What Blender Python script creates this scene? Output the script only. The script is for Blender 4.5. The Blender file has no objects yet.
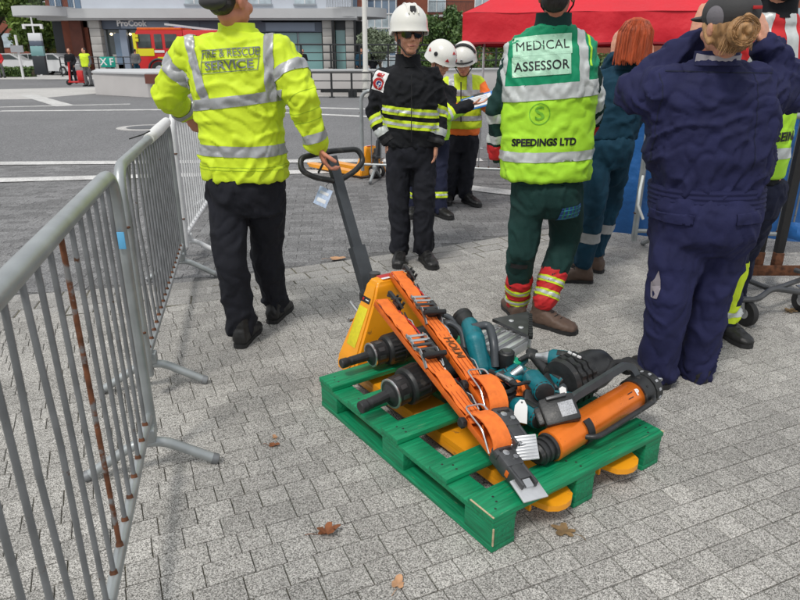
import bpy, bmesh, math, random
import numpy as np
from mathutils import Vector, Matrix, noise, Quaternion
from mathutils.bvhtree import BVHTree
V = Vector
R = math.radians
random.seed(7)
rng = np.random.default_rng(5)
S = bpy.context.scene
COL = S.collection

# ---------------------------------------------------------------- camera, sky, sun, exposure
HC, FPX, PITCH = 1.5, 650.0, math.atan(247 / 650.0)
cam_d = bpy.data.cameras.new('camera')
cam = bpy.data.objects.new('camera', cam_d)
COL.objects.link(cam)
cam.location = (0, 0, HC)
cam.rotation_euler = (R(90) - PITCH, 0, 0)
cam_d.sensor_width = 36
cam_d.lens = 36 * FPX / 800
cam_d.clip_start = .05
cam_d.clip_end = 2000
cam_d.dof.use_dof = True
cam_d.dof.focus_distance = 3.2
cam_d.dof.aperture_fstop = 9.0
S.camera = cam
world = bpy.data.worlds.new('World')
S.world = world
world.use_nodes = True
wn, wl = world.node_tree.nodes, world.node_tree.links
wn.clear()
wo = wn.new('ShaderNodeOutputWorld')
bg = wn.new('ShaderNodeBackground')
sky = wn.new('ShaderNodeTexSky')
sky.sky_type = 'NISHITA'
sky.sun_disc = False
SUN_EL, SUN_AZ = R(56), R(-150)      # azimuth measured from +Y towards +X
sky.sun_elevation = SUN_EL
sky.sun_rotation = SUN_AZ
sky.dust_density = 3.0
tc = wn.new('ShaderNodeTexCoord')
cn = wn.new('ShaderNodeTexNoise'); cn.inputs['Scale'].default_value = 2.2; cn.inputs['Detail'].default_value = 6
cr = wn.new('ShaderNodeValToRGB')
cr.color_ramp.elements[0].position = .2; cr.color_ramp.elements[0].color = (.72, .72, .72, 1)
cr.color_ramp.elements[1].position = .5; cr.color_ramp.elements[1].color = (.97, .97, .97, 1)
cc = wn.new('ShaderNodeTexNoise'); cc.inputs['Scale'].default_value = 3.4; cc.inputs['Detail'].default_value = 5
ccr = wn.new('ShaderNodeValToRGB')
ccr.color_ramp.elements[0].position = .3; ccr.color_ramp.elements[0].color = (8.2, 8.6, 9.2, 1)
ccr.color_ramp.elements[1].position = .7; ccr.color_ramp.elements[1].color = (13.0, 13.2, 13.4, 1)
mx = wn.new('ShaderNodeMix'); mx.data_type = 'RGBA'
wl.new(tc.outputs['Generated'], cn.inputs['Vector']); wl.new(tc.outputs['Generated'], cc.inputs['Vector'])
wl.new(cn.outputs['Fac'], cr.inputs['Fac']); wl.new(cc.outputs['Fac'], ccr.inputs['Fac'])
wl.new(cr.outputs['Color'], mx.inputs[0]); wl.new(sky.outputs['Color'], mx.inputs[6]); wl.new(ccr.outputs['Color'], mx.inputs[7])
wl.new(mx.outputs[2], bg.inputs['Color'])
bg.inputs['Strength'].default_value = .078
wl.new(bg.outputs['Background'], wo.inputs['Surface'])
sd = bpy.data.lights.new('sun', 'SUN')
sun = bpy.data.objects.new('sun', sd)
COL.objects.link(sun)
sd.energy = 2.1
sd.angle = R(11)
sd.color = (1, .96, .9)
sdir = V((math.sin(SUN_AZ) * math.cos(SUN_EL), math.cos(SUN_AZ) * math.cos(SUN_EL), math.sin(SUN_EL)))
sun.rotation_euler = sdir.to_track_quat('Z', 'Y').to_euler()
S.view_settings.view_transform = 'Standard'
S.view_settings.look = 'None'
S.view_settings.gamma = 1
S.view_settings.exposure = 0.0
S.render.engine = 'CYCLES'

# ---------------------------------------------------------------- helpers: places
CP, SP = math.cos(PITCH), math.sin(PITCH)
def ray(px, py):
    a = (px - 400) / FPX; b = -(py - 300) / FPX
    return V((a, CP + b * SP, -SP + b * CP))
def W(px, py, Y):                       # the point at distance Y
    d = ray(px, py); return V((0, 0, HC)) + d * (Y / d.y)
def P(px, py, z=0.0):                   # the point at height z
    d = ray(px, py); return V((0, 0, HC)) + d * ((z - HC) / d.z)

# ---------------------------------------------------------------- helpers: materials
MATS = {}
def srgb(r, g, b):
    f = lambda c: ((c / 255 + .055) / 1.055) ** 2.4 if c > 10 else c / 255 / 12.92
    return (f(r), f(g), f(b), 1)
def mat(name, col, rough=.6, metal=0., nz=None, bump=None, spec=.5, emit=None, trans=0, coat=0, stretch=None, spots=None, sheen=0, rot=0):
    """nz=(scale, amount, detail) varies the colour; bump=(scale, distance[, detail]); spots=(scale, threshold, colour)"""
    if name in MATS: return MATS[name]
    m = bpy.data.materials.new(name); m.use_nodes = True
    n, l = m.node_tree.nodes, m.node_tree.links
    b = n['Principled BSDF']
    if len(col) == 3: col = (*col, 1)
    b.inputs['Base Color'].default_value = col
    b.inputs['Roughness'].default_value = rough
    b.inputs['Metallic'].default_value = metal
    b.inputs['Specular IOR Level'].default_value = spec
    if coat: b.inputs['Coat Weight'].default_value = coat
    if sheen: b.inputs['Sheen Weight'].default_value = sheen
    if trans: b.inputs['Transmission Weight'].default_value = trans
    if emit: b.inputs['Emission Color'].default_value = (*emit[:3], 1); b.inputs['Emission Strength'].default_value = emit[3]
    t = n.new('ShaderNodeTexCoord'); vec = t.outputs['Object']
    if stretch:
        mp = n.new('ShaderNodeMapping'); mp.vector_type = 'TEXTURE'; mp.inputs['Scale'].default_value = [1 / q for q in stretch]; mp.inputs['Rotation'].default_value = (0, 0, rot)
        l.new(vec, mp.inputs['Vector']); vec = mp.outputs['Vector']
    out = None
    if nz:
        x = n.new('ShaderNodeTexNoise'); x.inputs['Scale'].default_value = nz[0]; x.inputs['Detail'].default_value = nz[2] if len(nz) > 2 else 4
        l.new(vec, x.inputs['Vector'])
        mr = n.new('ShaderNodeMapRange'); mr.inputs['From Min'].default_value = .3; mr.inputs['From Max'].default_value = .7
        mr.inputs['To Min'].default_value = 1 - nz[1]; mr.inputs['To Max'].default_value = 1 + nz[1]
        l.new(x.outputs['Fac'], mr.inputs['Value'])
        h = n.new('ShaderNodeVectorMath'); h.operation = 'SCALE'; h.inputs[0].default_value = col[:3]
        l.new(mr.outputs['Result'], h.inputs['Scale']); out = h.outputs['Vector']
        rr = n.new('ShaderNodeMapRange'); rr.inputs['To Min'].default_value = max(0, rough - .1); rr.inputs['To Max'].default_value = min(1, rough + .1)
        l.new(x.outputs['Fac'], rr.inputs['Value']); l.new(rr.outputs['Result'], b.inputs['Roughness'])
    if spots:
        x = n.new('ShaderNodeTexNoise'); x.inputs['Scale'].default_value = spots[0]; x.inputs['Detail'].default_value = 6; x.inputs['Roughness'].default_value = .65
        l.new(vec, x.inputs['Vector'])
        r = n.new('ShaderNodeValToRGB'); r.color_ramp.elements[0].position = spots[1]; r.color_ramp.elements[1].position = spots[1] + .06
        l.new(x.outputs['Fac'], r.inputs['Fac'])
        k = n.new('ShaderNodeMix'); k.data_type = 'RGBA'
        l.new(r.outputs['Color'], k.inputs[0])
        if out: l.new(out, k.inputs[6])
        else: k.inputs[6].default_value = col
        k.inputs[7].default_value = (*spots[2][:3], 1); out = k.outputs[2]
    if out: l.new(out, b.inputs['Base Color'])
    if bump:
        x = n.new('ShaderNodeTexNoise'); x.inputs['Scale'].default_value = bump[0]; x.inputs['Detail'].default_value = bump[2] if len(bump) > 2 else 4
        l.new(vec, x.inputs['Vector'])
        u = n.new('ShaderNodeBump'); u.inputs['Distance'].default_value = bump[1]; u.inputs['Strength'].default_value = 1
        l.new(x.outputs['Fac'], u.inputs['Height']); l.new(u.outputs['Normal'], b.inputs['Normal'])
    MATS[name] = m
    return m

def speckle(name, dark, mid, light, scale, stain=.12, rnd=.12, brick=None, joint=None, rough=.85, bias=.5, macro=1.1, fine=.002):
    """granite aggregate: voronoi grains + stains; brick=(w,h,angle) adds tight flush joints far away"""
    m = bpy.data.materials.new(name); m.use_nodes = True
    n, l = m.node_tree.nodes, m.node_tree.links
    b = n['Principled BSDF']; b.inputs['Roughness'].default_value = rough; b.inputs['Specular IOR Level'].default_value = .3
    g = n.new('ShaderNodeNewGeometry')
    v = n.new('ShaderNodeTexVoronoi'); v.inputs['Scale'].default_value = scale; l.new(g.outputs['Position'], v.inputs['Vector'])
    sep = n.new('ShaderNodeSeparateColor'); l.new(v.outputs['Color'], sep.inputs['Color'])
    r = n.new('ShaderNodeValToRGB'); e = r.color_ramp.elements
    e[0].position = .12; e[0].color = (*dark, 1); e[1].position = .92; e[1].color = (*light, 1)
    q = e.new(bias); q.color = (*mid, 1)
    l.new(sep.outputs['Red'], r.inputs['Fac'])
    x = n.new('ShaderNodeTexNoise'); x.inputs['Scale'].default_value = macro; x.inputs['Detail'].default_value = 8; x.inputs['Roughness'].default_value = .6
    l.new(g.outputs['Position'], x.inputs['Vector'])
    mr = n.new('ShaderNodeMapRange'); mr.inputs['From Min'].default_value = .3; mr.inputs['From Max'].default_value = .7
    mr.inputs['To Min'].default_value = 1 - stain; mr.inputs['To Max'].default_value = 1 + stain
    l.new(x.outputs['Fac'], mr.inputs['Value'])
    at = n.new('ShaderNodeAttribute'); at.attribute_name = 'tone'
    oi = n.new('ShaderNodeObjectInfo')
    mo = n.new('ShaderNodeMath'); mo.operation = 'ADD'; l.new(at.outputs['Fac'], mo.inputs[0]); l.new(oi.outputs['Random'], mo.inputs[1])
    fr = n.new('ShaderNodeMath'); fr.operation = 'FRACT'; l.new(mo.outputs[0], fr.inputs[0])
    mr2 = n.new('ShaderNodeMapRange'); mr2.inputs['To Min'].default_value = 1 - rnd; mr2.inputs['To Max'].default_value = 1 + rnd
    l.new(fr.outputs[0], mr2.inputs['Value'])
    mm = n.new('ShaderNodeMath'); mm.operation = 'MULTIPLY'; l.new(mr.outputs['Result'], mm.inputs[0]); l.new(mr2.outputs['Result'], mm.inputs[1])
    fac = mm.outputs[0]
    if brick:
        mp = n.new('ShaderNodeMapping'); mp.inputs['Rotation'].default_value = (0, 0, -brick[2]); l.new(g.outputs['Position'], mp.inputs['Vector'])
        bt = n.new('ShaderNodeTexBrick'); bt.inputs['Scale'].default_value = 1; bt.inputs['Brick Width'].default_value = brick[0]; bt.inputs['Row Height'].default_value = brick[1]
        bt.inputs['Mortar Size'].default_value = .006; bt.inputs['Color1'].default_value = (1, 1, 1, 1); bt.inputs['Color2'].default_value = (.86, .86, .86, 1); bt.inputs['Mortar'].default_value = (.5, .5, .5, 1)
        l.new(mp.outputs['Vector'], bt.inputs['Vector'])
        m3 = n.new('ShaderNodeMath'); m3.operation = 'MULTIPLY'; l.new(fac, m3.inputs[0]); l.new(bt.outputs['Color'], m3.inputs[1]); fac = m3.outputs[0]
    h = n.new('ShaderNodeVectorMath'); h.operation = 'SCALE'; l.new(r.outputs['Color'], h.inputs[0]); l.new(fac, h.inputs['Scale'])
    l.new(h.outputs['Vector'], b.inputs['Base Color'])
    u = n.new('ShaderNodeBump'); u.inputs['Distance'].default_value = fine; u.inputs['Strength'].default_value = .6
    l.new(sep.outputs['Green'], u.inputs['Height']); l.new(u.outputs['Normal'], b.inputs['Normal'])
    MATS[name] = m
    return m

# ---------------------------------------------------------------- helpers: objects
def loc_of(p):
    v = V((0, 0, 0))
    while p is not None: v = v + p.location; p = p.parent
    return v
def link(name, me, parent=None):
    o = bpy.data.objects.new(name, me); COL.objects.link(o)
    if parent is not None: o.parent = parent
    return o
def tag(o, label=None, cat=None, group=None, kind=None):
    if label: o['label'] = label
    if cat: o['category'] = cat
    if group: o['group'] = group
    if kind: o['kind'] = kind
    return o
def thing(name, label, cat, loc=(0, 0, 0), group=None):
    o = bpy.data.objects.new(name, None); COL.objects.link(o); o.location = loc; o.empty_display_size = .1
    return tag(o, label, cat, group)
def copy_tree(o, parent=None, loc=None, rz=None, label=None):
    c = o.copy(); COL.objects.link(c)
    if parent is not None: c.parent = parent
    if loc is not None: c.location = loc
    if rz is not None: c.rotation_euler = (0, 0, rz)
    if label: c['label'] = label
    for ch in list(o.children): copy_tree(ch, c)
    return c
def axes(z, xhint=(0, 0, 1)):
    """matrix whose Z axis runs along z and whose X axis is as near xhint as it can be"""
    z = V(z).normalized(); x = V(xhint); x = x - z * x.dot(z)
    if x.length < 1e-4: x = V((1, 0, 0)) - z * z.x
    if x.length < 1e-4: x = V((0, 1, 0))
    x.normalize(); y = z.cross(x)
    return Matrix((x, y, z)).transposed().to_4x4()
def TR(loc, m=None):
    return Matrix.Translation(V(loc)) @ (m if m is not None else Matrix())
class M:
    """collects shapes into one mesh"""
    def __init__(s): s.v = []; s.f = []
    def add(s, vs, fs, mt=None):
        k = len(s.v)
        s.v += [tuple(mt @ V(p)) if mt is not None else tuple(p) for p in vs]
        s.f += [tuple(i + k for i in f) for f in fs]
        return s
    def box(s, size, c=(0, 0, 0), mt=None, bev=0.0):
        hx, hy, hz = size[0] / 2, size[1] / 2, size[2] / 2
        if bev <= 0:
            vs = [(c[0] + a * hx, c[1] + b * hy, c[2] + d * hz) for a in (-1, 1) for b in (-1, 1) for d in (-1, 1)]
            return s.add(vs, [(0, 1, 3, 2), (4, 6, 7, 5), (0, 4, 5, 1), (2, 3, 7, 6), (0, 2, 6, 4), (1, 5, 7, 3)], mt)
        bm = bmesh.new(); bmesh.ops.create_cube(bm, size=1)
        for v in bm.verts: v.co = V((v.co.x * size[0], v.co.y * size[1], v.co.z * size[2]))
        bmesh.ops.bevel(bm, geom=bm.edges[:], offset=min(bev, min(size) * .45), segments=2, affect='EDGES', profile=.5)
        for v in bm.verts: v.co += V(c)
        return s.bm(bm, mt)
    def bm(s, bm, mt=None):
        bm.verts.index_update()
        s.add([v.co[:] for v in bm.verts], [[v.index for v in f.verts] for f in bm.faces], mt); bm.free(); return s
    def lathe(s, prof, mt=None, seg=20, ribs=None):
        """prof: [(z, r)]; ribs=(count, depth, z0, z1) cuts flutes round the part between z0 and z1"""
        vs, fs = [], []
        for z, r in prof:
            for k in range(seg):
                a = 2 * math.pi * k / seg; rr = r
                if ribs and ribs[2] <= z <= ribs[3] and (k * ribs[0] * 2 // seg) % 2: rr = r - ribs[1]
                vs.append((rr * math.cos(a), rr * math.sin(a), z))
        n = len(prof)
        for i in range(n - 1):
            for k in range(seg):
                q = (k + 1) % seg; fs.append((i * seg + k, i * seg + q, (i + 1) * seg + q, (i + 1) * seg + k))
        fs.append(tuple(range(seg - 1, -1, -1))); fs.append(tuple((n - 1) * seg + k for k in range(seg)))
        return s.add(vs, fs, mt)
    def cyl(s, p0, p1, r0, r1=None, seg=14):
        r1 = r0 if r1 is None else r1; p0 = V(p0); p1 = V(p1)
        return s.lathe([(0, r0), ((p1 - p0).length, r1)], TR(p0, axes(p1 - p0)), seg)
    def tube(s, pts, r, seg=10, closed=False, flat=None, hint=None):
        """round (or flat=(w,h) rectangular) tube along points"""
        pts = [V(p) for p in pts]; n = len(pts); vs, fs = [], []
        prev = None
        for i in range(n):
            a = pts[(i - 1) % n] if (closed or i > 0) else pts[i]
            b = pts[(i + 1) % n] if (closed or i < n - 1) else pts[i]
            t = (b - a).normalized()
            if prev is None:
                x = V(hint) if hint else (V((0, 0, 1)) if abs(t.z) < .9 else V((1, 0, 0)))
            else: x = prev
            x = (x - t * x.dot(t)).normalized(); prev = x; y = t.cross(x)
            if flat:
                w, h = flat[0] / 2, flat[1] / 2
                for q, e in ((-1, -1), (1, -1), (1, 1), (-1, 1)): vs.append(pts[i] + x * (q * h) + y * (e * w))
            else:
                rr = r[i] if isinstance(r, (list, tuple)) else r
                for k in range(seg):
                    an = 2 * math.pi * k / seg; vs.append(pts[i] + x * (rr * math.cos(an)) + y * (rr * math.sin(an)))
        sg = 4 if flat else seg
        for i in range(n if closed else n - 1):
            j = (i + 1) % n
            for k in range(sg):
                q = (k + 1) % sg; fs.append((i * sg + k, i * sg + q, j * sg + q, j * sg + k))
        if not closed:
            fs.append(tuple(range(sg - 1, -1, -1))); fs.append(tuple((n - 1) * sg + k for k in range(sg)))
        return s.add(vs, fs)
    def prism(s, out, h, mt=None):
        n = len(out)
        vs = [(x, y, 0) for x, y in out] + [(x, y, h) for x, y in out]
        fs = [tuple(range(n - 1, -1, -1)), tuple(range(n, 2 * n))] + [(i, (i + 1) % n, n + (i + 1) % n, n + i) for i in range(n)]
        return s.add(vs, fs, mt)
    def ell(s, c, r, mt=None, seg=14, rings=9):
        vs, fs = [], []
        for i in range(rings + 1):
            t = math.pi * i / rings
            for k in range(seg):
                a = 2 * math.pi * k / seg
                vs.append((r[0] * math.sin(t) * math.cos(a), r[1] * math.sin(t) * math.sin(a), -r[2] * math.cos(t)))
        for i in range(rings):
            for k in range(seg):
                q = (k + 1) % seg; fs.append((i * seg + k, i * seg + q, (i + 1) * seg + q, (i + 1) * seg + k))
        return s.add(vs, fs, TR(c, mt))
    def cap(s, p0, p1, r0, r1=None, seg=12):
        """tapered capsule"""
        r1 = r0 if r1 is None else r1; p0 = V(p0); p1 = V(p1); L = (p1 - p0).length
        if L < 1e-5: return s.ell(p0, (r0, r0, r0))
        pr = []
        for t in (90, 65, 40, 15): pr.append((-r0 * math.sin(R(t)), max(1e-4, r0 * math.cos(R(t)))))
        for t in (15, 40, 65, 90): pr.append((L + r1 * math.sin(R(t)), max(1e-4, r1 * math.cos(R(t)))))
        return s.lathe(pr, TR(p0, axes(p1 - p0)), seg)
    def loft(s, secs, seg=20, n=2.3, mt=None):
        """secs: (centre, rx, ry, yaw) ellipses in level planes, or (centre, rx, ry, matrix3)"""
        vs, fs = [], []
        for c, rx, ry, yaw in secs:
            q = Matrix.Rotation(yaw, 3, 'Z') if isinstance(yaw, (int, float)) else yaw
            for k in range(seg):
                a = 2 * math.pi * k / seg; ca, sa = math.cos(a), math.sin(a)
                x = rx * abs(ca) ** (2 / n) * (1 if ca >= 0 else -1); y = ry * abs(sa) ** (2 / n) * (1 if sa >= 0 else -1)
                vs.append(V(c) + q @ V((x, y, 0)))
        m = len(secs)
        for i in range(m - 1):
            for k in range(seg):
                q = (k + 1) % seg; fs.append((i * seg + k, i * seg + q, (i + 1) * seg + q, (i + 1) * seg + k))
        fs.append(tuple(range(seg - 1, -1, -1))); fs.append(tuple((m - 1) * seg + k for k in range(seg)))
        return s.add(vs, fs, mt)
    def mesh(s, name, off=V((0, 0, 0)), fix=True):
        me = bpy.data.meshes.new(name)
        me.from_pydata([(p[0] - off.x, p[1] - off.y, p[2] - off.z) for p in s.v], [], s.f)
        if fix:
            bm = bmesh.new(); bm.from_mesh(me); bmesh.ops.recalc_face_normals(bm, faces=bm.faces); bm.to_mesh(me); bm.free()
        return me
    def build(s, name, m, parent=None, smooth=35, fix=True):
        me = s.mesh(name, loc_of(parent) if parent is not None else V((0, 0, 0)), fix)
        me.materials.append(m)
        if smooth:
            me.polygons.foreach_set('use_smooth', [True] * len(me.polygons)); me.set_sharp_from_angle(angle=R(smooth))
        return link(name, me, parent)
    def clay(s, name, m, parent, voxel=.012, it=5, fac=.5, fn=None):
        """fuse everything into one soft surface (cloth, flesh)"""
        off = loc_of(parent)
        me = s.mesh('tmp', off)
        o = bpy.data.objects.new('tmp', me); COL.objects.link(o)
        r = o.modifiers.new('r', 'REMESH'); r.mode = 'VOXEL'; r.voxel_size = voxel
        k = o.modifiers.new('s', 'SMOOTH'); k.factor = fac; k.iterations = it
        dg = bpy.context.evaluated_depsgraph_get()
        out = bpy.data.meshes.new_from_object(o.evaluated_get(dg))
        bpy.data.objects.remove(o); bpy.data.meshes.remove(me)
        if fn:
            nn = np.zeros(len(out.vertices) * 3); out.vertices.foreach_get('normal', nn); nn = nn.reshape(-1, 3)
            co = np.zeros(len(out.vertices) * 3); out.vertices.foreach_get('co', co); co = co.reshape(-1, 3)
            d = np.array([fn(V(p)) for p in co]); co += nn * d[:, None]
            out.vertices.foreach_set('co', co.ravel())
        out.materials.clear(); out.materials.append(m); out.name = name
        out.polygons.foreach_set('use_smooth', [True] * len(out.polygons))
        out.update()
        return link(name, out, parent)

def arc(pts, rad, n=5):
    """round the corners of a polyline"""
    pts = [V(p) for p in pts]; out = [pts[0]]
    for i in range(1, len(pts) - 1):
        a, b, c = pts[i - 1], pts[i], pts[i + 1]
        d1 = (a - b); d2 = (c - b); k = min(rad, d1.length * .48, d2.length * .48)
        p, q = b + d1.normalized() * k, b + d2.normalized() * k
        for j in range(n + 1):
            t = j / n; out.append(p * (1 - t) ** 2 + b * (2 * t * (1 - t)) + q * t * t)
    return out + [pts[-1]]
def skin_patch(src, name, m, planes=(), off=.003, keep=None, thick=.0, parent=None):
    """a piece of cloth lying on another: the source surface cut by planes (co, no: the side against no stays) and lifted"""
    bm = bmesh.new(); bm.from_mesh(src.data)
    for co, no in planes:
        bmesh.ops.bisect_plane(bm, geom=bm.verts[:] + bm.edges[:] + bm.faces[:], plane_co=co, plane_no=no, clear_outer=True)
    if keep:
        kill = [f for f in bm.faces if not keep(f.calc_center_median(), f.normal)]
        bmesh.ops.delete(bm, geom=kill, context='FACES')
    bm.normal_update()
    for v in bm.verts: v.co += v.normal * off
    if len(bm.faces) == 0: bm.free(); return None
    if thick:
        r = bmesh.ops.extrude_face_region(bm, geom=bm.faces[:])
        for v in [g for g in r['geom'] if isinstance(g, bmesh.types.BMVert)]: v.co += v.normal * thick
    me = bpy.data.meshes.new(name); bm.to_mesh(me); bm.free()
    me.materials.clear(); me.materials.append(m)
    me.polygons.foreach_set('use_smooth', [True] * len(me.polygons))
    return link(name, me, parent or src)
def bvh(o): 
    return BVHTree.FromPolygons([v.co.copy() for v in o.data.vertices], [p.vertices[:] for p in o.data.polygons])
def text_mesh(txt, size, ext=0.0, bold=0.0, spacing=1.0):
    cu = bpy.data.curves.new('t', 'FONT'); cu.body = txt; cu.size = size; cu.align_x = 'CENTER'; cu.align_y = 'CENTER'
    cu.extrude = ext; cu.offset = bold; cu.resolution_u = 3; cu.space_character = spacing
    o = bpy.data.objects.new('t', cu); COL.objects.link(o)
    me = bpy.data.meshes.new_from_object(o.evaluated_get(bpy.context.evaluated_depsgraph_get()))
    bpy.data.objects.remove(o); return me
def lettering(txt, size, mt, m, parent, ext=.001, bold=0., sx=1., name='lettering'):
    """flat letters on a flat face: mt places them (X right, Y up, Z out)"""
    me = text_mesh(txt, size, ext, bold); off = loc_of(parent)
    for v in me.vertices: v.co = mt @ V((v.co.x * sx, v.co.y, v.co.z)) - off
    me.materials.clear(); me.materials.append(m); return link(name, me, parent)
def project(me, tree, o, U, Vv, D, lift, sx=1.):
    """wrap flat geometry (x,y) on a surface looking along D"""
    U, Vv, D = V(U), V(Vv), V(D).normalized()
    bm = bmesh.new(); bm.from_mesh(me)
    bmesh.ops.triangulate(bm, faces=bm.faces)
    for th_ in (.03, .014): bmesh.ops.subdivide_edges(bm, edges=[e for e in bm.edges if e.calc_length() > th_], cuts=1)
    bmesh.ops.triangulate(bm, faces=[f for f in bm.faces if len(f.verts) > 4])
    bm.to_mesh(me); bm.free()
    last = None
    for v in me.vertices:
        p = V(o) + U * (v.co.x * sx) + Vv * v.co.y - D * .5
        h = tree.ray_cast(p, D, 1.2)
        if h[0] is not None: last = (h[0] - p).dot(D)
        v.co = p + D * ((last if last else .5) - lift)
    return me
def decal(me, name, m, tree, o, U, Vv, D, lift, parent, sx=1.):
    project(me, tree, o, U, Vv, D, lift, sx); me.materials.clear(); me.materials.append(m); return link(name, me, parent)
def grid_me(x0, x1, y0, y1, nx=8, ny=8, fn=None):
    vs = [(x0 + (x1 - x0) * i / nx, y0 + (y1 - y0) * j / ny, 0) for j in range(ny + 1) for i in range(nx + 1)]
    fs = [(j * (nx + 1) + i, j * (nx + 1) + i + 1, (j + 1) * (nx + 1) + i + 1, (j + 1) * (nx + 1) + i) for j in range(ny) for i in range(nx)]
    me = bpy.data.meshes.new('g'); me.from_pydata(vs, [], fs); return me
# ================================================================ MATERIALS
K = lambda n: MATS[n]
mat('galv', (.36, .385, .39), .42, .55, nz=(9, .16, 6), bump=(60, .0006), spots=(14, .66, (.22, .22, .22)))
mat('galv_white', (.66, .67, .68), .45, .1, nz=(9, .1, 6), bump=(60, .0006))
mat('galv_dark', (.225, .235, .245), .5, .5, nz=(12, .2, 5), bump=(60, .0006), spots=(25, .64, (.11, .05, .025)))
mat('rust', (.125, .05, .024), .85, .2, nz=(30, .6, 6), bump=(90, .001))
mat('rusty_bar', (.15, .055, .024), .8, .2, nz=(30, .5, 6), bump=(90, .001), spots=(11, .56, (.2, .2, .2)))
mat('green_paint', (.0, .215, .088), .5, 0, nz=(6, .28, 8), bump=(7, .004, 8), stretch=(1.2, 14, 14), rot=R(34.7), spots=(10, .635, (.12, .27, .14)))
mat('green_wood', (.0, .20, .085), .55, 0, nz=(6, .3, 8), bump=(7, .004, 8), stretch=(14, 1.2, 14), rot=R(34.7), spots=(8, .665, (.28, .33, .2)))
mat('raw_wood', (.5, .4, .25), .8, 0, nz=(30, .2))
mat('yellow_paint', (.86, .34, .01), .38, 0, nz=(6, .08, 5), bump=(30, .0005), spots=(16, .64, (.40, .17, .03)), coat=.15)
mat('orange', (.66, .13, .012), .45, 0.1, nz=(14, .18, 6), bump=(60, .0006), spots=(24, .66, (.25, .07, .02)))
mat('orange_metal', (.86, .20, .018), .3, .45, nz=(10, .12, 5), bump=(60, .0004), spots=(30, .66, (.45, .10, .02)))
mat('orange_web', (.82, .18, .024), .75, 0, nz=(30, .16, 6), bump=(55, .003, 6), spots=(16, .70, (.42, .10, .02)))
mat('steel', (.55, .56, .57), .3, .9, nz=(15, .12), bump=(50, .0004))
mat('alu', (.66, .67, .68), .38, .75, nz=(20, .1), bump=(80, .0004), spots=(30, .66, (.3, .3, .3)))
mat('dark_steel', (.09, .092, .096), .4, .6, nz=(20, .2), bump=(80, .0005))
mat('black', (.018, .019, .02), .45, 0, nz=(25, .3), bump=(120, .0008), spots=(22, .60, (.055, .052, .048)))
mat('rubber', (.014, .014, .015), .65, 0, nz=(20, .25), bump=(150, .0008))
mat('handle_grey', (.055, .062, .07), .42, .2, nz=(14, .15), bump=(90, .0005))
mat('teal', (.0, .14, .175), .42, 0, nz=(16, .25), bump=(120, .0008), spots=(28, .63, (.02, .06, .07)))
mat('teal_green', (.0, .30, .16), .42, 0, nz=(16, .12), bump=(160, .0005))
mat('red_part', (.45, .012, .014), .45, 0, nz=(10, .12))
mat('white_plain', (.75, .75, .74), .55, 0, nz=(10, .05))
mat('paper', (.72, .74, .76), .6, 0, nz=(50, .06))
mat('paper_blue', (.45, .55, .72), .6, 0, nz=(60, .2))
mat('label_yellow', (.68, .60, .02), .5, 0, nz=(60, .1))
mat('sticker_grey', (.35, .36, .38), .5, 0, nz=(220, .35, 2))
mat('print_brown', (.16, .05, .01), .7)
mat('leaf_brown', (.24, .085, .03), .75, 0, nz=(30, .35, 5), bump=(60, .002))
mat('leaf_tan', (.46, .26, .14), .8, 0, nz=(40, .25, 5), bump=(60, .002))
mat('leaf_dry', (.2, .13, .06), .8, 0, nz=(40, .4, 5), bump=(60, .002))
mat('blue_sheet', (.02, .12, .36), .42, 0, nz=(4, .12), bump=(14, .012, 4))
mat('ink', (.01, .01, .012), .6)
mat('print_white', (.75, .75, .75), .6)
GR = speckle('granite', (.10, .096, .088), (.305, .295, .275), (.59, .573, .54), 380, bias=.45, stain=.15, rnd=.13, macro=1.6)
GR2 = speckle('granite_slab', (.17, .166, .158), (.30, .292, .278), (.44, .43, .41), 300, stain=.16, rnd=.16)
JB = speckle('joint_sand', (.04, .038, .028), (.10, .092, .068), (.18, .17, .12), 240, stain=.4, macro=5, rnd=0)
SETT = speckle('road_sett', (.10, .10, .102), (.175, .175, .178), (.26, .26, .26), 160, stain=.14, rnd=.2)
SETTB = speckle('road_joint', (.09, .09, .09), (.125, .125, .125), (.16, .16, .16), 160, rnd=0)
ASPH = speckle('asphalt', (.10, .10, .104), (.165, .167, .172), (.25, .25, .255), 90, stain=.12, rnd=0, macro=.35)
LIGHTP = speckle('pale_paving', (.36, .35, .34), (.46, .45, .435), (.56, .55, .53), 60, stain=.1, rnd=0, macro=.6)
LINE = speckle('white_stone', (.42, .42, .41), (.55, .545, .535), (.66, .655, .64), 90, stain=.22, rnd=.05, macro=3)

# ================================================================ GROUND
def sheet(name, pts, z, m, kind='structure', parent=None):
    me = bpy.data.meshes.new(name); me.from_pydata([(p[0], p[1], z) for p in pts], [], [tuple(range(len(pts)))])
    bm = bmesh.new(); bm.from_mesh(me); bmesh.ops.recalc_face_normals(bm, faces=bm.faces)
    for f in bm.faces:
        if f.normal.z < 0: f.normal_flip()
    bm.to_mesh(me); bm.free()
    me.materials.append(m); o = link(name, me, parent)
    if kind: o['kind'] = kind
    return o
E0, E1, E2, E3 = P(0, 296), P(193, 281), P(435, 247), P(504, 236)
EX = [-9.0, E0.x, E1.x, E2.x, E3.x, 7.0]
EY = [E0.y - .28 * (E0.x + 9.0), E0.y, E1.y, E2.y, E3.y, E3.y + .62 * (7 - E3.x)]
def edge_y(x): return float(np.interp(x, EX, EY))
sheet('ground', [(-600, -300), (600, -300), (600, 1000), (-600, 1000)], -.03, ASPH)
pav = sheet('pavement', [(x, y) for x, y in zip(EX, EY)] + [(7, -3), (-9, -3)], -.0065, JB)
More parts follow.
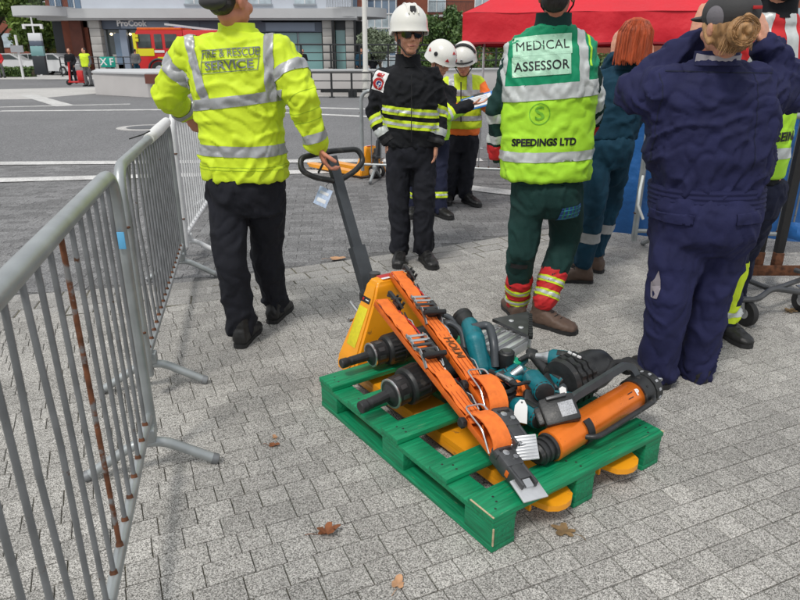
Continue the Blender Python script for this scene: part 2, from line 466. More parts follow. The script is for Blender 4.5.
def paver_geo(L, w, h=.03, ch=.0018):
    a, b = L / 2, w / 2; c = ch
    v = [(-a, -b, -h), (a, -b, -h), (a, b, -h), (-a, b, -h), (-a, -b, -c), (a, -b, -c), (a, b, -c), (-a, b, -c),
         (-a + c, -b + c, 0), (a - c, -b + c, 0), (a - c, b - c, 0), (-a + c, b - c, 0)]
    f = [(8, 9, 10, 11)] + [(4 + i, 4 + (i + 1) % 4, 8 + (i + 1) % 4, 8 + i) for i in range(4)] + [(i, (i + 1) % 4, 4 + (i + 1) % 4, 4 + i) for i in range(4)]
    return v, f
A0 = R(24); ua, va = V((math.cos(A0), math.sin(A0), 0)), V((-math.sin(A0), math.cos(A0), 0))
cells = []
RH = .0985
for j in range(-75, 110):
    x = -9 + rng.random() * .2; vv = j * RH
    while x < 11:
        L = float(rng.choice([.0985, .0985, .0985, .125, .15]))
        p = ua * (x + L / 2) + va * vv; x += L
        if not (-6.5 < p.x < 6.8 and .2 < p.y < 9.5): continue
        if p.y > edge_y(p.x) - .46: continue
        if abs(p.x) > 1.2 + p.y * .95: continue
        cells.append((p, L))
cells.sort(key=lambda c: (abs(c[0].x) > .1 + .66 * (c[0].y * .935 + .53) or c[0].y < 1.38, (c[0] - V((0, 0, 1.5))).length))
shared = {}
for L in (.0985, .125, .15):
    for k in range(2):
        v_, f_ = paver_geo(L - .0027 - k * .0012, RH - .0027 - k * .0012); me = bpy.data.meshes.new('paver'); me.from_pydata(v_, [], f_); me.materials.append(GR); shared[(L, k)] = me
for i, (p, L) in enumerate(cells[:290]):
    o = link('paver', shared[(L, i % 2)], pav)
    o.location = p + V((0, 0, float(rng.normal(0, .0005)))); o.rotation_euler = (float(rng.normal(0, .0022)), float(rng.normal(0, .0022)), A0 + float(rng.normal(0, .006)))
def joined(cl, name, m, ang, parent, z=0.0, wid=RH, gap=.0031, ch=.0018, tilt=.0022, label=None):
    vs, fs, tone = [], [], []
    for c in cl:
        p, L = c[0], c[1]; an = c[2] if len(c) > 2 else ang; w = c[3] if len(c) > 3 else wid
        v_, f_ = paver_geo(L - gap, w - gap, ch=ch); k = len(vs)
        q = Matrix.Rotation(an + float(rng.normal(0, .006)), 3, 'Z'); dz = float(rng.normal(0, .0005)) + z; t1, t2 = rng.normal(0, tilt, 2)
        for a in v_:
            w_ = q @ V(a); vs.append((p.x + w_.x, p.y + w_.y, p.z + w_.z + dz + w_.x * t1 + w_.y * t2))
        fs += [tuple(i + k for i in f) for f in f_]; tone += [rng.random()] * len(v_)
    me = bpy.data.meshes.new(name); me.from_pydata(vs, [], fs); me.materials.append(m)
    at = me.attributes.new('tone', 'FLOAT', 'POINT'); at.data.foreach_set('value', tone)
    o = link(name, me, parent); o['kind'] = 'stuff'
    if label: o['label'] = label
    return o
joined(cells[290:], 'pavers', GR, A0, pav)
# the kerb band of larger slabs along the road
slabs = []
for i in range(1, len(EX) - 2):
    a, b = V((EX[i], EY[i], 0)), V((EX[i + 1], EY[i + 1], 0))
    if i == len(EX) - 3: b = a + (V((EX[-1], EY[-1], 0)) - a) * .0 + (b - a)
segs = [(V((EX[i], EY[i], 0)), V((EX[i + 1], EY[i + 1], 0))) for i in range(len(EX) - 1)]
for si, (a, b) in enumerate(segs):
    d = (b - a).normalized(); n = V((d.y, -d.x, 0)); Ls = (b - a).length + .14; dz_ = -.0012 * si
    for r, (o0, w) in enumerate(((.0, .15), (.15, .15), (.30, .15))):
        t = 0
        while t < Ls:
            L = float(rng.uniform(.16, .3)); L = min(L, Ls - t) if Ls - t > .05 else .05
            p = a + d * (t + L / 2) + n * (o0 + w / 2); t += L; p.z = dz_
            if -6.5 < p.x < 7: slabs.append((p, L, math.atan2(d.y, d.x), w))
joined(slabs, 'kerb_slabs', GR2, 0, pav, gap=.009, ch=.005, tilt=.008)
# filler row so that the last course always meets the slabs
road = sheet('road', [(x, y) for x, y in zip(EX, EY)] + [(7, 10.2), (-9, 9.2)], -.013, SETTB)
setts = []
RS = R(6); ur, vr = V((math.cos(RS), math.sin(RS), 0)), V((-math.sin(RS), math.cos(RS), 0))
for j in range(20, 115):
    off = (j % 2) * .1
    for i in range(-50, 50):
        p = ur * (i * .2 + off) + vr * (j * .1)
        if p.y < edge_y(p.x) + .05 or abs(p.x) > .9 + p.y * .68: continue
        # stone bands have their own sheets
        if p.y > 9.62 + .063 * p.x + .3: continue
        setts.append((p, .2))
joined(setts, 'road_setts', SETT, RS, road, z=-.0085, wid=.1, gap=.0035, ch=.0015, tilt=.003)
asph = sheet('asphalt_road', [(-60, 6.25), (-9, 9.35), (7, 10.35), (60, 13.5), (200, 120), (-200, 120)], -.0045, ASPH)
def strip(name, a, b, w, m=LINE, z=.0, par=None):
    a, b = V(a), V(b); d = (b - a).normalized(); n = V((-d.y, d.x, 0)) * w / 2
    return sheet(name, [(a - n)[:2], (b - n)[:2], (b + n)[:2], (a + n)[:2]], z, m)
LA0, LA1 = P(0, 180), P(330, 171)
strip('road_line', LA0 + (LA0 - LA1) * 1.2, LA1, .30, LINE, .0005)
LB0, LB1 = P(0, 163.2), P(360, 160.5)
strip('road_line', LB0 + (LB0 - LB1) * 1.0, LB1 + (LB1 - LB0) * .35, .30, LINE, .0005)
strip('road_line', P(455, 186), P(620, 205), .28, LINE, .0005)
L30, L31 = P(0, 111), P(480, 118)
strip('road_line', L30, P(300, 108.5), .34, LINE, .0005); strip('road_line', P(0, 107), P(130, 104), .3, LINE, .0005)
strip('road_line', P(250, 106), P(480, 112), .35, LINE, .0005); strip('road_line', P(250, 111), P(420, 119), .3, LINE, .0005)
sheet('pale_paving', [P(-160, 93)[:2], P(-90, 101)[:2], P(30, 99)[:2], P(95, 93.5)[:2], P(200, 90)[:2], P(200, 87)[:2], P(95, 87)[:2]], -.0015, LIGHTP)
strip('road_line', P(28, 95), P(66, 106), .55, LINE, .001)
sheet('far_pavement', [P(-300, 79.5)[:2], P(100, 79.5)[:2], P(120, 74)[:2], P(-300, 74)[:2]], .01, LIGHTP)
sheet('step_pavement', [P(250, 97)[:2], P(420, 97)[:2], P(520, 93)[:2], (8, 33), (-8, 33)], .01, LIGHTP)
# gully cover in a pale ring
mh = thing('manhole_cover', 'round manhole cover in a pale ring in the road beyond the barriers', 'manhole cover', P(146, 127.5))
M().lathe([(-.004, .6), (.004, .6), (.004, .01)], TR(mh.location), 36).build('ring', LIGHTP, mh)
M().lathe([(.0045, .4), (.008, .4), (.008, .01)], TR(mh.location), 30).build('cover', K('dark_steel'), mh)

# ================================================================ LEAVES
def leaf(name, label, pos, size, m, rz, lobes=5, curl=.5, group=None):
    t = M(); n = 40; vs = [(0, 0, 0)]
    for k in range(n):
        a = 2 * math.pi * k / n
        r = size * (.52 + .48 * abs(math.cos(lobes * a / 2)) ** 1.5) * (1.1 if math.cos(a) > 0 else .85) + random.uniform(-.04, .04) * size
        x, y = r * math.cos(a), r * math.sin(a) * .8
        vs.append((x, y * (1 - .18 * curl * abs(y) / size), .004 + curl * (y * y * 7 + x * x * 2.5 + abs(x) * .15 + random.uniform(0, .22) * size * abs(math.sin(lobes * a / 2)))))
    mid = [(v[0] * .5, v[1] * .5, .003 + (v[2]) * .3) for v in vs[1:]]
    vs = vs[:1] + mid + vs[1:]
    fs = [(0, 1 + k, 1 + (k + 1) % n) for k in range(n)] + [(1 + k, n + 1 + k, n + 1 + (k + 1) % n, 1 + (k + 1) % n) for k in range(n)]
    mt = TR(pos, Matrix.Rotation(rz, 4, 'Z'))
    t.add(vs, fs, mt)
    t.tube([mt @ V((-size * .7, 0, .006)), mt @ V((-size * 1.2, .004, .012)), mt @ V((-size * 1.6, .01, .006))], .0012, 5)
    o = link(name, t.mesh(name, V(pos)), None); o.location = pos; o.data.materials.append(m)
    o.data.polygons.foreach_set('use_smooth', [True] * len(o.data.polygons))
    return tag(o, label, 'leaf', group)
G_L = 'fallen leaves on the paving'
leaf('fallen_leaf', 'curled brown maple leaf on the pavers left of the green pallet', P(327, 534), .045, K('leaf_brown'), .3, 5, 1.6, G_L)
leaf('fallen_leaf', 'pale tan leaf on the pavers at the bottom edge of the photo', P(398, 585), .032, K('leaf_tan'), 1.4, 3, .7, G_L)
leaf('fallen_leaf', 'flattened dry olive brown leaf in front of the near corner of the green pallet', P(565, 532), .045, K('leaf_dry'), 2.6, 5, .3, G_L)
leaf('fallen_leaf', 'small orange brown leaf farthest left of the green pallet, by the barrier foot', P(273, 446), .026, K('leaf_brown'), .1, 3, .8, G_L)
leaf('fallen_leaf', 'small tan leaf just behind the leaf left of the pallet corner', P(275, 438), .018, K('leaf_tan'), 2.1, 3, .8, G_L)
leaf('fallen_leaf', 'yellow brown leaf on the paving under the rusty trolley', P(790, 312), .05, K('leaf_dry'), .7, 5, .5, G_L)
leaf('fallen_leaf', 'tan leaf beside the rusted foot plate of the trolley', P(774, 273), .05, K('leaf_tan'), .7, 5, .5, G_L)
leaf('fallen_leaf', 'pale leaf on the kerb slabs behind the pallet truck handle', P(336, 259), .07, K('leaf_tan'), .3, 3, .2, G_L)

# ================================================================ BARRIERS
def make_barrier(label, p0, p1, m, nb=19, rusty=(), feet=(.16, .16), h=1.1, tape=False, group='steel crowd barriers', foot_l=.23, bent={}):
    p0, p1 = V((*p0, 0)), V((*p1, 0)); d = (p1 - p0); L = d.length; rz = math.atan2(d.y, d.x)
    t = thing('crowd_barrier', label, 'barrier', p0, group); t.rotation_euler = (0, 0, rz)
    def B(mesh, name, mm, parent=t):
        me = mesh.mesh(name); me.materials.append(mm); me.polygons.foreach_set('use_smooth', [True] * len(me.polygons)); me.set_sharp_from_angle(angle=R(50))
        return link(name, me, parent)
    r = .0235
    fr = arc([(0, 0, .12), (0, 0, h - r), (L, 0, h - r), (L, 0, .12)], .13, 6)
    B(M().tube(fr, r, 14), 'frame', m)
    B(M().tube([(.0, 0, .2), (L, 0, .2)], .017, 12), 'bottom_rail', m)
    for k in range(nb):
        x = L * (k + 1) / (nb + 1); q = bent.get(k, 0)
        pts = [(x, 0, .2), (x + q * .6, q * .5, .5), (x + q, q, .75), (x + q * .4, q * .4, .95), (x, 0, h - r)] if q else [(x, 0, .2), (x, 0, h - r)]
        mm = K('rusty_bar') if k in rusty else m
        b = B(M().tube(pts, .0070, 8), 'bar', mm if k in rusty else (K('galv_dark') if m is K('galv') else m))
        if k in rusty: b['label'] = 'rusty bar'
        w = B(M().lathe([(.0, .011), (.010, .010), (.016, .0075)], TR((x, 0, .212)), 8), 'weld', K('rust') if m is K('galv') else m, b)
    for i, (fx, s) in enumerate(((feet[0], 0), (L - feet[1], 0))):
        f = [(fx, -foot_l, .02), (fx, -.05, .13), (fx, .05, .13), (fx, foot_l, .02)]
        fo = B(M().tube(arc(f, .04, 4), .019, 12), 'foot', m)
        for sg in (-1, 1): B(M().lathe([(-.012, .021), (.012, .021), (.016, .014)], TR((fx, sg * foot_l, .02), axes((0, sg, -.4))), 12), 'end_cap', K('galv_dark'), fo)
        B(M().box((.05, .06, .055), (fx, 0, .165), bev=.006), 'foot_bracket', m)
    for z in (.32, .8):
        hk = B(M().tube(arc([(L, 0, z + .05), (L + .03, 0, z + .05), (L + .03, 0, z - .03)], .012, 3), .006, 8), 'hook', K('rust'))
        B(M().tube(arc([(0, 0, z + .02), (-.024, .02, z + .02), (-.024, -.02, z + .02), (0, 0, z + .02)], .01, 3), .005, 6), 'eye', K('rust'))
    return t
b1 = make_barrier('galvanised crowd barrier nearest the camera with one rusty orange bar', (-.412, -.01), (-.968, 2.185), K('galv'), 20, rusty=(13,), feet=(.3, .09), bent={9: .012, 10: -.01}, h=1.15)
b2 = make_barrier('galvanised crowd barrier with a few bent bars, second from the camera', (-1.15, 2.66), (-1.585, 4.56), K('galv'), 18, feet=(.1, .2), bent={2: .04, 3: .02}, h=1.085)
b3 = make_barrier('whitish crowd barrier beside the legs of the person in the yellow fire service jacket', (-1.63, 4.78), (-1.93, 6.9), K('galv_white'), 19, feet=(.12, .2))
b4 = make_barrier('crowd barrier standing behind the person in the black fire jacket', (-.47, 8.2), (1.65, 7.72), K('galv'), 17, group='steel crowd barriers')
b5 = make_barrier('crowd barrier behind the medical assessor, continuing the far row under the red tent', (1.72, 7.7), (3.8, 7.3), K('galv'), 17, group='steel crowd barriers')
b6 = make_barrier('crowd barrier draped with blue sheeting behind the person in navy', (1.84, 4.95), (3.95, 4.75), K('galv'), 19, foot_l=.3)
# white wrapped tape over the top rails where barriers two and three meet
wr = thing('white_tape', 'white plastic tape wrapped over the top rail where two barriers meet', 'tape', (-1.52, 4.3, 0))
M().tube([(-1.362, 3.6, 1.063), (-1.465, 4.05, 1.064), (-1.575, 4.52, 1.065)], [.029, .034, .031], 14).build('tape_wrap', K('white_plain'), wr)
M().tube([(-1.643, 4.88, 1.078), (-1.72, 5.4, 1.06), (-1.80, 6.0, 1.080)], [.03, .04, .032], 14).build('tape_wrap', K('white_plain'), wr)
# cable tie sticking out of the rail
zt = M().tube([W(150, 131, 3.55), W(143, 134.5, 3.5), W(129, 139, 3.46)], .0035, 6).build('cable_tie', K('black')); tag(zt, 'black cable tie end sticking out from the top rail of the second barrier', 'cable tie')
st = thing('barrier_sticker', 'small light blue sticker on the nearest barrier end post', 'sticker', (-.99, 2.17, .88))
M().box((.03, .004, .06), (-.955, 2.15, .9), bev=.001).build('sticker_face', mat('sky_sticker', (.12, .42, .7), .5), st)
bs = thing('blue_sheeting', 'blue plastic sheeting hung on the barrier behind the person in navy', 'sheeting', (1.8, 5.02, 0))
def drape(x0, x1, y0, y1, z0, z1, nx=50, nz=14, amp=.03):
    vs = []
    for j in range(nz + 1):
        for i in range(nx + 1):
            s = i / nx; z = z0 + (z1 - z0) * j / nz
            a = amp * (1 - .6 * j / nz)
            vs.append((x0 + (x1 - x0) * s, y0 + (y1 - y0) * s + a * math.sin(s * 31 + math.sin(j * .4)) + a * .6 * noise.noise(V((s * 9, j * .3, 3))), z + .02 * math.sin(s * 17)))
    fs = [(j * (nx + 1) + i, j * (nx + 1) + i + 1, (j + 1) * (nx + 1) + i + 1, (j + 1) * (nx + 1) + i) for j in range(nz) for i in range(nx)]
    fs += [tuple(reversed([k + len(vs) for k in f])) for f in fs]
    return M().add(vs + [(a, b + .004, c) for a, b, c in vs], fs)
drape(1.55, 4.2, 5.12, 4.86, .12, 1.16).build('sheet', K('blue_sheet'), bs, fix=False)
bs2 = tag(drape(2.62, 3.5, 4.35, 4.25, .28, .4, 30, 6, .05).build('blue_sheet_fold', K('blue_sheet'), fix=False), 'fallen fold of blue sheeting low behind the rusty trolley uprights', 'sheeting')
# ================================================================ PALLET
PA = R(34.7); pa, pb = V((math.cos(PA), math.sin(PA), 0)), V((-math.sin(PA), math.cos(PA), 0)); PN = V((.295, 1.655, 0))
def F(a, b, z=0.0): return PN + pa * a + pb * b + V((0, 0, z))
FM = Matrix((pa, pb, V((0, 0, 1)))).transposed().to_4x4()
def FB(m, a0, a1, b0, b1, z0, z1, bev=.002):
    return m.box((a1 - a0, b1 - b0, z1 - z0), (0, 0, 0), TR(F((a0 + a1) / 2, (b0 + b1) / 2, (z0 + z1) / 2), FM), bev)
PW, PL = .87, 1.15
pal = thing('pallet', 'green painted wooden pallet loaded with rescue tools on the paving', 'pallet', F(0, 0))
def wob(o, s=.0012):
    for v in o.data.vertices: v.co += V((noise.noise(v.co * 23), noise.noise(v.co * 23 + V((9, 0, 0))), noise.noise(v.co * 23 + V((0, 9, 0))))) * s
for a0, a1 in ((0, .1), (.385, .485), (PW - .1, PW)):
    FB(M(), a0, a1, .004, PL - .004, 0.001, .022).build('bottom_board', K('green_wood'), pal)
    FB(M(), a0 + .001, a1 - .001, .002, PL - .002, .100, .1215).build('stringer_board', K('green_paint'), pal)
    for b0, b1 in ((.003, .145), (.5, .645), (PL - .145, PL - .003)):
        FB(M(), a0 + .002, a1 - .002, b0, b1, .0225, .0995, .004).build('block', K('green_wood'), pal)
for b0, b1 in ((0, .125), (.235, .335), (.53, .645), (.80, .90), (1.03, PL)):
    bo = FB(M(), -.004, PW + .004, b0, b1, .122, .144).build('deck_board', K('green_paint'), pal)
    m = M()
    for aa in (.05, .435, PW - .05):
        for k in range(3): m.lathe([(0, .0045), (.0006, .0045), (.0007, .001)], TR(F(aa + random.uniform(-.02, .02), b0 + .03 + k * .025, .1438)), 8)
    m.build('nail_heads', K('black'), bo)['kind'] = 'stuff'
# worn bare wood along the near corner edges
m = M()
for k in range(11):
    m.box((.005, .005, random.uniform(.006, .012)), (0, 0, 0), TR(F(.0005, .0015, .035 + k * .006), FM), .001)
m.build('bare_edge', K('raw_wood'), pal)
m = M()
for k in range(14): m.box((random.uniform(.006, .012), .006, .003), (0, 0, 0), TR(F(-.003, .004 + k * .008, .1432), FM @ Matrix.Rotation(1.57, 4, 'Z')), .0008)
m.build('bare_edge', K('raw_wood'), pal)
FB(M(), PW - .004, PW + .005, -.001, .012, .140, .1446, .001).build('bare_edge', K('raw_wood'), pal)

# ================================================================ PALLET TRUCKS  (local: forks run to +X, mast at x=0)
def make_truck(label, T, rz, hdl_top, grip_up=True, full=True):
    t = thing('pallet_truck', label, 'pallet truck', T); t.rotation_euler = (0, 0, rz)
    def B(mesh, name, mm, parent=t, sm=35):
        me = mesh.mesh(name); me.materials.append(mm); me.polygons.foreach_set('use_smooth', [True] * len(me.polygons)); me.set_sharp_from_angle(angle=R(sm))
        return link(name, me, parent)
    Y_ = K('yellow_paint')
    for s in (-1, 1):
        out = [(-.02, -.08), (1.16, -.08), (1.215, -.06), (1.235, -.03), (1.24, 0), (1.235, .03), (1.215, .06), (1.16, .08), (-.02, .08)]
        f = M().prism([(x, y + s * .18) for x, y in out], .022, TR((0, 0, .066)))
        for yy in (-.072, .072): f.box((1.16, .012, .04), (.57, s * .18 + yy, .05), bev=.003)
        fo = B(f, 'fork', Y_)
        for xx in (1.08, 1.0): B(M().lathe([(-.055, .036), (-.05, .04), (.05, .04), (.055, .036)], TR((xx, s * .18, .041), axes((0, 1, 0))), 18), 'roller', K('white_plain'), fo)
    # mast: a folded sheet-steel housing, wide at the foot and narrow on top
    def ring(z, hw, x0, x1): return [(x0, -hw, z), (x1, -hw, z), (x1, hw, z), (x0, hw, z)]
    secs = [ring(.035, .262, -.17, .0), ring(.10, .262, -.17, .0), ring(.16, .235, -.165, -.01), ring(.42, .125, -.13, -.03), ring(.475, .11, -.125, -.035), ring(.495, .09, -.11, -.05)]
    vs = [p for s_ in secs for p in s_]; fs = []
    for i in range(len(secs) - 1):
        for k in range(4): fs.append((i * 4 + k, i * 4 + (k + 1) % 4, i * 4 + 4 + (k + 1) % 4, i * 4 + 4 + k))
    fs += [(3, 2, 1, 0), tuple(len(vs) - 4 + k for k in range(4))]
    bm = bmesh.new(); bv = [bm.verts.new(p) for p in vs]; [bm.faces.new([bv[i] for i in f]) for f in fs]
    bmesh.ops.recalc_face_normals(bm, faces=bm.faces); bmesh.ops.bevel(bm, geom=bm.edges[:], offset=.012, segments=3, affect='EDGES')
    mast = B(M().bm(bm), 'mast', Y_)
    # stickers on the sloping side (y = -) and the front
    n = V((0, -.26, -.11)).normalized(); q = Matrix((V((1, 0, 0)), V((0, .11, .26)).normalized(), V((0, -.26, .11)).normalized())).transposed().to_4x4()
    # point of the side face at height z
    def side(z, s=-1): k = (z - .16) / .26; return V((-.0875, s * (.235 - .11 * k), z))
    B(M().box((.075, .2, .001), (0, 0, 0), TR(side(.27) + V((0, -.0015, .0005)), q), .0003), 'label', K('label_yellow'), mast)
    B(M().box((.07, .028, .001), (0, 0, 0), TR(side(.395) + V((0, -.0015, .0005)), q), .0003), 'badge', K('black'), mast)
    B(M().box((.014, .014, .001), (0, 0, 0), TR(side(.395) + V((-.022, -.0025, .0012)), q), .0003), 'badge_mark', K('red_part'), mast)
    B(M().box((.026, .005, .001), (0, 0, 0), TR(side(.395) + V((.012, -.0025, .0012)), q), .0003), 'badge_mark', K('print_white'), mast)
    B(M().box((.05, .13, .002), (-.085, .0, .4955), bev=.0006), 'warning_label', K('red_part'), mast)
    B(M().box((.018, .13, .0022), (-.058, .0, .4955), bev=.0006), 'warning_label', K('paper'), mast)
    B(M().lathe([(-.01, .024), (.014, .024), (.014, .013), (.002, .012)], TR((-.06, -.252, .105), axes((0, -1, .1))), 18), 'pivot_boss', Y_, mast)
    B(M().lathe([(.0, .012), (.0155, .012)], TR((-.06, -.252, .1), axes((0, -1, .1))), 14), 'pivot_hole', K('black'), mast)
    # pump and steering wheels
    B(M().cyl((-.22, 0, .15), (-.22, 0, .40), .045).cyl((-.22, 0, .40), (-.22, 0, .47), .028).box((.14, .10, .05), (-.23, 0, .33), bev=.008).cyl((-.22, 0, .03), (-.22, 0, .18), .06), 'pump', K('dark_steel'))
    B(M().cyl((-.2, -.17, .26), (-.2, -.10, .26), .011).cyl((-.205, -.1, .27), (-.3, -.1, .31), .009), 'release_pedal', K('steel'))
    for s in (-1, 1):
        w = B(M().lathe([(-.025, .07), (-.022, .09), (-.015, .095), (.015, .095), (.022, .09), (.025, .07)], TR((-.24, s * .075, .095), axes((0, 1, 0))), 26), 'steering_wheel', K('rubber'))
        B(M().lathe([(-.027, .055), (-.02, .06), (.02, .06), (.027, .055)], TR((-.24, s * .075, .095), axes((0, 1, 0))), 20), 'hub', K('white_plain') if not full else K('steel'), w)
    # handle
    p0 = V((-.27, 0, .34)); p1 = V(hdl_top); d = (p1 - p0).normalized(); side_v = V((0, 1, 0)); side_v = (side_v - d * side_v.dot(d)).normalized(); nn = side_v.cross(d)
    B(M().box((.09, .1, .07), (-.24, 0, .34), bev=.012), 'handle_yoke', K('handle_grey'))
    B(M().tube([p0, p0.lerp(p1, .35)], 0, flat=(.075, .05), hint=nn), 'handle_base', K('handle_grey'))
    B(M().tube([p0.lerp(p1, .3), p1], 0, flat=(.052, .034), hint=nn), 'handle_shaft', K('handle_grey'))
    loop = [p1 - d * .13, p1 - d * .09 + side_v * .12, p1 + side_v * .185 - d * .045, p1 + side_v * .17 + d * .02, p1 + d * .03, p1 - side_v * .17 + d * .02, p1 - side_v * .185 - d * .045, p1 - d * .09 - side_v * .12]
    lp = arc([loop[-1].lerp(loop[0], .5)] + loop + [loop[-1].lerp(loop[0], .5)], .04, 5)[:-1]
    B(M().tube(lp, .0145, 12, closed=True), 'handle_loop', K('black'))
    B(M().tube([p1 + d * .01 - side_v * .02, p1 - d * .07 - side_v * .10 + nn * .01], .006, 8), 'control_lever', K('black'))
    return t
TO = F(.475, 1.205); th = PA - R(90)
q = Matrix.Rotation(-th, 3, 'Z')
ht = q @ (W(331, 157, 3.36) - TO)
truck = make_truck('yellow hand pallet truck with its forks under the loaded green pallet', TO, th, ht)
tg = thing('handle_tag', 'small blue and white tag hanging from the pallet truck handle', 'tag', W(323, 196, 3.33))
tm = TR(W(323, 197, 3.30), axes((-.25, -1, .35), (1, 0, -.45)))
M().box((.075, .095, .002), mt=tm, bev=.0006).build('tag_card', K('paper_blue'), tg)
M().box((.05, .02, .001), (0, -.02, .0018), tm, .0003).box((.05, .015, .001), (0, .02, .0018), tm, .0003).build('tag_print', K('paper'), tg)
M().tube([W(330, 182, 3.33), W(326, 186, 3.31), tm @ V((.01, .044, 0))], .0015, 5).build('tag_string', K('black'), tg)
tr2 = make_truck('second yellow pallet truck standing empty on the road behind the person pulling', V((-.44, 8.55, 0)), R(134), V((-.36, 0, 1.1)), full=False); tr2.scale = (.84, .84, .78)

# ================================================================ THE TOOL LOAD
def at_axes(p, z, x): return TR(p, axes(z, x))
# --- two extending rescue struts with black knurled heads
def make_ram(label, tip, tail, sc=1.0):
    tip, tail = V(tip), V(tail); t = thing('rescue_ram', label, 'rescue ram', V((tip.x, tip.y, .144)), 'black knurled rescue rams on the pallet')
    d = (tail - tip).normalized(); L = (tail - tip).length; mt = TR(tip, axes(d)); s = sc
    M().lathe([(0, .012 * s), (0, .022 * s), (.004, .0255 * s), (.03, .0255 * s), (.034, .0225 * s), (.045, .0225 * s), (.05, .024 * s)], mt, 20).build('tip', K('black'), t)
    M().lathe([(.048, .022 * s), (.05, .023 * s), (.132, .0245 * s), (.137, .03 * s), (.15, .05 * s)], mt, 28, ribs=(10, .0015, .05, .14)).build('shaft', K('black'), t)
    g = M().lathe([(.146, .048 * s), (.152, .06 * s), (.158, .0625 * s), (.16, .0625 * s), (.162, .0625 * s), (.215, .0625 * s), (.217, .0625 * s), (.224, .058 * s)], mt, 96, ribs=(24, .009, .166, .214)).build('knurled_collar', K('black'), t)
    M().lathe([(.150, .0635 * s), (.151, .0645 * s), (.157, .0645 * s), (.158, .0635 * s)], mt, 40).build('ring', K('steel'), g)
    for k in range(9):
        a = k * 2 * math.pi / 9
        M().box((.018, .003, .03), (0, 0, 0), mt @ Matrix.Rotation(a, 4, 'Z') @ TR((0, .0625 * s, .187))).build('grip_pad', K('dark_steel'), g)
    M().lathe([(.222, .056 * s), (.226, .074 * s), (.236, .081 * s), (.24, .082 * s), (.242, .082 * s), (.30, .083 * s), (.302, .083 * s), (.315, .078 * s), (.318, .07 * s)], mt, 96, ribs=(22, .003, .241, .301)).build('knurled_drum', K('black'), t)
    M().lathe([(.315, .06 * s), (.318, .072 * s), (L - .02, .072 * s), (L, .06 * s)], mt, 32).build('barrel', K('black'), t)
    M().box((.06, .03, .19), (0, -.07 * s, .40), mt, .01).build('side_rail', K('black'), t)
    M().box((.014, .005, .18), (0, -.087 * s, .40), mt, .002).build('rail_strip', K('dark_steel'), t)
    return t
make_ram('black rescue ram with a knurled head resting on the far left corner of the pallet', P(341, 364, .215), P(452, 330, .235), .88)
make_ram('black rescue ram with a knurled head, nearer and larger of the two', P(360, 408, .195), P(468, 358, .235), 1.0)

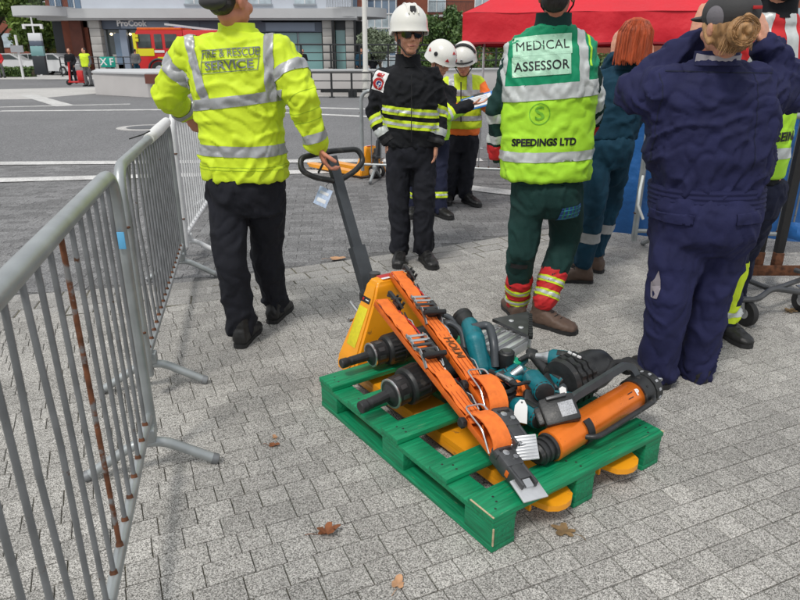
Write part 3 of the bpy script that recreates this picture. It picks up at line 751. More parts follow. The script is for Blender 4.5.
# --- two orange tensioning struts with webbing, buckles and steel feet
def make_strut(label, top, bot, foot_dir, belt_at=.80, buckle_at=.42, letters=False, w=.066, k2=1.0):
    top, bot = V(top), V(bot); t = thing('stabilising_strut', label, 'stabilising strut', V((bot.x, bot.y, .144)), 'orange stabilising struts leaning on the pallet truck mast')
    d = (bot - top).normalized(); L = (bot - top).length
    wd = (pa * .93 + pb * .25); wd = (wd - d * wd.dot(d)).normalized(); n = wd.cross(d)
    if n.z < 0: n = -n
    mt = Matrix((wd, n, d)).transposed().to_4x4(); mt = TR(top, mt)
    def fl(z): return mt @ V((0, 0, z))
    # rail: an open channel
    h = .014
    ch = M().box((w, .006, L), (0, -h / 2, L / 2), mt, .001)
    for s in (-1, 1): ch.box((.005, h + .01, L), (s * w / 2, 0.001, L / 2), mt, .001)
    rail = ch.build('rail', K('orange'), t)
    for k in range(7):
        zz_ = L * (.1 + .115 * k); M().box((.012, .026, .03), (w / 2 + .006, .008, zz_), mt, .003).cyl(mt @ V((w * .3, -.02, zz_ + .03)), mt @ V((w * .62, .02, zz_ + .03)), .006, seg=8).build('rail_clip', K('black'), rail)
    M().box((.010, .022, L * .9), (w / 2 + .009, -.014, L / 2), mt, .003).build('side_strip', K('dark_steel'), rail)
    for k in range(3):
        c0_ = [mt @ V((w * .62 + .008 * math.sin(k * 2 + j * 1.1), .01 + .02 * math.sin(j * 1.7 + k), L * (.12 + .6 * j / 9))) for j in range(10)]
        M().tube(c0_, .0035, 6).build('cord', K('rubber') if k else K('steel'), rail)
    # webbing: leaves the rail in a shallow bow
    def web(z0, z1, bow, ww, thick=.003, y0=.012):
        pts = [mt @ V((.0025 * math.sin(k * .9 + L * 40), y0 + bow * math.sin(math.pi * k / 28) + .0035 * noise.noise(V((k * .8, L * 30, z0))), z0 + (z1 - z0) * k / 28)) for k in range(29)]
        return M().tube(pts, 0, flat=(ww, thick), hint=n)
    wb = web(.0, L * buckle_at, .004, w * .98, y0=.02).build('webbing', K('orange_web'), t)
    for s in (-1, 1):
        M().box((.004, .001, L * buckle_at - .02), (s * w * .43, .0235, L * buckle_at / 2), mt).build('webbing_edge', mat('web_line', (.42, .08, .012), .8), wb)
    wb2 = web(L * buckle_at, L * belt_at, .006, w * .93, y0=.016).build('webbing', K('orange_web'), t)
    for s in (-.3, 0, .3):
        M().box((.003, .001, L * (belt_at - buckle_at) - .05), (s * w, .0225, L * (belt_at + buckle_at) / 2), mt).build('webbing_stripe', MATS['web_line'], wb2)
    # ratchet buckle: two side plates, cross bars, a lever
    zb = L * buckle_at
    bk = M()
    for s in (-1, 1):
        pts = [mt @ V((s * (w / 2 + .006), .02 + y, zb + z)) for y, z in ((.02, -.075), (.028, -.04), (.014, 0), (.03, .04), (.012, .085), (-.005, .11))]
        bk.tube(pts, 0, flat=(.004, .016), hint=n)
    buck = bk.build('buckle', K('steel'), t)
    for z in (-.06, -.03, .0, .03):
        M().cyl(mt @ V((-w / 2 - .012, .045, zb + z)), mt @ V((w / 2 + .012, .045, zb + z)), .0065, seg=8).build('buckle_bar', K('steel') if z < -.01 else K('dark_steel'), buck)
    M().box((w * .7, .03, .05), (w * .1, .035, zb + .045), mt, .008).box((.02, .04, .12), (w * .62, .03, zb + .03), mt, .006).build('ratchet', K('black'), buck)
    M().cyl(mt @ V((-w / 2 - .016, .06, zb + .085)), mt @ V((w / 2 + .02, .06, zb + .085)), .011, seg=12).build('lever', K('rubber'), buck)
    # clip at the top
    c = M().tube(arc([mt @ V((w * .52, .03, -.012)), mt @ V((w * .66, .045, .03)), mt @ V((w * .6, .05, .08)), mt @ V((w * .8, .03, .10))], .01, 3), .007, 8)
    c.box((.02, .03, .05), (w * .66, .025, .06), mt, .004).box((.018, .018, .07), (w * .6, .045, .02), mt, .004).cyl(mt @ V((w * .4, .04, .03)), mt @ V((w * .95, .05, .05)), .006, seg=8)
    for k in range(3): c.cyl(mt @ V((w * .72, .0, .02 + k * .03)), mt @ V((w * .9, .055, .03 + k * .03)), .006, seg=8)
    c.build('top_clip', K('black'), t)
    M().tube(arc([mt @ V((w * .55, .02, .1)), mt @ V((w * .6, .03, L * .25)), mt @ V((w * .58, .028, zb - .07))], .05, 4), .0035, 6).build('cable', K('red_part'), t)
    # wound webbing roll near the foot, held by a wire frame
    zr = L * belt_at
    roll = [mt @ V((0, .012 + .062 * math.sin(a), zr + .055 - .092 * math.cos(a))) for a in [math.pi * k / 12 for k in range(13)]]
    M().tube(roll, 0, flat=(w * 1.16, .005), hint=n).build('webbing_roll', K('orange_web'), t)
    for s in (-1, 1):
        M().ell(mt @ V((s * w * .36, .025, zr + .055)), (.004, .02, .03), None, 8, 6).build('roll_side', K('orange'), t)
    wf = arc([mt @ V((-w / 2 - .006, .0, zr + .13)), mt @ V((-w / 2 - .006, .05, zr + .06)), mt @ V((-w / 2 - .006, .05, zr - .055)), mt @ V((w / 2 + .006, .05, zr - .055)), mt @ V((w / 2 + .006, .05, zr + .06)), mt @ V((w / 2 + .006, .0, zr + .14))], .02, 4)
    M().tube(wf, .0038, 8).build('wire_frame', K('steel'), t)
    for s in (-1, 1):
        kn = M().lathe([(0, .012), (.01, .012), (.012, .021), (.026, .021), (.03, .015)], TR(mt @ V((s * (w / 2 - .002), .0, zr - .03)), axes(wd * s)), 14, ribs=(7, .003, .012, .026)).build('knob', K('rubber'), t)
    # head and steel foot plate
    z1 = L - .06
    hd = M().box((w * 1.15, .062, .10), (0, .004, z1 + .0), mt, .012).box((w * .8, .055, .07), (0, .004, z1 + .07), mt, .012).box((w * 1.3, .03, .03), (0, .02, z1 - .02), mt, .008)
    for s in (-1, 1): hd.box((.012, .05, .1), (s * w * .42, .004, z1 + .08), mt, .004)
    head = hd.build('foot_head', K('dark_steel'), t)
    M().lathe([(0, .012), (.003, .012), (.004, .006)], TR(mt @ V((-.008, .0355, z1 - .005)), axes(n)), 16).lathe([(0, .009), (.005, .009)], TR(mt @ V((.014, .0355, z1 + .02)), axes(n)), 12).build('bolt', K('steel'), head)
    fp = mt @ V((0, .0, z1 + .13))
    fd = V(foot_dir).normalized(); fm = TR(fp, axes(fd, wd))
    M().cyl(mt @ V((0, .0, z1 + .09)), fp, .014, seg=14).tube([mt @ V((0, .02, z1 + .075)), fp + n * .01], 0, flat=(.03, .016), hint=n).build('foot_pin', K('steel'), head)
    pl = M().box((.105, .085, .007), (0, 0, .004), fm, .003)
    if letters:
        for k in range(8): pl.box((.1, .004, .005), (0, -.037 + k * .0105, .009), fm, .001)
    else: pl.box((.09, .003, .004), (0, .04, .008), fm)
    pl.build('foot_plate', K('alu'), t)
    if letters:
        o = mt @ V((0, .026, L * .565))
        qm = TR(o, Matrix((d, n.cross(d), n)).transposed().to_4x4())
        lettering('HOLM', .05, qm, K('print_brown'), t, .0008, .0012, 1.0)
    return t
sA_t, sA_b = P(381, 303, .455), P(516, 474, .195)
sB_t, sB_b = P(396, 275, .50), P(512, 434, .25)
make_strut('nearer orange strut, ending in a smooth steel foot plate on the front board', sA_t, sA_b, (pa * .1 - pb * .35 + V((0, 0, .9))), .775, .36)
make_strut('farther orange strut with printed letters, ending in a ribbed steel foot', sB_t, sB_b, (-pa * .55 - pb * .65 + V((0, 0, .5))), .775, .30, letters=True)

# --- orange rescue cylinder with black handles at the front right
t = thing('hydraulic_cylinder', 'large orange hydraulic rescue cylinder with black handles lying on the right of the pallet', 'hydraulic rescue cylinder', P(590, 440, .144))
c0, c1 = P(535, 455, .19), P(651, 384, .245)
d = (c1 - c0).normalized(); L = (c1 - c0).length; mt = TR(c0, axes(d, (0, 0, 1))); rr = .058
r0 = .055
M().lathe([(0, .03), (.0, .034), (.012, .04), (.014, .046), (.024, .046), (.026, .041), (.036, .041), (.038, .047), (.048, .047), (.05, .042), (.06, .042), (.062, .05), (.078, .052)], mt, 32).build('rear_coupling', K('black'), t)
M().lathe([(.074, rr * .9), (.078, rr), (L - .125, rr), (L - .12, rr * .96)], mt, 44).build('barrel', K('orange_metal'), t)
nk = M().lathe([(L - .128, rr), (L - .127, rr + .008), (L - .07, rr + .011), (L - .068, rr + .005), (L - .062, rr + .005), (L - .06, rr + .011), (L - .02, rr + .009), (L - .012, rr + .002), (L - .0, .044), (L + .002, .03)], mt, 64, ribs=(16, .002, L - .062, L - .03)).build('control_ring', K('black'), t)
for k in range(12):
    a = k * math.pi / 6 + .2
    M().box((.004, .010, .012), (0, 0, 0), mt @ Matrix.Rotation(a, 4, 'Z') @ TR((rr + .0105, 0, L - .04))).build('ring_mark', K('sticker_grey'), nk)
    if k % 2: M().lathe([(0, .005), (.001, .005)], mt @ Matrix.Rotation(a, 4, 'Z') @ TR((rr + .0098, 0, L - .10), axes((1, 0, 0))), 10).build('bolt_hole', K('ink'), nk)
# chain link eye
for k, (ox, ang) in enumerate(((0, 0), (.03, 1.2))):
    ring = [mt @ (Matrix.Rotation(ang * .5, 4, 'Z') @ V((.014 * math.cos(a), .008 * math.sin(a) * (1 if k else 1.2), L + ox + .014 + .018 * math.sin(a)))) for a in [2 * math.pi * i / 14 for i in range(14)]]
    M().tube(ring, .0048, 8, closed=True).build('shackle', K('steel'), t)
up = mt.to_3x3() @ V((1, 0, 0))
sd_ = mt.to_3x3() @ V((0, 1, 0))
hu = (V((0, 0, 1)) * .88 + sd_ * (.35 if sd_.dot(pb) > 0 else -.35)).normalized(); hu = (hu - d * hu.dot(d)).normalized()
def ax(z, h): return c0 + d * z + hu * h
M().tube(arc([ax(.20, .055), ax(.215, .085), ax(.245, .115), ax(L - .12, .125), ax(L - .085, .10), ax(L - .075, .06)], .03, 5), 0, flat=(.028, .022), hint=sd_).build('carry_handle', K('handle_grey'), t)
M().box((.05, .045, .02), (0, 0, 0), TR(ax(.195, .06), axes(hu, d)), .006).build('handle_foot', K('handle_grey'), t)
lu = (-V((0, 0, 1)) * .28 - hu.cross(d) * (1 if hu.cross(d).y > 0 else -1)).normalized(); lu = (lu - d * lu.dot(d)).normalized()
def al(z, h): return c0 + d * z + lu * h
M().tube(arc([al(.20, .04), al(.225, .082), al(.26, .088), al(L - .115, .088), al(L - .08, .06)], .025, 5), .0105, 12).build('lower_handle', K('black'), t)
# clamp strap across the barrel
vq = (V((0, 0, 1.5)) - c0).normalized(); vq = (vq - d * vq.dot(d)).normalized(); wq = d.cross(vq); wq = wq if wq.z < 0 else -wq
sp_ = [c0 + d * .235 + (vq * math.cos(a) + wq * math.sin(a)) * (rr + .003) for a in [R(-12 + 8 * k) for k in range(14)]]
M().tube(sp_, 0, flat=(.032, .007), hint=lu).build('clamp_strap', K('rubber'), t)
vw = (V((0, 0, 1.5)) - c0).normalized(); vw = (vw - d * vw.dot(d)).normalized(); xx = vw.cross(d)
om = Matrix((d, -xx if (-xx).z > 0 else xx, vw)).transposed().to_4x4()
lettering('P', .034, TR(c0 + d * (L - .155) + vw * (rr + .0012), om @ Matrix.Rotation(R(-8), 4, 'Z')), K('print_white'), t, .0004, .0018)
for zz, hh in ((L - .19, .012), (L - .20, -.006)):
    M().box((.028, .0035, .0008), (0, 0, 0), TR(c0 + d * zz + vw * (rr + .0006) + om.to_3x3() @ V((0, hh, 0)), om)).build('print_line', K('ink'), t)

# --- black ribbed cutter drum behind it
t = thing('ribbed_pump', 'black ribbed round pump standing behind the orange cylinder', 'pump', P(585, 400, .144))
g0 = P(560, 388, .24); g1 = P(626, 360, .245); dd = (g1 - g0).normalized(); mt = TR(g0 + V((0, .02, .01)), axes(dd, (0, 0, 1))) @ Matrix.Scale(1.2, 4)
M().lathe([(0, 0.0610), (.004, 0.0756), (.022, 0.0805), (.024, 0.0732), (.028, 0.0732), (.03, 0.0842), (.048, 0.0854), (.05, 0.0769), (.054, 0.0769), (.056, 0.0866), (.074, 0.0866), (.076, 0.0769), (.08, 0.0769), (.082, 0.0866), (.1, 0.0866), (.104, 0.0732), (.18, 0.0708), (.22, 0.0610), (.25, 0.0366)], mt, 56, ribs=(14, .006, .03, .1)).build('ribbed_body', K('black'), t)
for k in (-1, 0, 1):
    M().box((.006, .014, .006), (0, 0, 0), mt @ TR((.088, k * .02, .066))).build('dial_mark', K('print_white'), t)
M().ell(P(628, 366, .25), (.045, .035, .04)).build('end_cap', K('rubber'), t)
M().tube(arc([P(604, 380, .26), P(612, 362, .30), P(632, 362, .29), P(645, 375, .26)], .03, 5), .012, 10).build('hose', K('rubber'), t)

# --- reciprocating saw
t = thing('cordless_saw', 'teal and black cordless saw with a loop handle standing at the back of the load', 'cordless saw', P(486, 372, .144))
s0, s1 = P(463, 318, .36), P(489, 357, .27)
d = (s1 - s0).normalized()
M().lathe([(-.02, .038), (-.018, .046), (.0, .048), (.006, .043), (.05, .042), (.085, .039), (.11, .034)], TR(s0, axes(d)), 30).build('motor_boot', K('black'), t)
M().cap(P(470, 326, .355), P(475, 340, .345), .042, .046).cap(P(475, 340, .345), P(481, 367, .25), .046, .040).cap(P(478, 352, .30), P(489, 372, .22), .04, .037).clay('housing', K('teal'), t, .005, 4)
M().tube(arc([P(472, 328, .375), P(489, 324, .385), P(494, 342, .345), P(495, 367, .25)], .035, 6), .019, 12).build('loop_handle', K('handle_grey'), t)
M().box((.10, .075, .03), (0, 0, 0), TR(P(489, 372, .215), axes((.15, -.2, 1), (1, .25, 0))), .008).build('battery', K('black'), t)
M().box((.102, .077, .008), (0, 0, 0), TR(P(489, 369, .226), axes((.15, -.2, 1), (1, .25, 0))), .003).build('battery_band', K('teal'), t)

# --- black bent carrying bars in the middle
t = thing('hydraulic_spreader', 'silver hydraulic combination tool with black carrying bars and a toothed dark jaw', 'rescue spreader', P(500, 372, .144))
M().tube(arc([P(428, 322, .335), P(434, 311, .37), P(452, 318, .36), P(461, 334, .32)], .03, 5), .0125, 12).build('carrying_bar', K('handle_grey'), t)
M().tube(arc([P(440, 332, .34), P(447, 321, .37), P(462, 330, .35), P(468, 368, .235), P(462, 380, .21)], .035, 5), .0145, 12).build('carrying_bar', K('handle_grey'), t)
j0 = P(470, 366, .26); ex = (P(548, 330, .29) - P(478, 372, .26)).normalized(); ey = (P(500, 318, .30) - P(528, 352, .28)); ey = (ey - ex * ey.dot(ex)).normalized(); ez = ex.cross(ey)
jm = Matrix((ex, ey, ez)).transposed().to_4x4(); J0 = P(488, 356, .275)
jt = TR(J0 + V((.012, .01, .0)), jm) @ Matrix.Scale(1.32, 4)
body = M().box((.15, .15, .035), (.085, .035, -.01), jt, .006).build('jaw_body', K('alu'), t)
for k in range(5):
    M().box((.15, .013, .014), (.088, -.032 + k * .032, .0145), jt, .003).build('jaw_rib', K('alu') if k % 2 == 0 else K('steel'), body)
M().box((.012, .15, .04), (.166, .03, -.006), jt, .004).build('jaw_plate', K('alu'), t)
tri = M().prism([(.145, -.045), (.165, .12), (.30, .062), (.292, .05)], .012, jt @ TR((0, 0, .022)))
tri_o = tri.build('toothed_jaw', K('dark_steel'), t)
for (x, y) in ((.175, .005), (.195, .06)): M().lathe([(0, .009), (.002, .009), (.004, .006)], jt @ TR((x, y, .034)), 14).build('rivet', K('alu'), tri_o)
for k in range(10):
    x = .152 + k * .0148; y = -.047 + k * .0104
    M().box((.012, .014, .016), (0, 0, 0), jt @ TR((x, y - .004, .028), Matrix.Rotation(R(35 + (k % 2) * 25), 4, 'Z')), .002).build('tooth', K('black'), tri_o)
M().lathe([(-.05, .026), (.026, .026), (.03, .022)], jt @ TR((.012, -.055, .0)), 22).build('pivot_pin', K('black'), t)
M().lathe([(.03, .017), (.034, .015), (.034, .008)], jt @ TR((.012, -.055, .0)), 18).build('pivot_cap', K('dark_steel'), t)
M().cap(P(478, 372, .22), P(448, 358, .22), .05, .048).build('tool_body', K('black'), t)

# --- cordless drills and drivers
def make_driver(label, nose, back, grip_end, bm_=None, group='teal cordless drivers in the load', body_r=.034, sc=1.12, nose_m='steel', bat=True):
    nose, back, ge = V(nose), V(back), V(grip_end); t = thing('cordless_driver', label, 'cordless driver', V((back.x, back.y, .144)), group)
    d = (nose - back).normalized(); L = (nose - back).length; up = (back - ge); up = (up - d * up.dot(d)).normalized(); sdv = d.cross(up)
    m = TR(back, Matrix((sdv, up, d)).transposed().to_4x4())
    r = body_r * sc
    M().lathe([(-.002, r * .7), (.004, r * .95), (.02, r), (L * .6, r * 1.0), (L * .68, r * .8)], m, 28).build('motor_housing', K('teal'), t)
    M().lathe([(-.006, r * .6), (-.002, r * .85), (.012, r * 1.02), (.016, r * .96)], m, 26, ribs=(12, .002, 0, .013)).build('rear_cap', K('black'), t)
    M().lathe([(L * .66, r * .82), (L * .72, r * .78), (L * .8, r * .62), (L * .86, r * .45), (L, r * .38)], m, 22).build('chuck', K(nose_m), t)
    for s in (-1, 1):
        M().box((.003, r * .7, L * .35), (s * r * .99, 0, L * .3), m, .001).build('side_grip', K('black'), t)
    g0 = m @ V((0, -r * .6, L * .22)); gd = (ge - g0)
    M().tube([g0, g0 + gd * .3, g0 + gd * .65, ge], [.019 * sc, .0175 * sc, .018 * sc, .021 * sc], 14).build('grip', K('handle_grey'), t)
    M().tube([g0 + d * .017, g0 + gd * .35 + d * .015], .007, 8).build('trigger', K('black'), t)
    if bat:
        bmt = TR(ge + gd.normalized() * .018, Matrix((sdv, -gd.normalized(), d)).transposed().to_4x4())
        M().box((.062 * sc, .03, .092 * sc), (0, .0, .008), bmt, .008).build('battery', K('black'), t)
        M().box((.064 * sc, .012, .094 * sc), (0, .02, .008), bmt, .004).build('battery_mount', K('teal'), t)
    return t
make_driver('teal impact driver lying highest at the back of the load, its grip pointing down', P(536, 356, .29), P(577, 361, .30), P(562, 398, .22))
make_driver('teal cordless driver in the middle of the load above the black battery', P(525, 371, .245), P(545, 393, .275), P(556, 418, .225), body_r=.036, sc=1.2)
make_driver('teal cordless grinder at the foot of the silver jaw', P(500, 388, .235), P(522, 372, .245), P(546, 388, .22), nose_m='black', body_r=.034)
make_driver('teal cordless drill lying low under the other drivers beside the white tag', P(505, 398, .205), P(540, 420, .215), P(560, 400, .19), nose_m='black', body_r=.036)
make_driver('teal cordless driver wedged under the lettered strut, its black base against the saw', P(488, 384, .20), P(508, 376, .23), P(520, 398, .18), nose_m='black')
make_driver('teal cordless driver lying between the high impact driver and the ribbed pump', P(548, 372, .25), P(566, 384, .25), P(548, 398, .2), nose_m='black')
# cable-like black bits between them
t = thing('black_grinder', 'black cordless grinder with a green lock ring between the drivers', 'grinder', P(520, 380, .144))
M().cap(P(520, 360, .27), P(535, 352, .285), .012, .014).cap(P(530, 352, .285), P(547, 372, .25), .02, .024).clay('grinder_body', K('black'), t, .005, 3)
M().lathe([(0, .02), (.008, .022), (.012, .018)], TR(P(516, 362, .262), axes((.3, -.3, .8))), 20).build('lock_ring', K('teal_green'), t)
M().cap(P(508, 372, .245), P(524, 360, .25), .016, .02).build('guard', K('teal'), t)
# battery pack in front
t = thing('battery_pack', 'black battery pack with a grey label lying against the orange cylinder', 'battery', P(556, 420, .144))
bmx = TR(P(559, 411, .285), axes((-.12, -.6, .75), (1, .28, 0)))
M().box((.13, .105, .055), mt=bmx, bev=.01).build('battery_case', K('black'), t)
M().box((.075, .014, .02), (0, .043, .031), bmx, .004).build('latch', K('dark_steel'), t)
M().box((.055, .055, .001), (.026, -.006, .0282), bmx, .0003).build('label', K('sticker_grey'), t)
M().cap(P(540, 418, .20), P(522, 405, .21), .028, .03).clay('battery_mount', K('black'), t, .006, 3)
M().box((.05, .07, .03), (-.06, 0, -.012), bmx, .008).build('terminal_block', K('black'), t)
for (lab, px_, py_, z_, ax1, ax2) in (('small black battery pack among the teal drivers behind the white tag', 534, 402, .225, (.2, -.5, .8), (1, -.3, 0)), ('black battery pack half buried between the saw and the silver jaw', 512, 378, .215, (-.3, -.4, .8), (.6, .8, 0)), ('black battery pack standing beside the ribbed pump', 552, 384, .235, (.4, -.3, .8), (.8, -.6, 0))):
    t = thing('battery_pack', lab, 'battery', P(px_, py_, .144)); bq = TR(P(px_, py_, z_), axes(ax1, ax2))
    M().box((.095, .075, .04), mt=bq, bev=.008).build('battery_case', K('black'), t)
    M().box((.06, .012, .016), (0, .03, .022), bq, .004).build('latch', K('dark_steel'), t)
    M().box((.097, .02, .03), (0, -.03, .0), bq, .004).build('base_strip', K('teal'), t)
t = thing('hydraulic_hose', 'thin black hose looping over the teal drivers in the centre of the load', 'hose', P(520, 395, .2))
M().tube(arc([P(470, 372, .22), P(492, 372, .26), P(515, 386, .285), P(532, 380, .29), P(548, 398, .24), P(540, 412, .2)], .05, 6), .0075, 8).build('hose', K('rubber'), t)
M().cyl(P(498, 375, .265), P(508, 380, .275), .013).cyl(P(508, 380, .275), P(512, 383, .278), .016).build('coupling', K('steel'), t)
# silver plate + clip + white tag + orange strap end
t = thing('steel_latch', 'small bright steel latch plate above the black battery pack', 'latch', P(562, 392, .2))
M().prism([(-.012, -.02), (.012, -.022), (.014, .018), (.0, .026), (-.013, .018)], .004, TR(P(563, 393, .265), axes((0, -.7, .7), (1, .1, 0)))).build('plate', K('white_plain'), t)
for yy in (-.008, .008): M().lathe([(0, .005), (.0046, .005)], TR(P(563, 393 - yy * 300, .2665), axes((0, -.7, .7))), 10).build('hole', K('ink'), t)
t = thing('white_tag', 'white paper tag hanging among the tools beside the strut feet', 'tag', P(521, 415, .144))
wt = TR(P(521, 411, .262), axes((-.05, -.75, .66), (1, -.25, 0)))
M().prism([(-.026, -.04), (.026, -.045), (.022, .02), (.008, .042), (-.008, .042), (-.024, .018)], .0015, wt).build('tag_card', K('white_plain'), t)
M().lathe([(.0016, .004), (.002, .004)], wt @ TR((0, .032, 0)), 10).build('eyelet', K('dark_steel'), t)
t = thing('orange_strap', 'loose orange webbing strap end lying across the teal drills', 'strap', P(508, 385, .144))
M().tube([P(486, 376, .255), P(498, 377, .262), P(508, 379, .262), P(519, 385, .25), P(522, 396, .225)], 0, flat=(.052, .004), hint=(0, 0, 1)).build('webbing', K('orange_web'), t)
M().box((.05, .012, .005), (0, 0, 0), TR(P(520, 390, .245), axes((.5, -.5, .5), (.3, -.9, -.3))), .001).build('strap_end', K('orange'), t)
t = thing('red_case', 'dark red tool case partly hidden under the orange struts', 'case', P(470, 395, .144))
M().box((.16, .22, .07), mt=TR(P(472, 395, .185), FM), bev=.012).build('case_body', K('red_part'), t)
for k in (-1, 1): M().box((.03, .008, .02), (k * .05, -.113, .01), TR(P(472, 395, .185), FM), .003).build('case_latch', K('black'), t)
# hoses snaking under
t = thing('hydraulic_hose', 'black hydraulic hose coiled under the tools in the middle of the pallet', 'hose', P(520, 400, .144))
hp = []
for k in range(60):
    a = k * .42; hp.append(F(.46 + .11 * math.cos(a) * (1 - k * .004), .55 + .13 * math.sin(a), .165 + .0016 * k))
M().tube(hp, .011, 8).build('hose_coil', K('rubber'), t)
M().cyl(hp[-1], hp[-1] + V((.05, .02, .03)), .016).build('coupling', K('steel'), t)
# ================================================================ PEOPLE
mat('skin', srgb(205, 148, 122)[:3], .5, 0, nz=(38, .13, 6), bump=(160, .0012), spec=.4, spots=(26, .63, srgb(196, 116, 96)))
mat('skin_ruddy', srgb(190, 125, 100)[:3], .5, 0, nz=(25, .1), bump=(120, .0006))
mat('lips', srgb(165, 95, 85)[:3], .45)
mat('eye_white', (.7, .68, .65), .2); mat('iris', (.05, .04, .03), .15)
mat('brow', (.07, .04, .02), .8)
FAB = dict(bump=(420, .0005, 2), sheen=.15)
mat('hiviz', (.60, .77, .03), .62, 0, nz=(5, .07, 4), bump=(11, .007, 9), spec=.3)
mat('hiviz_lime', (.42, .78, .04), .62, 0, nz=(5, .06, 4), bump=(11, .007, 9), spec=.3)
mat('reflective', (.38, .39, .40), .42, .25, nz=(30, .12, 3), bump=(60, .0006), spec=.5)
mat('reflective_pale', (.55, .58, .57), .42, .2, nz=(30, .1, 3), bump=(60, .0006))
mat('black_cloth', (.011, .012, .015), .85, 0, nz=(8, .25, 4), bump=(13, .007, 9), spec=.25)
mat('black_trousers', (.014, .015, .021), .85, 0, nz=(8, .25, 4), bump=(13, .007, 9), spec=.25)
mat('navy_cloth', (.016, .018, .062), .82, 0, nz=(7, .16, 5), bump=(13, .007, 9), spec=.25)
mat('navy_dark', (.014, .017, .04), .82, 0, nz=(7, .2, 5), bump=(13, .007, 9), spec=.25)
mat('green_cloth', (.010, .038, .034), .82, 0, nz=(7, .2, 5), bump=(13, .007, 9), spec=.25)
mat('teal_cloth', (.008, .042, .075), .82, 0, nz=(7, .2, 5), bump=(13, .007, 9), spec=.25)
mat('vest_green', (.005, .26, .12), .6, 0, nz=(7, .08, 5), bump=(12, .006, 9), spec=.3)
mat('panel_pale', (.45, .74, .55), .45, 0, nz=(20, .05), spec=.5)
mat('red_cloth', (.55, .016, .02), .7, 0, nz=(7, .1, 5), bump=(12, .006, 9))
mat('orange_cloth', (.85, .17, .02), .7, 0, nz=(7, .1, 5), bump=(12, .006, 9))
mat('grey_cloth', (.12, .12, .125), .8, 0, nz=(7, .2, 5), bump=(12, .006, 9))
mat('cap_grey', (.045, .045, .047), .8, 0, nz=(9, .15, 5), bump=(300, .0006))
mat('boot_black', (.012, .012, .012), .45, 0, nz=(20, .3), bump=(60, .001))
mat('boot_brown', (.10, .062, .045), .6, 0, nz=(12, .25), bump=(60, .0012))
mat('helmet_white', (.74, .73, .68), .28, 0, nz=(6, .04), coat=.4, bump=(8, .0004))
mat('helmet_dark', (.02, .022, .024), .3, 0, coat=.3)
mat('glass_dark', (.008, .008, .01), .08, 0, coat=1)
def hairmat(name, c, c2):
    m = mat(name, c, .5, 0, nz=(22, .4, 6), bump=(55, .004, 6), stretch=(2.6, 2.6, .5), spec=.5); return m
hairmat('hair_red', (.42, .075, .022), 0); hairmat('hair_blonde', (.36, .20, .085), 0); hairmat('hair_dark', (.02, .016, .014), 0)

def wrk(amp=.007, f=(7, 7, 11), seed=0, lowz=None, fold=1.0):
    """cloth folds: domain-warped ridges"""
    sx = V((seed * 3.7, seed * 1.3, seed * 2.1))
    def g(p):
        w = noise.noise_vector(p * 3 + sx) * .12
        q_ = V(((p.x + w.x) * f[0], (p.y + w.y) * f[1], (p.z + w.z + .35 * p.x * math.sin(seed)) * f[2])) + sx
        r = max(0, 1 - abs(noise.noise(q_)) * 3.2) ** 1.5
        r2 = max(0, 1 - abs(noise.noise(V((q_.x * 1.7 + q_.z * .8, q_.y * 1.7, q_.z * 1.5 - q_.x * .7)))) * 3.5) ** 1.5
        v = r * 1.25 * fold - r2 * .7 * fold + noise.noise(q_ * 3.1) * .3 + noise.noise(p * 2.5 + sx) * .7 + .1
        k = 1.0
        if lowz: k = 1 + 1.0 * max(0, min(1, (lowz - p.z) / lowz * 1.5))
        return amp * k * (v - .25)
    return g

def hand(U, wr, d, n, side=1, curl=.35, s=1.0, thumb=.3, spread=.06):
    wr, d, n = V(wr), V(d).normalized(), V(n); n = (n - d * n.dot(d)).normalized(); t = d.cross(n) * side
    for k, lat in enumerate((-.026, -.009, .009, .026)):
        U.cap(wr + t * lat * .6 * s + d * .01, wr + d * .082 * s + t * lat * s, .0165 * s, .0125 * s, 8)
        f = (.82, .96, 1.0, .92)[k]; b = wr + d * .085 * s + t * lat * s; a = curl * .5
        dd = (d + t * (lat * spread * 30)).normalized()
        for j, l in enumerate((.043, .027, .022)):
            dr = (dd * math.cos(a) + n * math.sin(a)).normalized(); e = b + dr * l * f * s
            U.cap(b, e, (.0092 - j * .0008) * s, (.0086 - j * .0008) * s, 8); b = e; a += curl
    b = wr + d * .022 * s + t * .026 * s
    for l, q_ in ((.042, (.65, .65, .25)), (.032, (.85, .3, .3 + thumb)), (.026, (.9, .1, .35 + thumb))):
        dr = (d * q_[0] + t * q_[1] + n * q_[2]).normalized(); e = b + dr * l * s; U.cap(b, e, .0125 * s, .0100 * s, 8); b = e
def head(U, c, f, u=(0, 0, 1), s=1.0, ears=True):
    """skull, jaw, nose, brow, lips, ears; returns its frame"""
    c = V(c); u = V(u).normalized(); f = V(f); f = (f - u * f.dot(u)).normalized(); r = f.cross(u)
    q_ = Matrix((r, f, u)).transposed().to_4x4(); m = lambda x, y, z: c + (r * x + f * y + u * z) * s
    e = lambda x, y, z, a, b, cc: U.ell(m(x, y, z), (a * s, b * s, cc * s), q_, 16, 10)
    e(0, -.012, .028, .077, .096, .083); e(0, .03, -.035, .062, .058, .07); e(0, .05, -.09, .034, .034, .026)
    e(0, .02, -.06, .058, .06, .045)
    for k in (-1, 1):
        e(k * .036, .068, -.03, .024, .02, .024); e(k * .03, .079, .018, .026, .014, .011)
        if ears: e(k * .079, -.008, -.012, .011, .02, .032); e(k * .084, -.016, -.004, .008, .011, .022)
    U.cap(m(0, .088, .008), m(0, .109, -.026), .0085 * s, .0125 * s); U.cap(m(-.012, .095, -.032), m(.012, .095, -.032), .009 * s)
    U.cap(m(-.018, .084, -.062), m(.018, .084, -.062), .0075 * s); U.cap(m(-.014, .083, -.073), m(.014, .083, -.073), .0078 * s)
    return m, q_
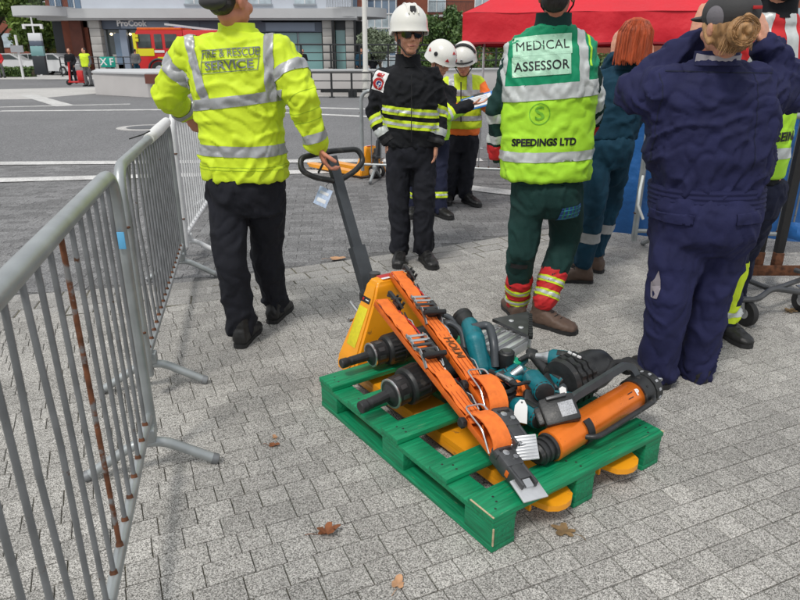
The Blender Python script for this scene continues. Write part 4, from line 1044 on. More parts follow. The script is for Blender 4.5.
def face_bits(t, body, m, q_, s=1.0, glasses=False, brow='brow'):
    if not glasses:
        for k in (-1, 1):
            ey = M().ell(m(k * .031, .077, .0), (.0125 * s,) * 3, q_, 12, 8).build('eye', K('eye_white'), t)
            M().ell(m(k * .031, .0875, .0), (.0055 * s, .003 * s, .0055 * s), q_, 10, 6).build('iris', K('iris'), ey)
            M().tube([m(k * .015, .091, .02), m(k * .032, .092, .027), m(k * .05, .078, .021)], .0035 * s, 6).build('eyebrow', K(brow), t)
    M().tube([m(-.026, .082, -.066), m(-.008, .0925, -.065), m(.008, .0925, -.065), m(.026, .082, -.066)], [.002 * s, .0042 * s, .0042 * s, .002 * s], 8).build('mouth', K('lips'), t)
def boot(t, ankle, toe_dir, m='boot_black', L=.29, w=.05, z0=0.0, pitch=0.0, heel_lift=0.0, name='boot', high=.12):
    """a boot: heel under the ankle, toe forward"""
    a = V(ankle); f = V((toe_dir[0], toe_dir[1], 0)).normalized(); r = V((f.y, -f.x, 0))
    base = V((a.x, a.y, z0 if z0 is not None else a.z - .09))
    q_ = Matrix((r, f, V((0, 0, 1)))).transposed().to_4x4() @ Matrix.Rotation(-pitch, 4, 'X')
    mt = TR(base + V((0, 0, heel_lift)), q_)
    U = M(); p = lambda y, z: mt @ V((0, y, z))
    k = L / .29
    fr = mt.to_3x3()
    def sec(y, wz, h, zc): # vertical cross section at y
        return (mt @ V((0, y * k, zc)), wz, h, Matrix((fr @ V((1, 0, 0)), fr @ V((0, 0, 1)), fr @ V((0, 1, 0)))).transposed())
    U.loft([sec(-.078, w * .45, .028, .045), sec(-.07, w * .78, .045, .055), sec(-.03, w * .84, .055, .062), sec(.03, w * .86, .052, .06), sec(.09, w * .98, .038, .046), sec(.14, w * 1.02, .031, .038), sec(.18, w * .92, .027, .034), sec(.207, w * .55, .018, .028)], 16, 2.6)
    U.cap(mt @ V((0, -.022, .06)), mt @ V((0, -.018, high + .03)), w * .95, w * .98)
    b = U.clay(name, K(m), t, .008, 3, fn=wrk(.0025, (18, 18, 22), 3))
    so = M().prism([(-w * .72, -.07 * k), (-w * .8, .0), (-w * .78, .06 * k), (-w * 1.02, .13 * k), (-w * .85, .19 * k), (-w * .3, .214 * k), (w * .3, .214 * k), (w * .85, .19 * k), (w * 1.02, .13 * k), (w * .78, .06 * k), (w * .8, 0), (w * .72, -.07 * k), (w * .35, -.083 * k), (-w * .35, -.083 * k)], .024, mt @ TR((0, 0, .001)))
    so.build('sole', K('rubber'), b)
    lc = M()
    for j in range(4):
        y, z = .035 + j * .026, .118 - j * .0125
        lc.tube([mt @ V((-.022, y * k - .01, z - .008)), mt @ V((0, y * k, z + .001)), mt @ V((.022, y * k - .01, z - .008))], .003, 6)
    lc.build('laces', K('rubber'), b)
    return b
def helmet(t, m, q_, style, name='helmet', s=1.0, tilt=0):
    """firefighter helmet; m is the head frame"""
    H = Matrix.Translation(m(0, -.004, .016)) @ q_ @ Matrix.Scale(s, 4)
    seg, rings = 40, 14; vs, fs = [], []
    for i in range(rings + 1):
        th_ = R(4) + (R(100) - R(4)) * i / rings
        for k in range(seg):
            a = 2 * math.pi * k / seg
            fr = math.sin(a)            # +1 at the front
            rx, ry, rz = .124, .152, .135
            low = -.03 if style != 'petrol' else -.05 * (1 if fr < .2 else .55)
            x, y, z = rx * math.sin(th_) * math.cos(a), ry * math.sin(th_) * math.sin(a) - .005, .042 + rz * math.cos(th_)
            if i == rings: x *= 1.07; y *= 1.09 if fr > 0 else 1.05; z -= .014 + (.0 if fr > .3 else .02)
            if i == rings - 1: z -= .004
            vs.append((x, y, z))
    n_ = len(vs)
    inner = [(x * .94, y * .94, z - .004) for x, y, z in vs]
    for i in range(rings):
        for k in range(seg):
            q2 = (k + 1) % seg; fs.append((i * seg + k, i * seg + q2, (i + 1) * seg + q2, (i + 1) * seg + k))
            fs.append((n_ + i * seg + q2, n_ + i * seg + k, n_ + (i + 1) * seg + k, n_ + (i + 1) * seg + q2))
    for k in range(seg):
        q2 = (k + 1) % seg; a0 = rings * seg
        fs.append((a0 + k, a0 + q2, n_ + a0 + q2, n_ + a0 + k))
    fs.append(tuple(range(seg))[::-1])
    he = M().add(vs + inner, fs, H).build(name, K('helmet_white' if style != 'dark' else 'helmet_dark'), t, 50, fix=True)
    def surf(a, th_, o=.003): return H @ V(((.124 + o) * math.sin(th_) * math.cos(a), (.152 + o) * math.sin(th_) * math.sin(a) - .005, .042 + (.135 + o) * math.cos(th_)))
    if style == 'crest':
        for kx in (-.5, 0, .5):
            pts = [surf(R(90), R(62 - j * 12)) if False else H @ V((.032 * kx * 2, (.152 + .002) * math.sin(R(-60 + j * 12)) * math.cos(kx * .2), .04 + (.134) * math.cos(R(-60 + j * 12)))) for j in range(11)]
            M().tube(pts, .0055, 8).build('ridge', K('helmet_white'), he)
        M().prism([(-.017, -.02), (.017, -.02), (.02, .012), (.012, .024), (-.012, .024), (-.02, .012)], .008, TR(surf(R(90), R(48), .002), axes((H.to_3x3() @ V((0, .8, .6))), H.to_3x3() @ V((1, 0, 0))))).build('badge', K('ink'), he)
    if style == 'knob':
        for s_ in (0, 180):
            a = R(s_ + (12 if s_ == 0 else -12)); M().lathe([(0, .019), (.008, .017), (.01, .010)], TR(surf(a, R(78), 0), axes(H.to_3x3() @ V((math.cos(a), math.sin(a), .1)))), 16).build('visor_knob', K('ink'), he)
        for a, tt in ((R(60), R(84)), (R(120), R(84)), (R(90), R(55)), (R(200), R(80)), (R(-20), R(80))):
            M().prism([(-.02, .012), (.02, .012), (.0, -.014)], .004, TR(surf(a, tt, .0), axes(surf(a, tt, .05) - surf(a, tt, 0), q_.to_3x3() @ V((1, 0, 0))))).build('red_marking', K('red_part'), he)
    if style == 'petrol':
        st_ = [surf(R(90 + 60 * math.cos(math.pi * j / 16)), R(88 - 45 * math.sin(math.pi * j / 16))) for j in range(17)]
        st_ = [H @ V(((.127) * math.cos(R(20 + j * 8.75)) * 1.0, .02 + .03 * math.sin(R(20 + j * 8.75)), .042 + .139 * math.sin(R(20 + j * 8.75)))) for j in range(17)]
        M().tube(st_, 0, flat=(.03, .006), hint=q_.to_3x3() @ V((1, 0, 0))).build('band', K('ink'), he)
        fr_ = [surf(R(40 + j * 10), R(92), .006) for j in range(11)]
        M().tube(fr_, .008, 8).build('front_band', K('ink'), he)
        M().lathe([(0, .013), (.007, .01)], TR(surf(R(90), R(80), .002), axes(H.to_3x3() @ V((0, 1, .1)))), 14).build('badge', K('alu'), he)
    # chin strap
    for k in (-1, 1):
        M().tube([m(k * .088, .03, .02), m(k * .078, .035, -.05), m(k * .03, .06, -.115), m(0, .065, -.122)], .0045 * s, 6).build('chin_strap', K('ink'), he)
    return he

def limb(U, pts, rad, seg=14):
    for i in range(len(pts) - 1): U.cap(pts[i], pts[i + 1], rad[i], rad[i + 1], seg)
def clip_band(src, a, b, t0, t1, r, m, name='reflective_band', off=.003, parent=None):
    """a band round the limb a->b between fractions t0 and t1"""
    o = loc_of(src); a = V(a) - o; b = V(b) - o; d = b - a; L = d.length; d = d / L
    def keep(c, n): q_ = c - a; z = q_.dot(d); return (q_ - d * z).length < r
    return skin_patch(src, name, m, [(a + d * L * t1, d), (a + d * L * t0, -d)], off, keep, parent=parent)
def hor_band(src, z0, z1, m, name='reflective_band', off=.003, keep=None, tilt=(0, 0), parent=None):
    o = loc_of(src); n = V((tilt[0], tilt[1], 1)).normalized()
    return skin_patch(src, name, m, [(V((0, 0, z1)), n), (V((0, 0, z0)), -n)], off, keep, parent=parent)

def base_person(label, J, root, hat=None, skin='skin', vox=.0068, face=None, up=(0, 0, 1), group=None, hs=1.0, handspec=None, ears=True):
    """one continuous body from the joints; J holds world points"""
    t = thing('person', label, 'person', root, group)
    U = M()
    m, q_ = head(U, J['head'], face, up, hs, ears)
    U.cap(J['neck'], m(0, -.015, -.06), .055, .054)
    sm = (J['shL'] + J['shR']) / 2; hm = (J['hipL'] + J['hipR']) / 2
    ax_ = (J['shR'] - J['shL']); yaw = math.atan2(ax_.y, ax_.x)
    U.loft([(hm - V((0, 0, .05)), .13, .09, yaw), (hm + V((0, 0, .06)), .135, .095, yaw), (hm.lerp(sm, .5), .125, .09, yaw), (hm.lerp(sm, .85), .15, .095, yaw), (sm + V((0, 0, .02)), .11, .07, yaw), (J['neck'], .055, .055, yaw)], 18)
    for s in 'LR':
        limb(U, [sm.lerp(J['sh' + s], .6), J['sh' + s], J['el' + s], J['wr' + s]], [.06, .05, .036, .026])
        limb(U, [J['hip' + s], J['kn' + s], J['an' + s]], [.075, .052, .036])
        U.cap(J['an' + s], J['an' + s] + V((0, 0, -.03)), .036, .036)
        if handspec and handspec.get(s): 
            h = handspec[s]; hand(U, J['wr' + s], h[0], h[1], h[2], h[3], h[4] if len(h) > 4 else 1.0)
    b = U.clay('body', K(skin), t, vox, 2)
    return t, b, m, q_

def jacket(t, J, m, hem, hem_r, chest_r, waist_r, arm=(.078, .066, .05), vox=.011, amp=.007, seed=1, extra=None, name='jacket', yaw=None, belly=0.0, cuff=.95, up_r=None, sleeves=True, infl=0.0, n=2.4, sh_drop=.0, neck_r=.075):
    """torso tube and sleeves fused; radii are (half width, half depth)"""
    sm = (J['shL'] + J['shR']) / 2; ax_ = J['shR'] - J['shL']
    if yaw is None: yaw = math.atan2(ax_.y, ax_.x)
    hem = V(hem); U = M(); e = infl
    c = lambda k: hem.lerp(sm, k)
    up_r = up_r or (chest_r[0] * .86, chest_r[1] * .8)
    U.loft([(c(0), hem_r[0] + e, hem_r[1] + e, yaw), (c(.12), hem_r[0] * 1.01 + e, hem_r[1] * 1.01 + e, yaw), (c(.38), waist_r[0] + e, waist_r[1] + e, yaw), (c(.72), chest_r[0] + e, chest_r[1] + e, yaw), (c(.9), chest_r[0] * .97 + e, chest_r[1] * .95 + e, yaw),
            (c(1) + V((0, 0, .025)), up_r[0] + e, up_r[1] + e, yaw), (c(1) + V((0, 0, .06)), up_r[0] * .72 + e, up_r[1] * .78 + e, yaw), (J['neck'], neck_r + e, neck_r + e, yaw)], 26, n)
    for s in 'LR':
        U.cap(J['neck'] + V((0, 0, -.045)), sm.lerp(J['sh' + s], .80 if sleeves else .93) + V((0, 0, .012)), .066 + e, arm[0] * (.82 if sleeves else .9) + e, 14)
    if sleeves:
        for s in 'LR':
            sh, el, wr = J['sh' + s], J['el' + s], J['wr' + s]; cu = el.lerp(wr, cuff)
            limb(U, [sm.lerp(sh, .7) + V((0, 0, -.01)), sh, sh.lerp(el, .5), el, cu], [arm[0] * 1.0, arm[0] + e, arm[0] * .98 + e, arm[1] + e, arm[2] + e], 16)
    if extra: extra(U)
    return U.clay(name, K(m), t, vox, 5, fn=wrk(amp * 1.15, (8, 8, 8.5), seed) if amp else None)
def trousers(t, J, m, top, top_r, thigh=.095, knee=.078, ank=.068, vox=.011, amp=.0105, seed=2, yaw=0, extra=None, end=None, seat=0.0, hz=0.06):
    U = M(); top = V(top); hm = (J['hipL'] + J['hipR']) / 2
    U.loft([(top, top_r[0], top_r[1], yaw), (top.lerp(hm, .6), top_r[0] * 1.03, top_r[1] * 1.05 + seat, yaw), (hm + V((0, 0, -.03)), top_r[0] * 1.0, top_r[1] * 1.0 + seat, yaw), (hm + V((0, 0, -hz - .05)), top_r[0] * .9, top_r[1] * .85, yaw)], 24)
    for s in 'LR':
        h, k, a = J['hip' + s], J['kn' + s], J['an' + s]; e = a if end is None else k.lerp(a, end)
        limb(U, [h + V((0, 0, -.02)), h.lerp(k, .5), k, k.lerp(e, .55), e], [thigh, thigh * .93, knee, (knee + ank) / 2, ank], 16)
    if extra: extra(U)
    tr_ = U.clay('trousers', K(m), t, vox, 5, fn=wrk(amp * .85, (9, 9, 5.2), seed, lowz=.22) if amp else None)
    return tr_
def collar(t, src, J, m, r=.078, h=.06, lean=.0, z0=-.02, name='collar'):
    c = J['neck']; vs, fs = [], []
    U = M(); 
    secs = [(c + V((0, 0, z0)), r * 1.12, r * 1.05, 0), (c + V((0, lean * .5, z0 + h * .5)), r * 1.02, r * .96, 0), (c + V((0, lean, z0 + h)), r, r * .95, 0), (c + V((0, lean, z0 + h - .004)), r * .86, r * .82, 0), (c + V((0, 0, z0)), r * .8, r * .78, 0)]
    return U.loft(secs, 26, 2.1).build(name, K(m), src, 60)
def hairshape(t, m, q_, mt_, parts, name='hair', vox=.007, seed=1, amp=.004):
    U = M()
    for p in parts:
        if p[0] == 'e': U.ell(m(*p[1]), p[2], q_, 16, 10)
        else: U.cap(m(*p[1]), m(*p[2]), p[3], p[4])
    return U.clay(name, K(mt_), t, vox, 2, fn=lambda p: amp * noise.noise(V((p.x * 60, p.y * 60, p.z * 12)) + V((seed, 0, 0))))

G_P = None
# ---------------------------------------------------------------- A: fire and rescue service worker pulling the truck
Y = 3.3
J = dict(head=W(230, 0, 3.30), neck=W(237, 30, 3.34), shL=W(192, 54, 3.36), shR=W(279, 54, 3.28), elL=W(166, 96, 3.42), elR=W(302, 98, 3.20), wrL=W(190, 110, 3.95), wrR=W(318, 146, 3.24),
         hipL=W(226, 192, 3.33), hipR=W(266, 192, 3.36), knL=W(231, 262, 3.27), knR=W(267, 254, 3.50), anL=W(242, 325, 3.30), anR=W(275, 300, 3.62))
J['wrL'] = W(188, 112, 3.72)
gd = (W(330, 158, 3.30) - J['wrR'])
t, b, hm_, hq = base_person('person in yellow fire and rescue jacket and dark cap pulling the pallet truck', J, P(255, 340), face=(.55, .85, 0), skin='skin_ruddy', hs=1.08,
    handspec=dict(L=((.1, .3, -.6), (.3, .9, -.1), -1, .5), R=((.32, -.05, -.85), (.9, .25, .3), 1, .75)))
jk = jacket(t, J, 'hiviz', W(245, 178, 3.33), (.216, .155), (.235, .15), (.205, .15), arm=(.09, .08, .060), seed=3, amp=.010, vox=.0095, cuff=.93, neck_r=.085)
tr = trousers(t, J, 'black_trousers', W(245, 172, 3.33), (.195, .135), .108, .09, .078, seed=4, seat=.015)
o = loc_of(t)
zb = lambda px, py, Y_: (W(px, py, Y_) - o).z
tk = lambda c, n: abs(c.x - (W(245, 150, 3.3) - o).x) < .245
hor_band(jk, zb(245, 158, 3.16), zb(245, 147, 3.16), K('reflective'), keep=tk)
hor_band(jk, zb(242, 108, 3.16), zb(242, 97, 3.16), K('reflective'), keep=lambda c, n: abs(c.x - (W(240, 100, 3.3) - o).x) < .225, tilt=(-.12, 0))
for s in (-1, 1):
    x0 = (W(269 if s > 0 else 190, 60, 3.2) - o).x
    zt_ = zb(242, 108, 3.16); zp_ = zb(240, 60, 3.2)
    skin_patch(jk, 'reflective_band', K('reflective'), [(V((x0 + .024, 0, zp_)), V((1, 0, .0 if s > 0 else .28))), (V((x0 - .024, 0, zp_)), V((-1, 0, 0 if s > 0 else -.28))), (V((0, 0, zt_ + .03)), V((0, 0, -1)))], .0034, lambda c, n: c.y < (J['neck'] - o).y + .10, parent=jk)
clip_band(jk, J['shR'], J['elR'], .36, .56, .115, K('reflective'), off=.0035); clip_band(jk, J['shL'], J['elL'], .24, .48, .12, K('reflective'), off=.0035)
clip_band(jk, J['elR'], J['wrR'], .68, .86, .12, K('reflective')); clip_band(jk, J['elL'], J['wrL'], .6, .8, .12, K('reflective'))
collar(t, jk, J, 'hiviz', .085, .05)
mat('stitch_yellow', (.36, .52, .01), .7)
for py_ in (169, 172): hor_band(jk, zb(245, py_, 3.16), zb(245, py_ - .7, 3.16), K('stitch_yellow'), 'stitch', .0012, keep=tk)
clip_band(jk, J['shR'], J['elR'], .985, 1.0, .12, K('stitch_yellow'), 'stitch', .001); clip_band(jk, J['elR'], J['wrR'], .22, .235, .12, K('stitch_yellow'), 'stitch', .001); clip_band(jk, J['elR'], J['wrR'], .42, .435, .12, K('stitch_yellow'), 'stitch', .001)
bt = bvh(jk); D = V((.02, 1, -.05)); cx = W(229, 62, 3.2) - o
def deck(txt, px, py, size, mtl, sx=1., U=(1, 0, .06), bold=.0005, tree=None, tt=None, par=None, D_=None, Y_=3.2):
    me = text_mesh(txt, size, 0, bold); U = V(U).normalized(); Dn = (D_ or D).normalized(); Vn = Dn.cross(U) * -1
    if Vn.z < 0: Vn = -Vn
    return decal(me, 'lettering', K(mtl), tree, W(px, py, Y_) - loc_of(tt), U, Vn, Dn, .0085, par, sx)
mat('text_grey', (.15, .17, .165), .5)
deck('FIRE & RESCUE', 229.5, 53, .050, 'text_grey', .86, tree=bt, tt=t, par=jk, U=(1, 0, .05))
deck('SERVICE', 229.5, 65.5, .052, 'text_grey', 1.25, tree=bt, tt=t, par=jk, U=(1, 0, .05), bold=.0014)
# outline box
for (xa, ya, xb, yb) in ((200, 50.5, 259, 46.5), (200, 74, 259, 69.5), (200, 50.5, 200, 74), (259, 46.5, 259, 69.5), (200, 62, 259, 58)):
    a, b2_ = W(xa, ya, 3.2) - o, W(xb, yb, 3.2) - o; dv = b2_ - a; L = dv.length
    g_ = grid_me(-L / 2, L / 2, -.0016, .0016, 14, 1); decal(g_, 'outline', K('text_grey'), bt, (a + b2_) / 2, dv.normalized(), D.cross(dv.normalized()), D, .005, jk)
boot(t, J['anL'] + V((.01, -.02, 0)), (.12, 1), 'boot_black', z0=0); boot(t, J['anR'], (.2, 1), 'boot_black', z0=0)
hairshape(t, hm_, hq, 'hair_dark', [('e', (0, -.03, .03), (.084, .09, .082)), ('e', (0, -.055, -.02), (.07, .05, .05))])
cp = M().ell(hm_(0, -.012, .045), (.092, .108, .085), hq, 22, 12)
cp.ell(hm_(0, -.10, -.012), (.075, .05, .035), hq, 16, 8)
cp.clay('cap', K('cap_grey'), t, .008, 2)

# ---------------------------------------------------------------- B: black fire jacket, sunglasses, white helmet
J = dict(head=W(409, 35, 4.72), neck=W(408, 64, 4.80), shL=W(384, 79, 4.80), shR=W(432, 77, 4.80), elL=W(374, 112, 4.85), elR=W(440, 112, 4.84), wrL=W(388, 142, 4.78), wrR=W(436, 143, 4.76),
         hipL=W(398, 152, 4.80), hipR=W(424, 152, 4.80), knL=W(399, 202, 4.78), knR=W(424, 202, 4.76), anL=W(400, 246, 4.80), anR=W(423, 245, 4.78))
t, b, hm_, hq = base_person('person in black fire jacket, white helmet and sunglasses facing the camera', J, P(412, 262), face=(.22, -1, -.02), 
    handspec=dict(L=((-.05, .15, -1), (.9, .3, 0), -1, .4), R=((-.02, -.05, -1), (-.9, .2, 0), 1, .45)), skin='skin', hs=1.06)
jk = jacket(t, J, 'black_cloth', W(411, 146, 4.8), (.19, .135), (.215, .15), (.195, .145), arm=(.074, .064, .054), seed=7, amp=.009, yaw=0, vox=.01)
tr = trousers(t, J, 'black_trousers', W(411, 141, 4.8), (.165, .125), .098, .082, .078, seed=8)
o = loc_of(t); zz = lambda py: (W(411, py, 4.66) - o).z
tk = lambda c, n: abs(c.x - (W(411, 110, 4.8) - o).x) < .20
for y0, y1 in ((117, 108.5), (130, 121.5)):
    bd = hor_band(jk, zz(y0), zz(y1), K('hiviz'), 'yellow_band', keep=tk, tilt=(.10, 0))
    h = (zz(y1) - zz(y0)); hor_band(jk, zz(y0) + h * .33, zz(y1) - h * .33, K('reflective_pale'), 'reflective_band', .0045, keep=tk, tilt=(.10, 0), parent=bd)
for s, (f0, f1) in (('L', (.12, .42)), ('R', (-.1, .2))):
    bd = clip_band(jk, J['el' + s], J['wr' + s], f0, f1, .11, K('hiviz'), 'yellow_band')
    if bd: clip_band(jk, J['el' + s], J['wr' + s], f0 + (f1 - f0) * .33, f1 - (f1 - f0) * .33, .11, K('reflective_pale'), off=.0045, parent=bd)
    clip_band(jk, J['el' + s], J['wr' + s], .55, .78, .11, K('reflective_pale'))
for s in 'LR': clip_band(jk, J['el' + s], J['wr' + s], .9, 1.05, .11, K('ink'), 'cuff', .004)
collar(t, jk, J, 'black_cloth', .086, .085, z0=-.02, lean=.0)
M().tube([W(411.5, y, 4.62) for y in (74,)] + [W(411.5, y, Y_) for y, Y_ in ((90, 4.622), (110, 4.625), (128, 4.63), (142, 4.645))], .003, 6).build('zip', K('ink'), jk)
bt = bvh(jk)
# badge on the upper sleeve
Db = V((.75, .75, -.1)).normalized(); Ub = V((.75, -.7, -.22)).normalized(); Vb = Ub.cross(Db); Vb = Vb if Vb.z > 0 else -Vb
bo_ = W(377.5, 81, 4.72) - o
bd = decal(grid_me(-.055, .055, -.065, .065, 8, 8), 'sleeve_badge', K('print_white'), bt, bo_, Ub, Vb, Db, .004, jk)
def ringme(r0, r1, cx=0, cy=0, n=28):
    me = bpy.data.meshes.new('r'); vs = []; 
    for k in range(n): a = 2 * math.pi * k / n; vs += [(cx + r0 * math.cos(a), cy + r0 * math.sin(a), 0), (cx + r1 * math.cos(a), cy + r1 * math.sin(a), 0)]
    me.from_pydata(vs, [], [(2 * k, 2 * k + 1, (2 * k + 3) % (2 * n), (2 * k + 2) % (2 * n)) for k in range(n)]); return me
decal(ringme(.024, .042, 0, -.018), 'badge_ring', K('red_part'), bt, bo_, Ub, Vb, Db, .006, bd)
decal(ringme(.008, .018, 0, -.018), 'badge_ring', mat('badge_blue', (.03, .05, .25), .5), bt, bo_, Ub, Vb, Db, .0062, bd)
decal(grid_me(-.022, .026, .028, .054, 3, 2), 'badge_flame', K('red_part'), bt, bo_, Ub, Vb, Db, .006, bd)
boot(t, J['anL'], (-.08, -1), 'boot_black', z0=0); boot(t, J['anR'] + V((.02, -.02, 0)), (.3, -1), 'boot_black', z0=0)
face_bits(t, b, hm_, hq, glasses=True)
gl = M()
for k in (-1, 1):
    gl.add(*(lambda vs: ([hm_(*p) for p in vs], [(0, 1, 2, 3, 4, 5), (6, 7, 8, 9, 10, 11)[::-1]] + [(i, (i + 1) % 6, 6 + (i + 1) % 6, 6 + i) for i in range(6)]))([(k * x, y, z) for x, y, z in ((.008, .107, .014), (.05, .098, .018), (.068, .078, .012), (.064, .078, -.012), (.04, .098, -.024), (.012, .107, -.014))] + [(k * x, y - .005, z) for x, y, z in ((.008, .107, .014), (.05, .098, .018), (.068, .078, .012), (.064, .078, -.012), (.04, .098, -.024), (.012, .107, -.014))]))
    gl.tube([hm_(k * .066, .08, .01), hm_(k * .08, .03, .01), hm_(k * .082, -.01, .005)], .0028, 6)
gl.cyl(hm_(-.012, .108, .008), hm_(.012, .108, .008), .004, seg=8)
gl.build('sunglasses', K('glass_dark'), t)
hairshape(t, hm_, hq, 'hair_dark', [('e', (0, -.028, .02), (.081, .085, .082)), ('e', (0, -.05, -.02), (.066, .045, .05))])
helmet(t, hm_, hq, 'crest', s=1.02)

# ---------------------------------------------------------------- C: helmeted firefighter half hidden behind B
J = dict(head=W(440, 62, 6.25), neck=W(434, 80, 6.35), shL=W(420, 91, 6.35), shR=W(449, 93, 6.45), elL=W(418, 118, 6.4), elR=W(447, 115, 6.15), wrL=W(430, 128, 6.2), wrR=W(470, 104, 6.25),
         hipL=W(425, 142, 6.4), hipR=W(440, 142, 6.45), knL=W(419, 176, 6.3), knR=W(439, 176, 6.35), anL=W(415, 205, 6.35), anR=W(439, 206, 6.3))
t, b, hm_, hq = base_person('person in white helmet with red marks, half hidden behind the person in sunglasses', J, P(428, 214), face=(.75, -.75, -.55), up=(.3, -.3, .9), vox=.009,
    handspec=dict(L=((.8, -.3, -.2), (0, .3, 1), 1, .3), R=((1, -.1, .1), (0, 0, 1), 1, .35)))
jk = jacket(t, J, 'black_cloth', W(430, 140, 6.4), (.18, .13), (.20, .14), (.185, .14), arm=(.078, .066, .055), seed=11, vox=.014, yaw=-.5)
tr = trousers(t, J, 'navy_dark', W(431, 138, 6.4), (.16, .12), .095, .08, .08, seed=12, vox=.014)
for s in 'LR':
    bd = clip_band(tr, J['kn' + s], J['an' + s], .52, .72, .12, K('hiviz'), 'yellow_band')
    if bd: clip_band(tr, J['kn' + s], J['an' + s], .59, .65, .12, K('reflective_pale'), off=.005, parent=bd)
bd = clip_band(jk, J['elR'], J['wrR'], -.1, .22, .12, K('hiviz'), 'yellow_band'); 
if bd: clip_band(jk, J['elR'], J['wrR'], .0, .1, .12, K('reflective_pale'), off=.005, parent=bd)
hor_band(jk, (W(430, 140, 6.3) - loc_of(t)).z, (W(430, 112, 6.3) - loc_of(t)).z, K('hiviz_lime'), 'vest_edge', .004, keep=lambda c, n: c.x > (W(440, 120, 6.3) - loc_of(t)).x and c.y < .15)
boot(t, J['anL'], (-.3, -1), z0=0); boot(t, J['anR'], (.7, -1), z0=0); face_bits(t, b, hm_, hq)
helmet(t, hm_, hq, 'knob')

# ---------------------------------------------------------------- D: orange jacket, yellow vest, white helmet, reading a clipboard
J = dict(head=W(464, 62, 6.8), neck=W(464, 76, 6.92), shL=W(447, 86, 6.95), shR=W(478, 85, 6.95), elL=W(442, 108, 6.8), elR=W(489, 100, 6.78), wrL=W(462, 110, 6.62), wrR=W(489, 96, 6.5),
         hipL=W(452, 140, 6.95), hipR=W(470, 140, 6.95), knL=W(450, 170, 6.9), knR=W(467, 170, 6.9), anL=W(449, 194, 6.95), anR=W(465, 193, 6.9))
J['elR'] = W(491, 108, 6.85); J['wrR'] = W(484, 104, 6.55)
t, b, hm_, hq = base_person('person in yellow vest over orange sleeves and white helmet reading a blue clipboard', J, P(458, 204), face=(-.25, -1, -.5), up=(-.1, -.4, .9), vox=.009,
    handspec=dict(L=((.8, -.4, .1), (0, 0, 1), 1, .3), R=((-.6, -.5, -.1), (0, 0, 1), -1, .3)))
jk = jacket(t, J, 'orange_cloth', W(461, 134, 6.95), (.19, .14), (.20, .14), (.185, .14), arm=(.078, .068, .056), seed=14, vox=.014, yaw=0)
vs_ = jacket(t, J, 'hiviz', W(461, 128, 6.95), (.195, .145), (.195, .145), (.19, .145), seed=14, vox=.014, yaw=0, sleeves=False, infl=.014, amp=.006, name='vest')
tr = trousers(t, J, 'black_trousers', W(461, 132, 6.95), (.17, .125), .098, .088, .082, seed=15, vox=.014)
o = loc_of(t); zz = lambda py: (W(461, py, 6.8) - o).z
hor_band(vs_, zz(96), zz(90), K('reflective'), off=.004); hor_band(vs_, zz(121), zz(116), K('reflective'), off=.004)
for s in (-1, 1):
    x0 = (W(461 + s * 9, 80, 6.8) - o).x
    skin_patch(vs_, 'reflective_band', K('reflective'), [(V((x0 + .026, 0, 0)), V((1, 0, 0))), (V((x0 - .026, 0, 0)), V((-1, 0, 0))), (V((0, 0, zz(92))), V((0, 0, -1)))], .0046)
M().tube([W(461, 82, 6.74), W(461, 100, 6.74), W(461, 122, 6.76)], .006, 6).build('zip', K('ink'), vs_)
clip_band(jk, J['elR'], J['wrR'], -.1, .25, .14, K('reflective'))
boot(t, J['anL'], (-.15, -1), z0=0, L=.31); boot(t, J['anR'] + V((.03, -.03, 0)), (.55, -1), z0=0, L=.31); face_bits(t, b, hm_, hq)
helmet(t, hm_, hq, 'petrol')
cb = thing('clipboard', 'blue clipboard with papers held by the person in the orange sleeved jacket', 'clipboard', W(479, 104, 6.5))
cm = TR(W(480, 101, 6.46), axes((-.25, -.35, .8), (1, -.15, .42)))
M().box((.36, .25, .012), mt=cm, bev=.004).build('board', mat('clip_blue', (.02, .18, .5), .4), cb)
M().box((.27, .2, .004), (-.02, -.01, .009), cm, .001).build('sheet', K('paper'), cb)
M().box((.1, .03, .014), (0, .105, .012), cm, .004).build('clip', K('dark_steel'), cb)
for k in range(6): M().box((.2, .008, .0006), (-.02, -.07 + k * .025, .0116), cm).build('print_line', K('sticker_grey'), cb)

# ---------------------------------------------------------------- E: medical assessor, seen from behind
Y = 3.55
J = dict(head=W(557, -6, 3.52), neck=W(553, 25, 3.56), shL=W(518, 56, 3.58), shR=W(582, 52, 3.60), elL=W(496, 108, 3.58), elR=W(594, 104, 3.62), wrL=W(499, 156, 3.66), wrR=W(590, 128, 3.95),
         hipL=W(528, 196, 3.56), hipR=W(564, 196, 3.58), knL=W(522, 250, 3.52), knR=W(566, 238, 3.66), anL=W(517, 300, 3.66), anR=W(545, 299, 3.52))
t, b, hm_, hq = base_person('person in green and lime medical assessor vest with brown boots, seen from behind', J, P(535, 322), face=(.35, .95, 0), skin='skin_ruddy',
    handspec=dict(L=((.35, .8, -.3), (.9, -.2, 0), -1, .6), R=((-.2, .6, -.2), (-.3, 0, 1), 1, .4)))
jk = jacket(t, J, 'green_cloth', W(546, 182, 3.57), (.20, .145), (.215, .15), (.195, .14), arm=(.068, .06, .050), seed=21, amp=.009, yaw=0.02)
vest = jacket(t, J, 'hiviz_lime', W(545, 178, 3.57), (.222, .155), (.238, .155), (.225, .15), seed=22, amp=.007, yaw=.02, sleeves=False, infl=.019, name='vest', up_r=(.215, .125), neck_r=.085)
tr = trousers(t, J, 'green_cloth', W(546, 176, 3.57), (.19, .14), .105, .088, .075, seed=23, seat=.02, end=.62)
o = loc_of(t); zz = lambda py, Y_=3.41: (W(546, py, Y_) - o).z
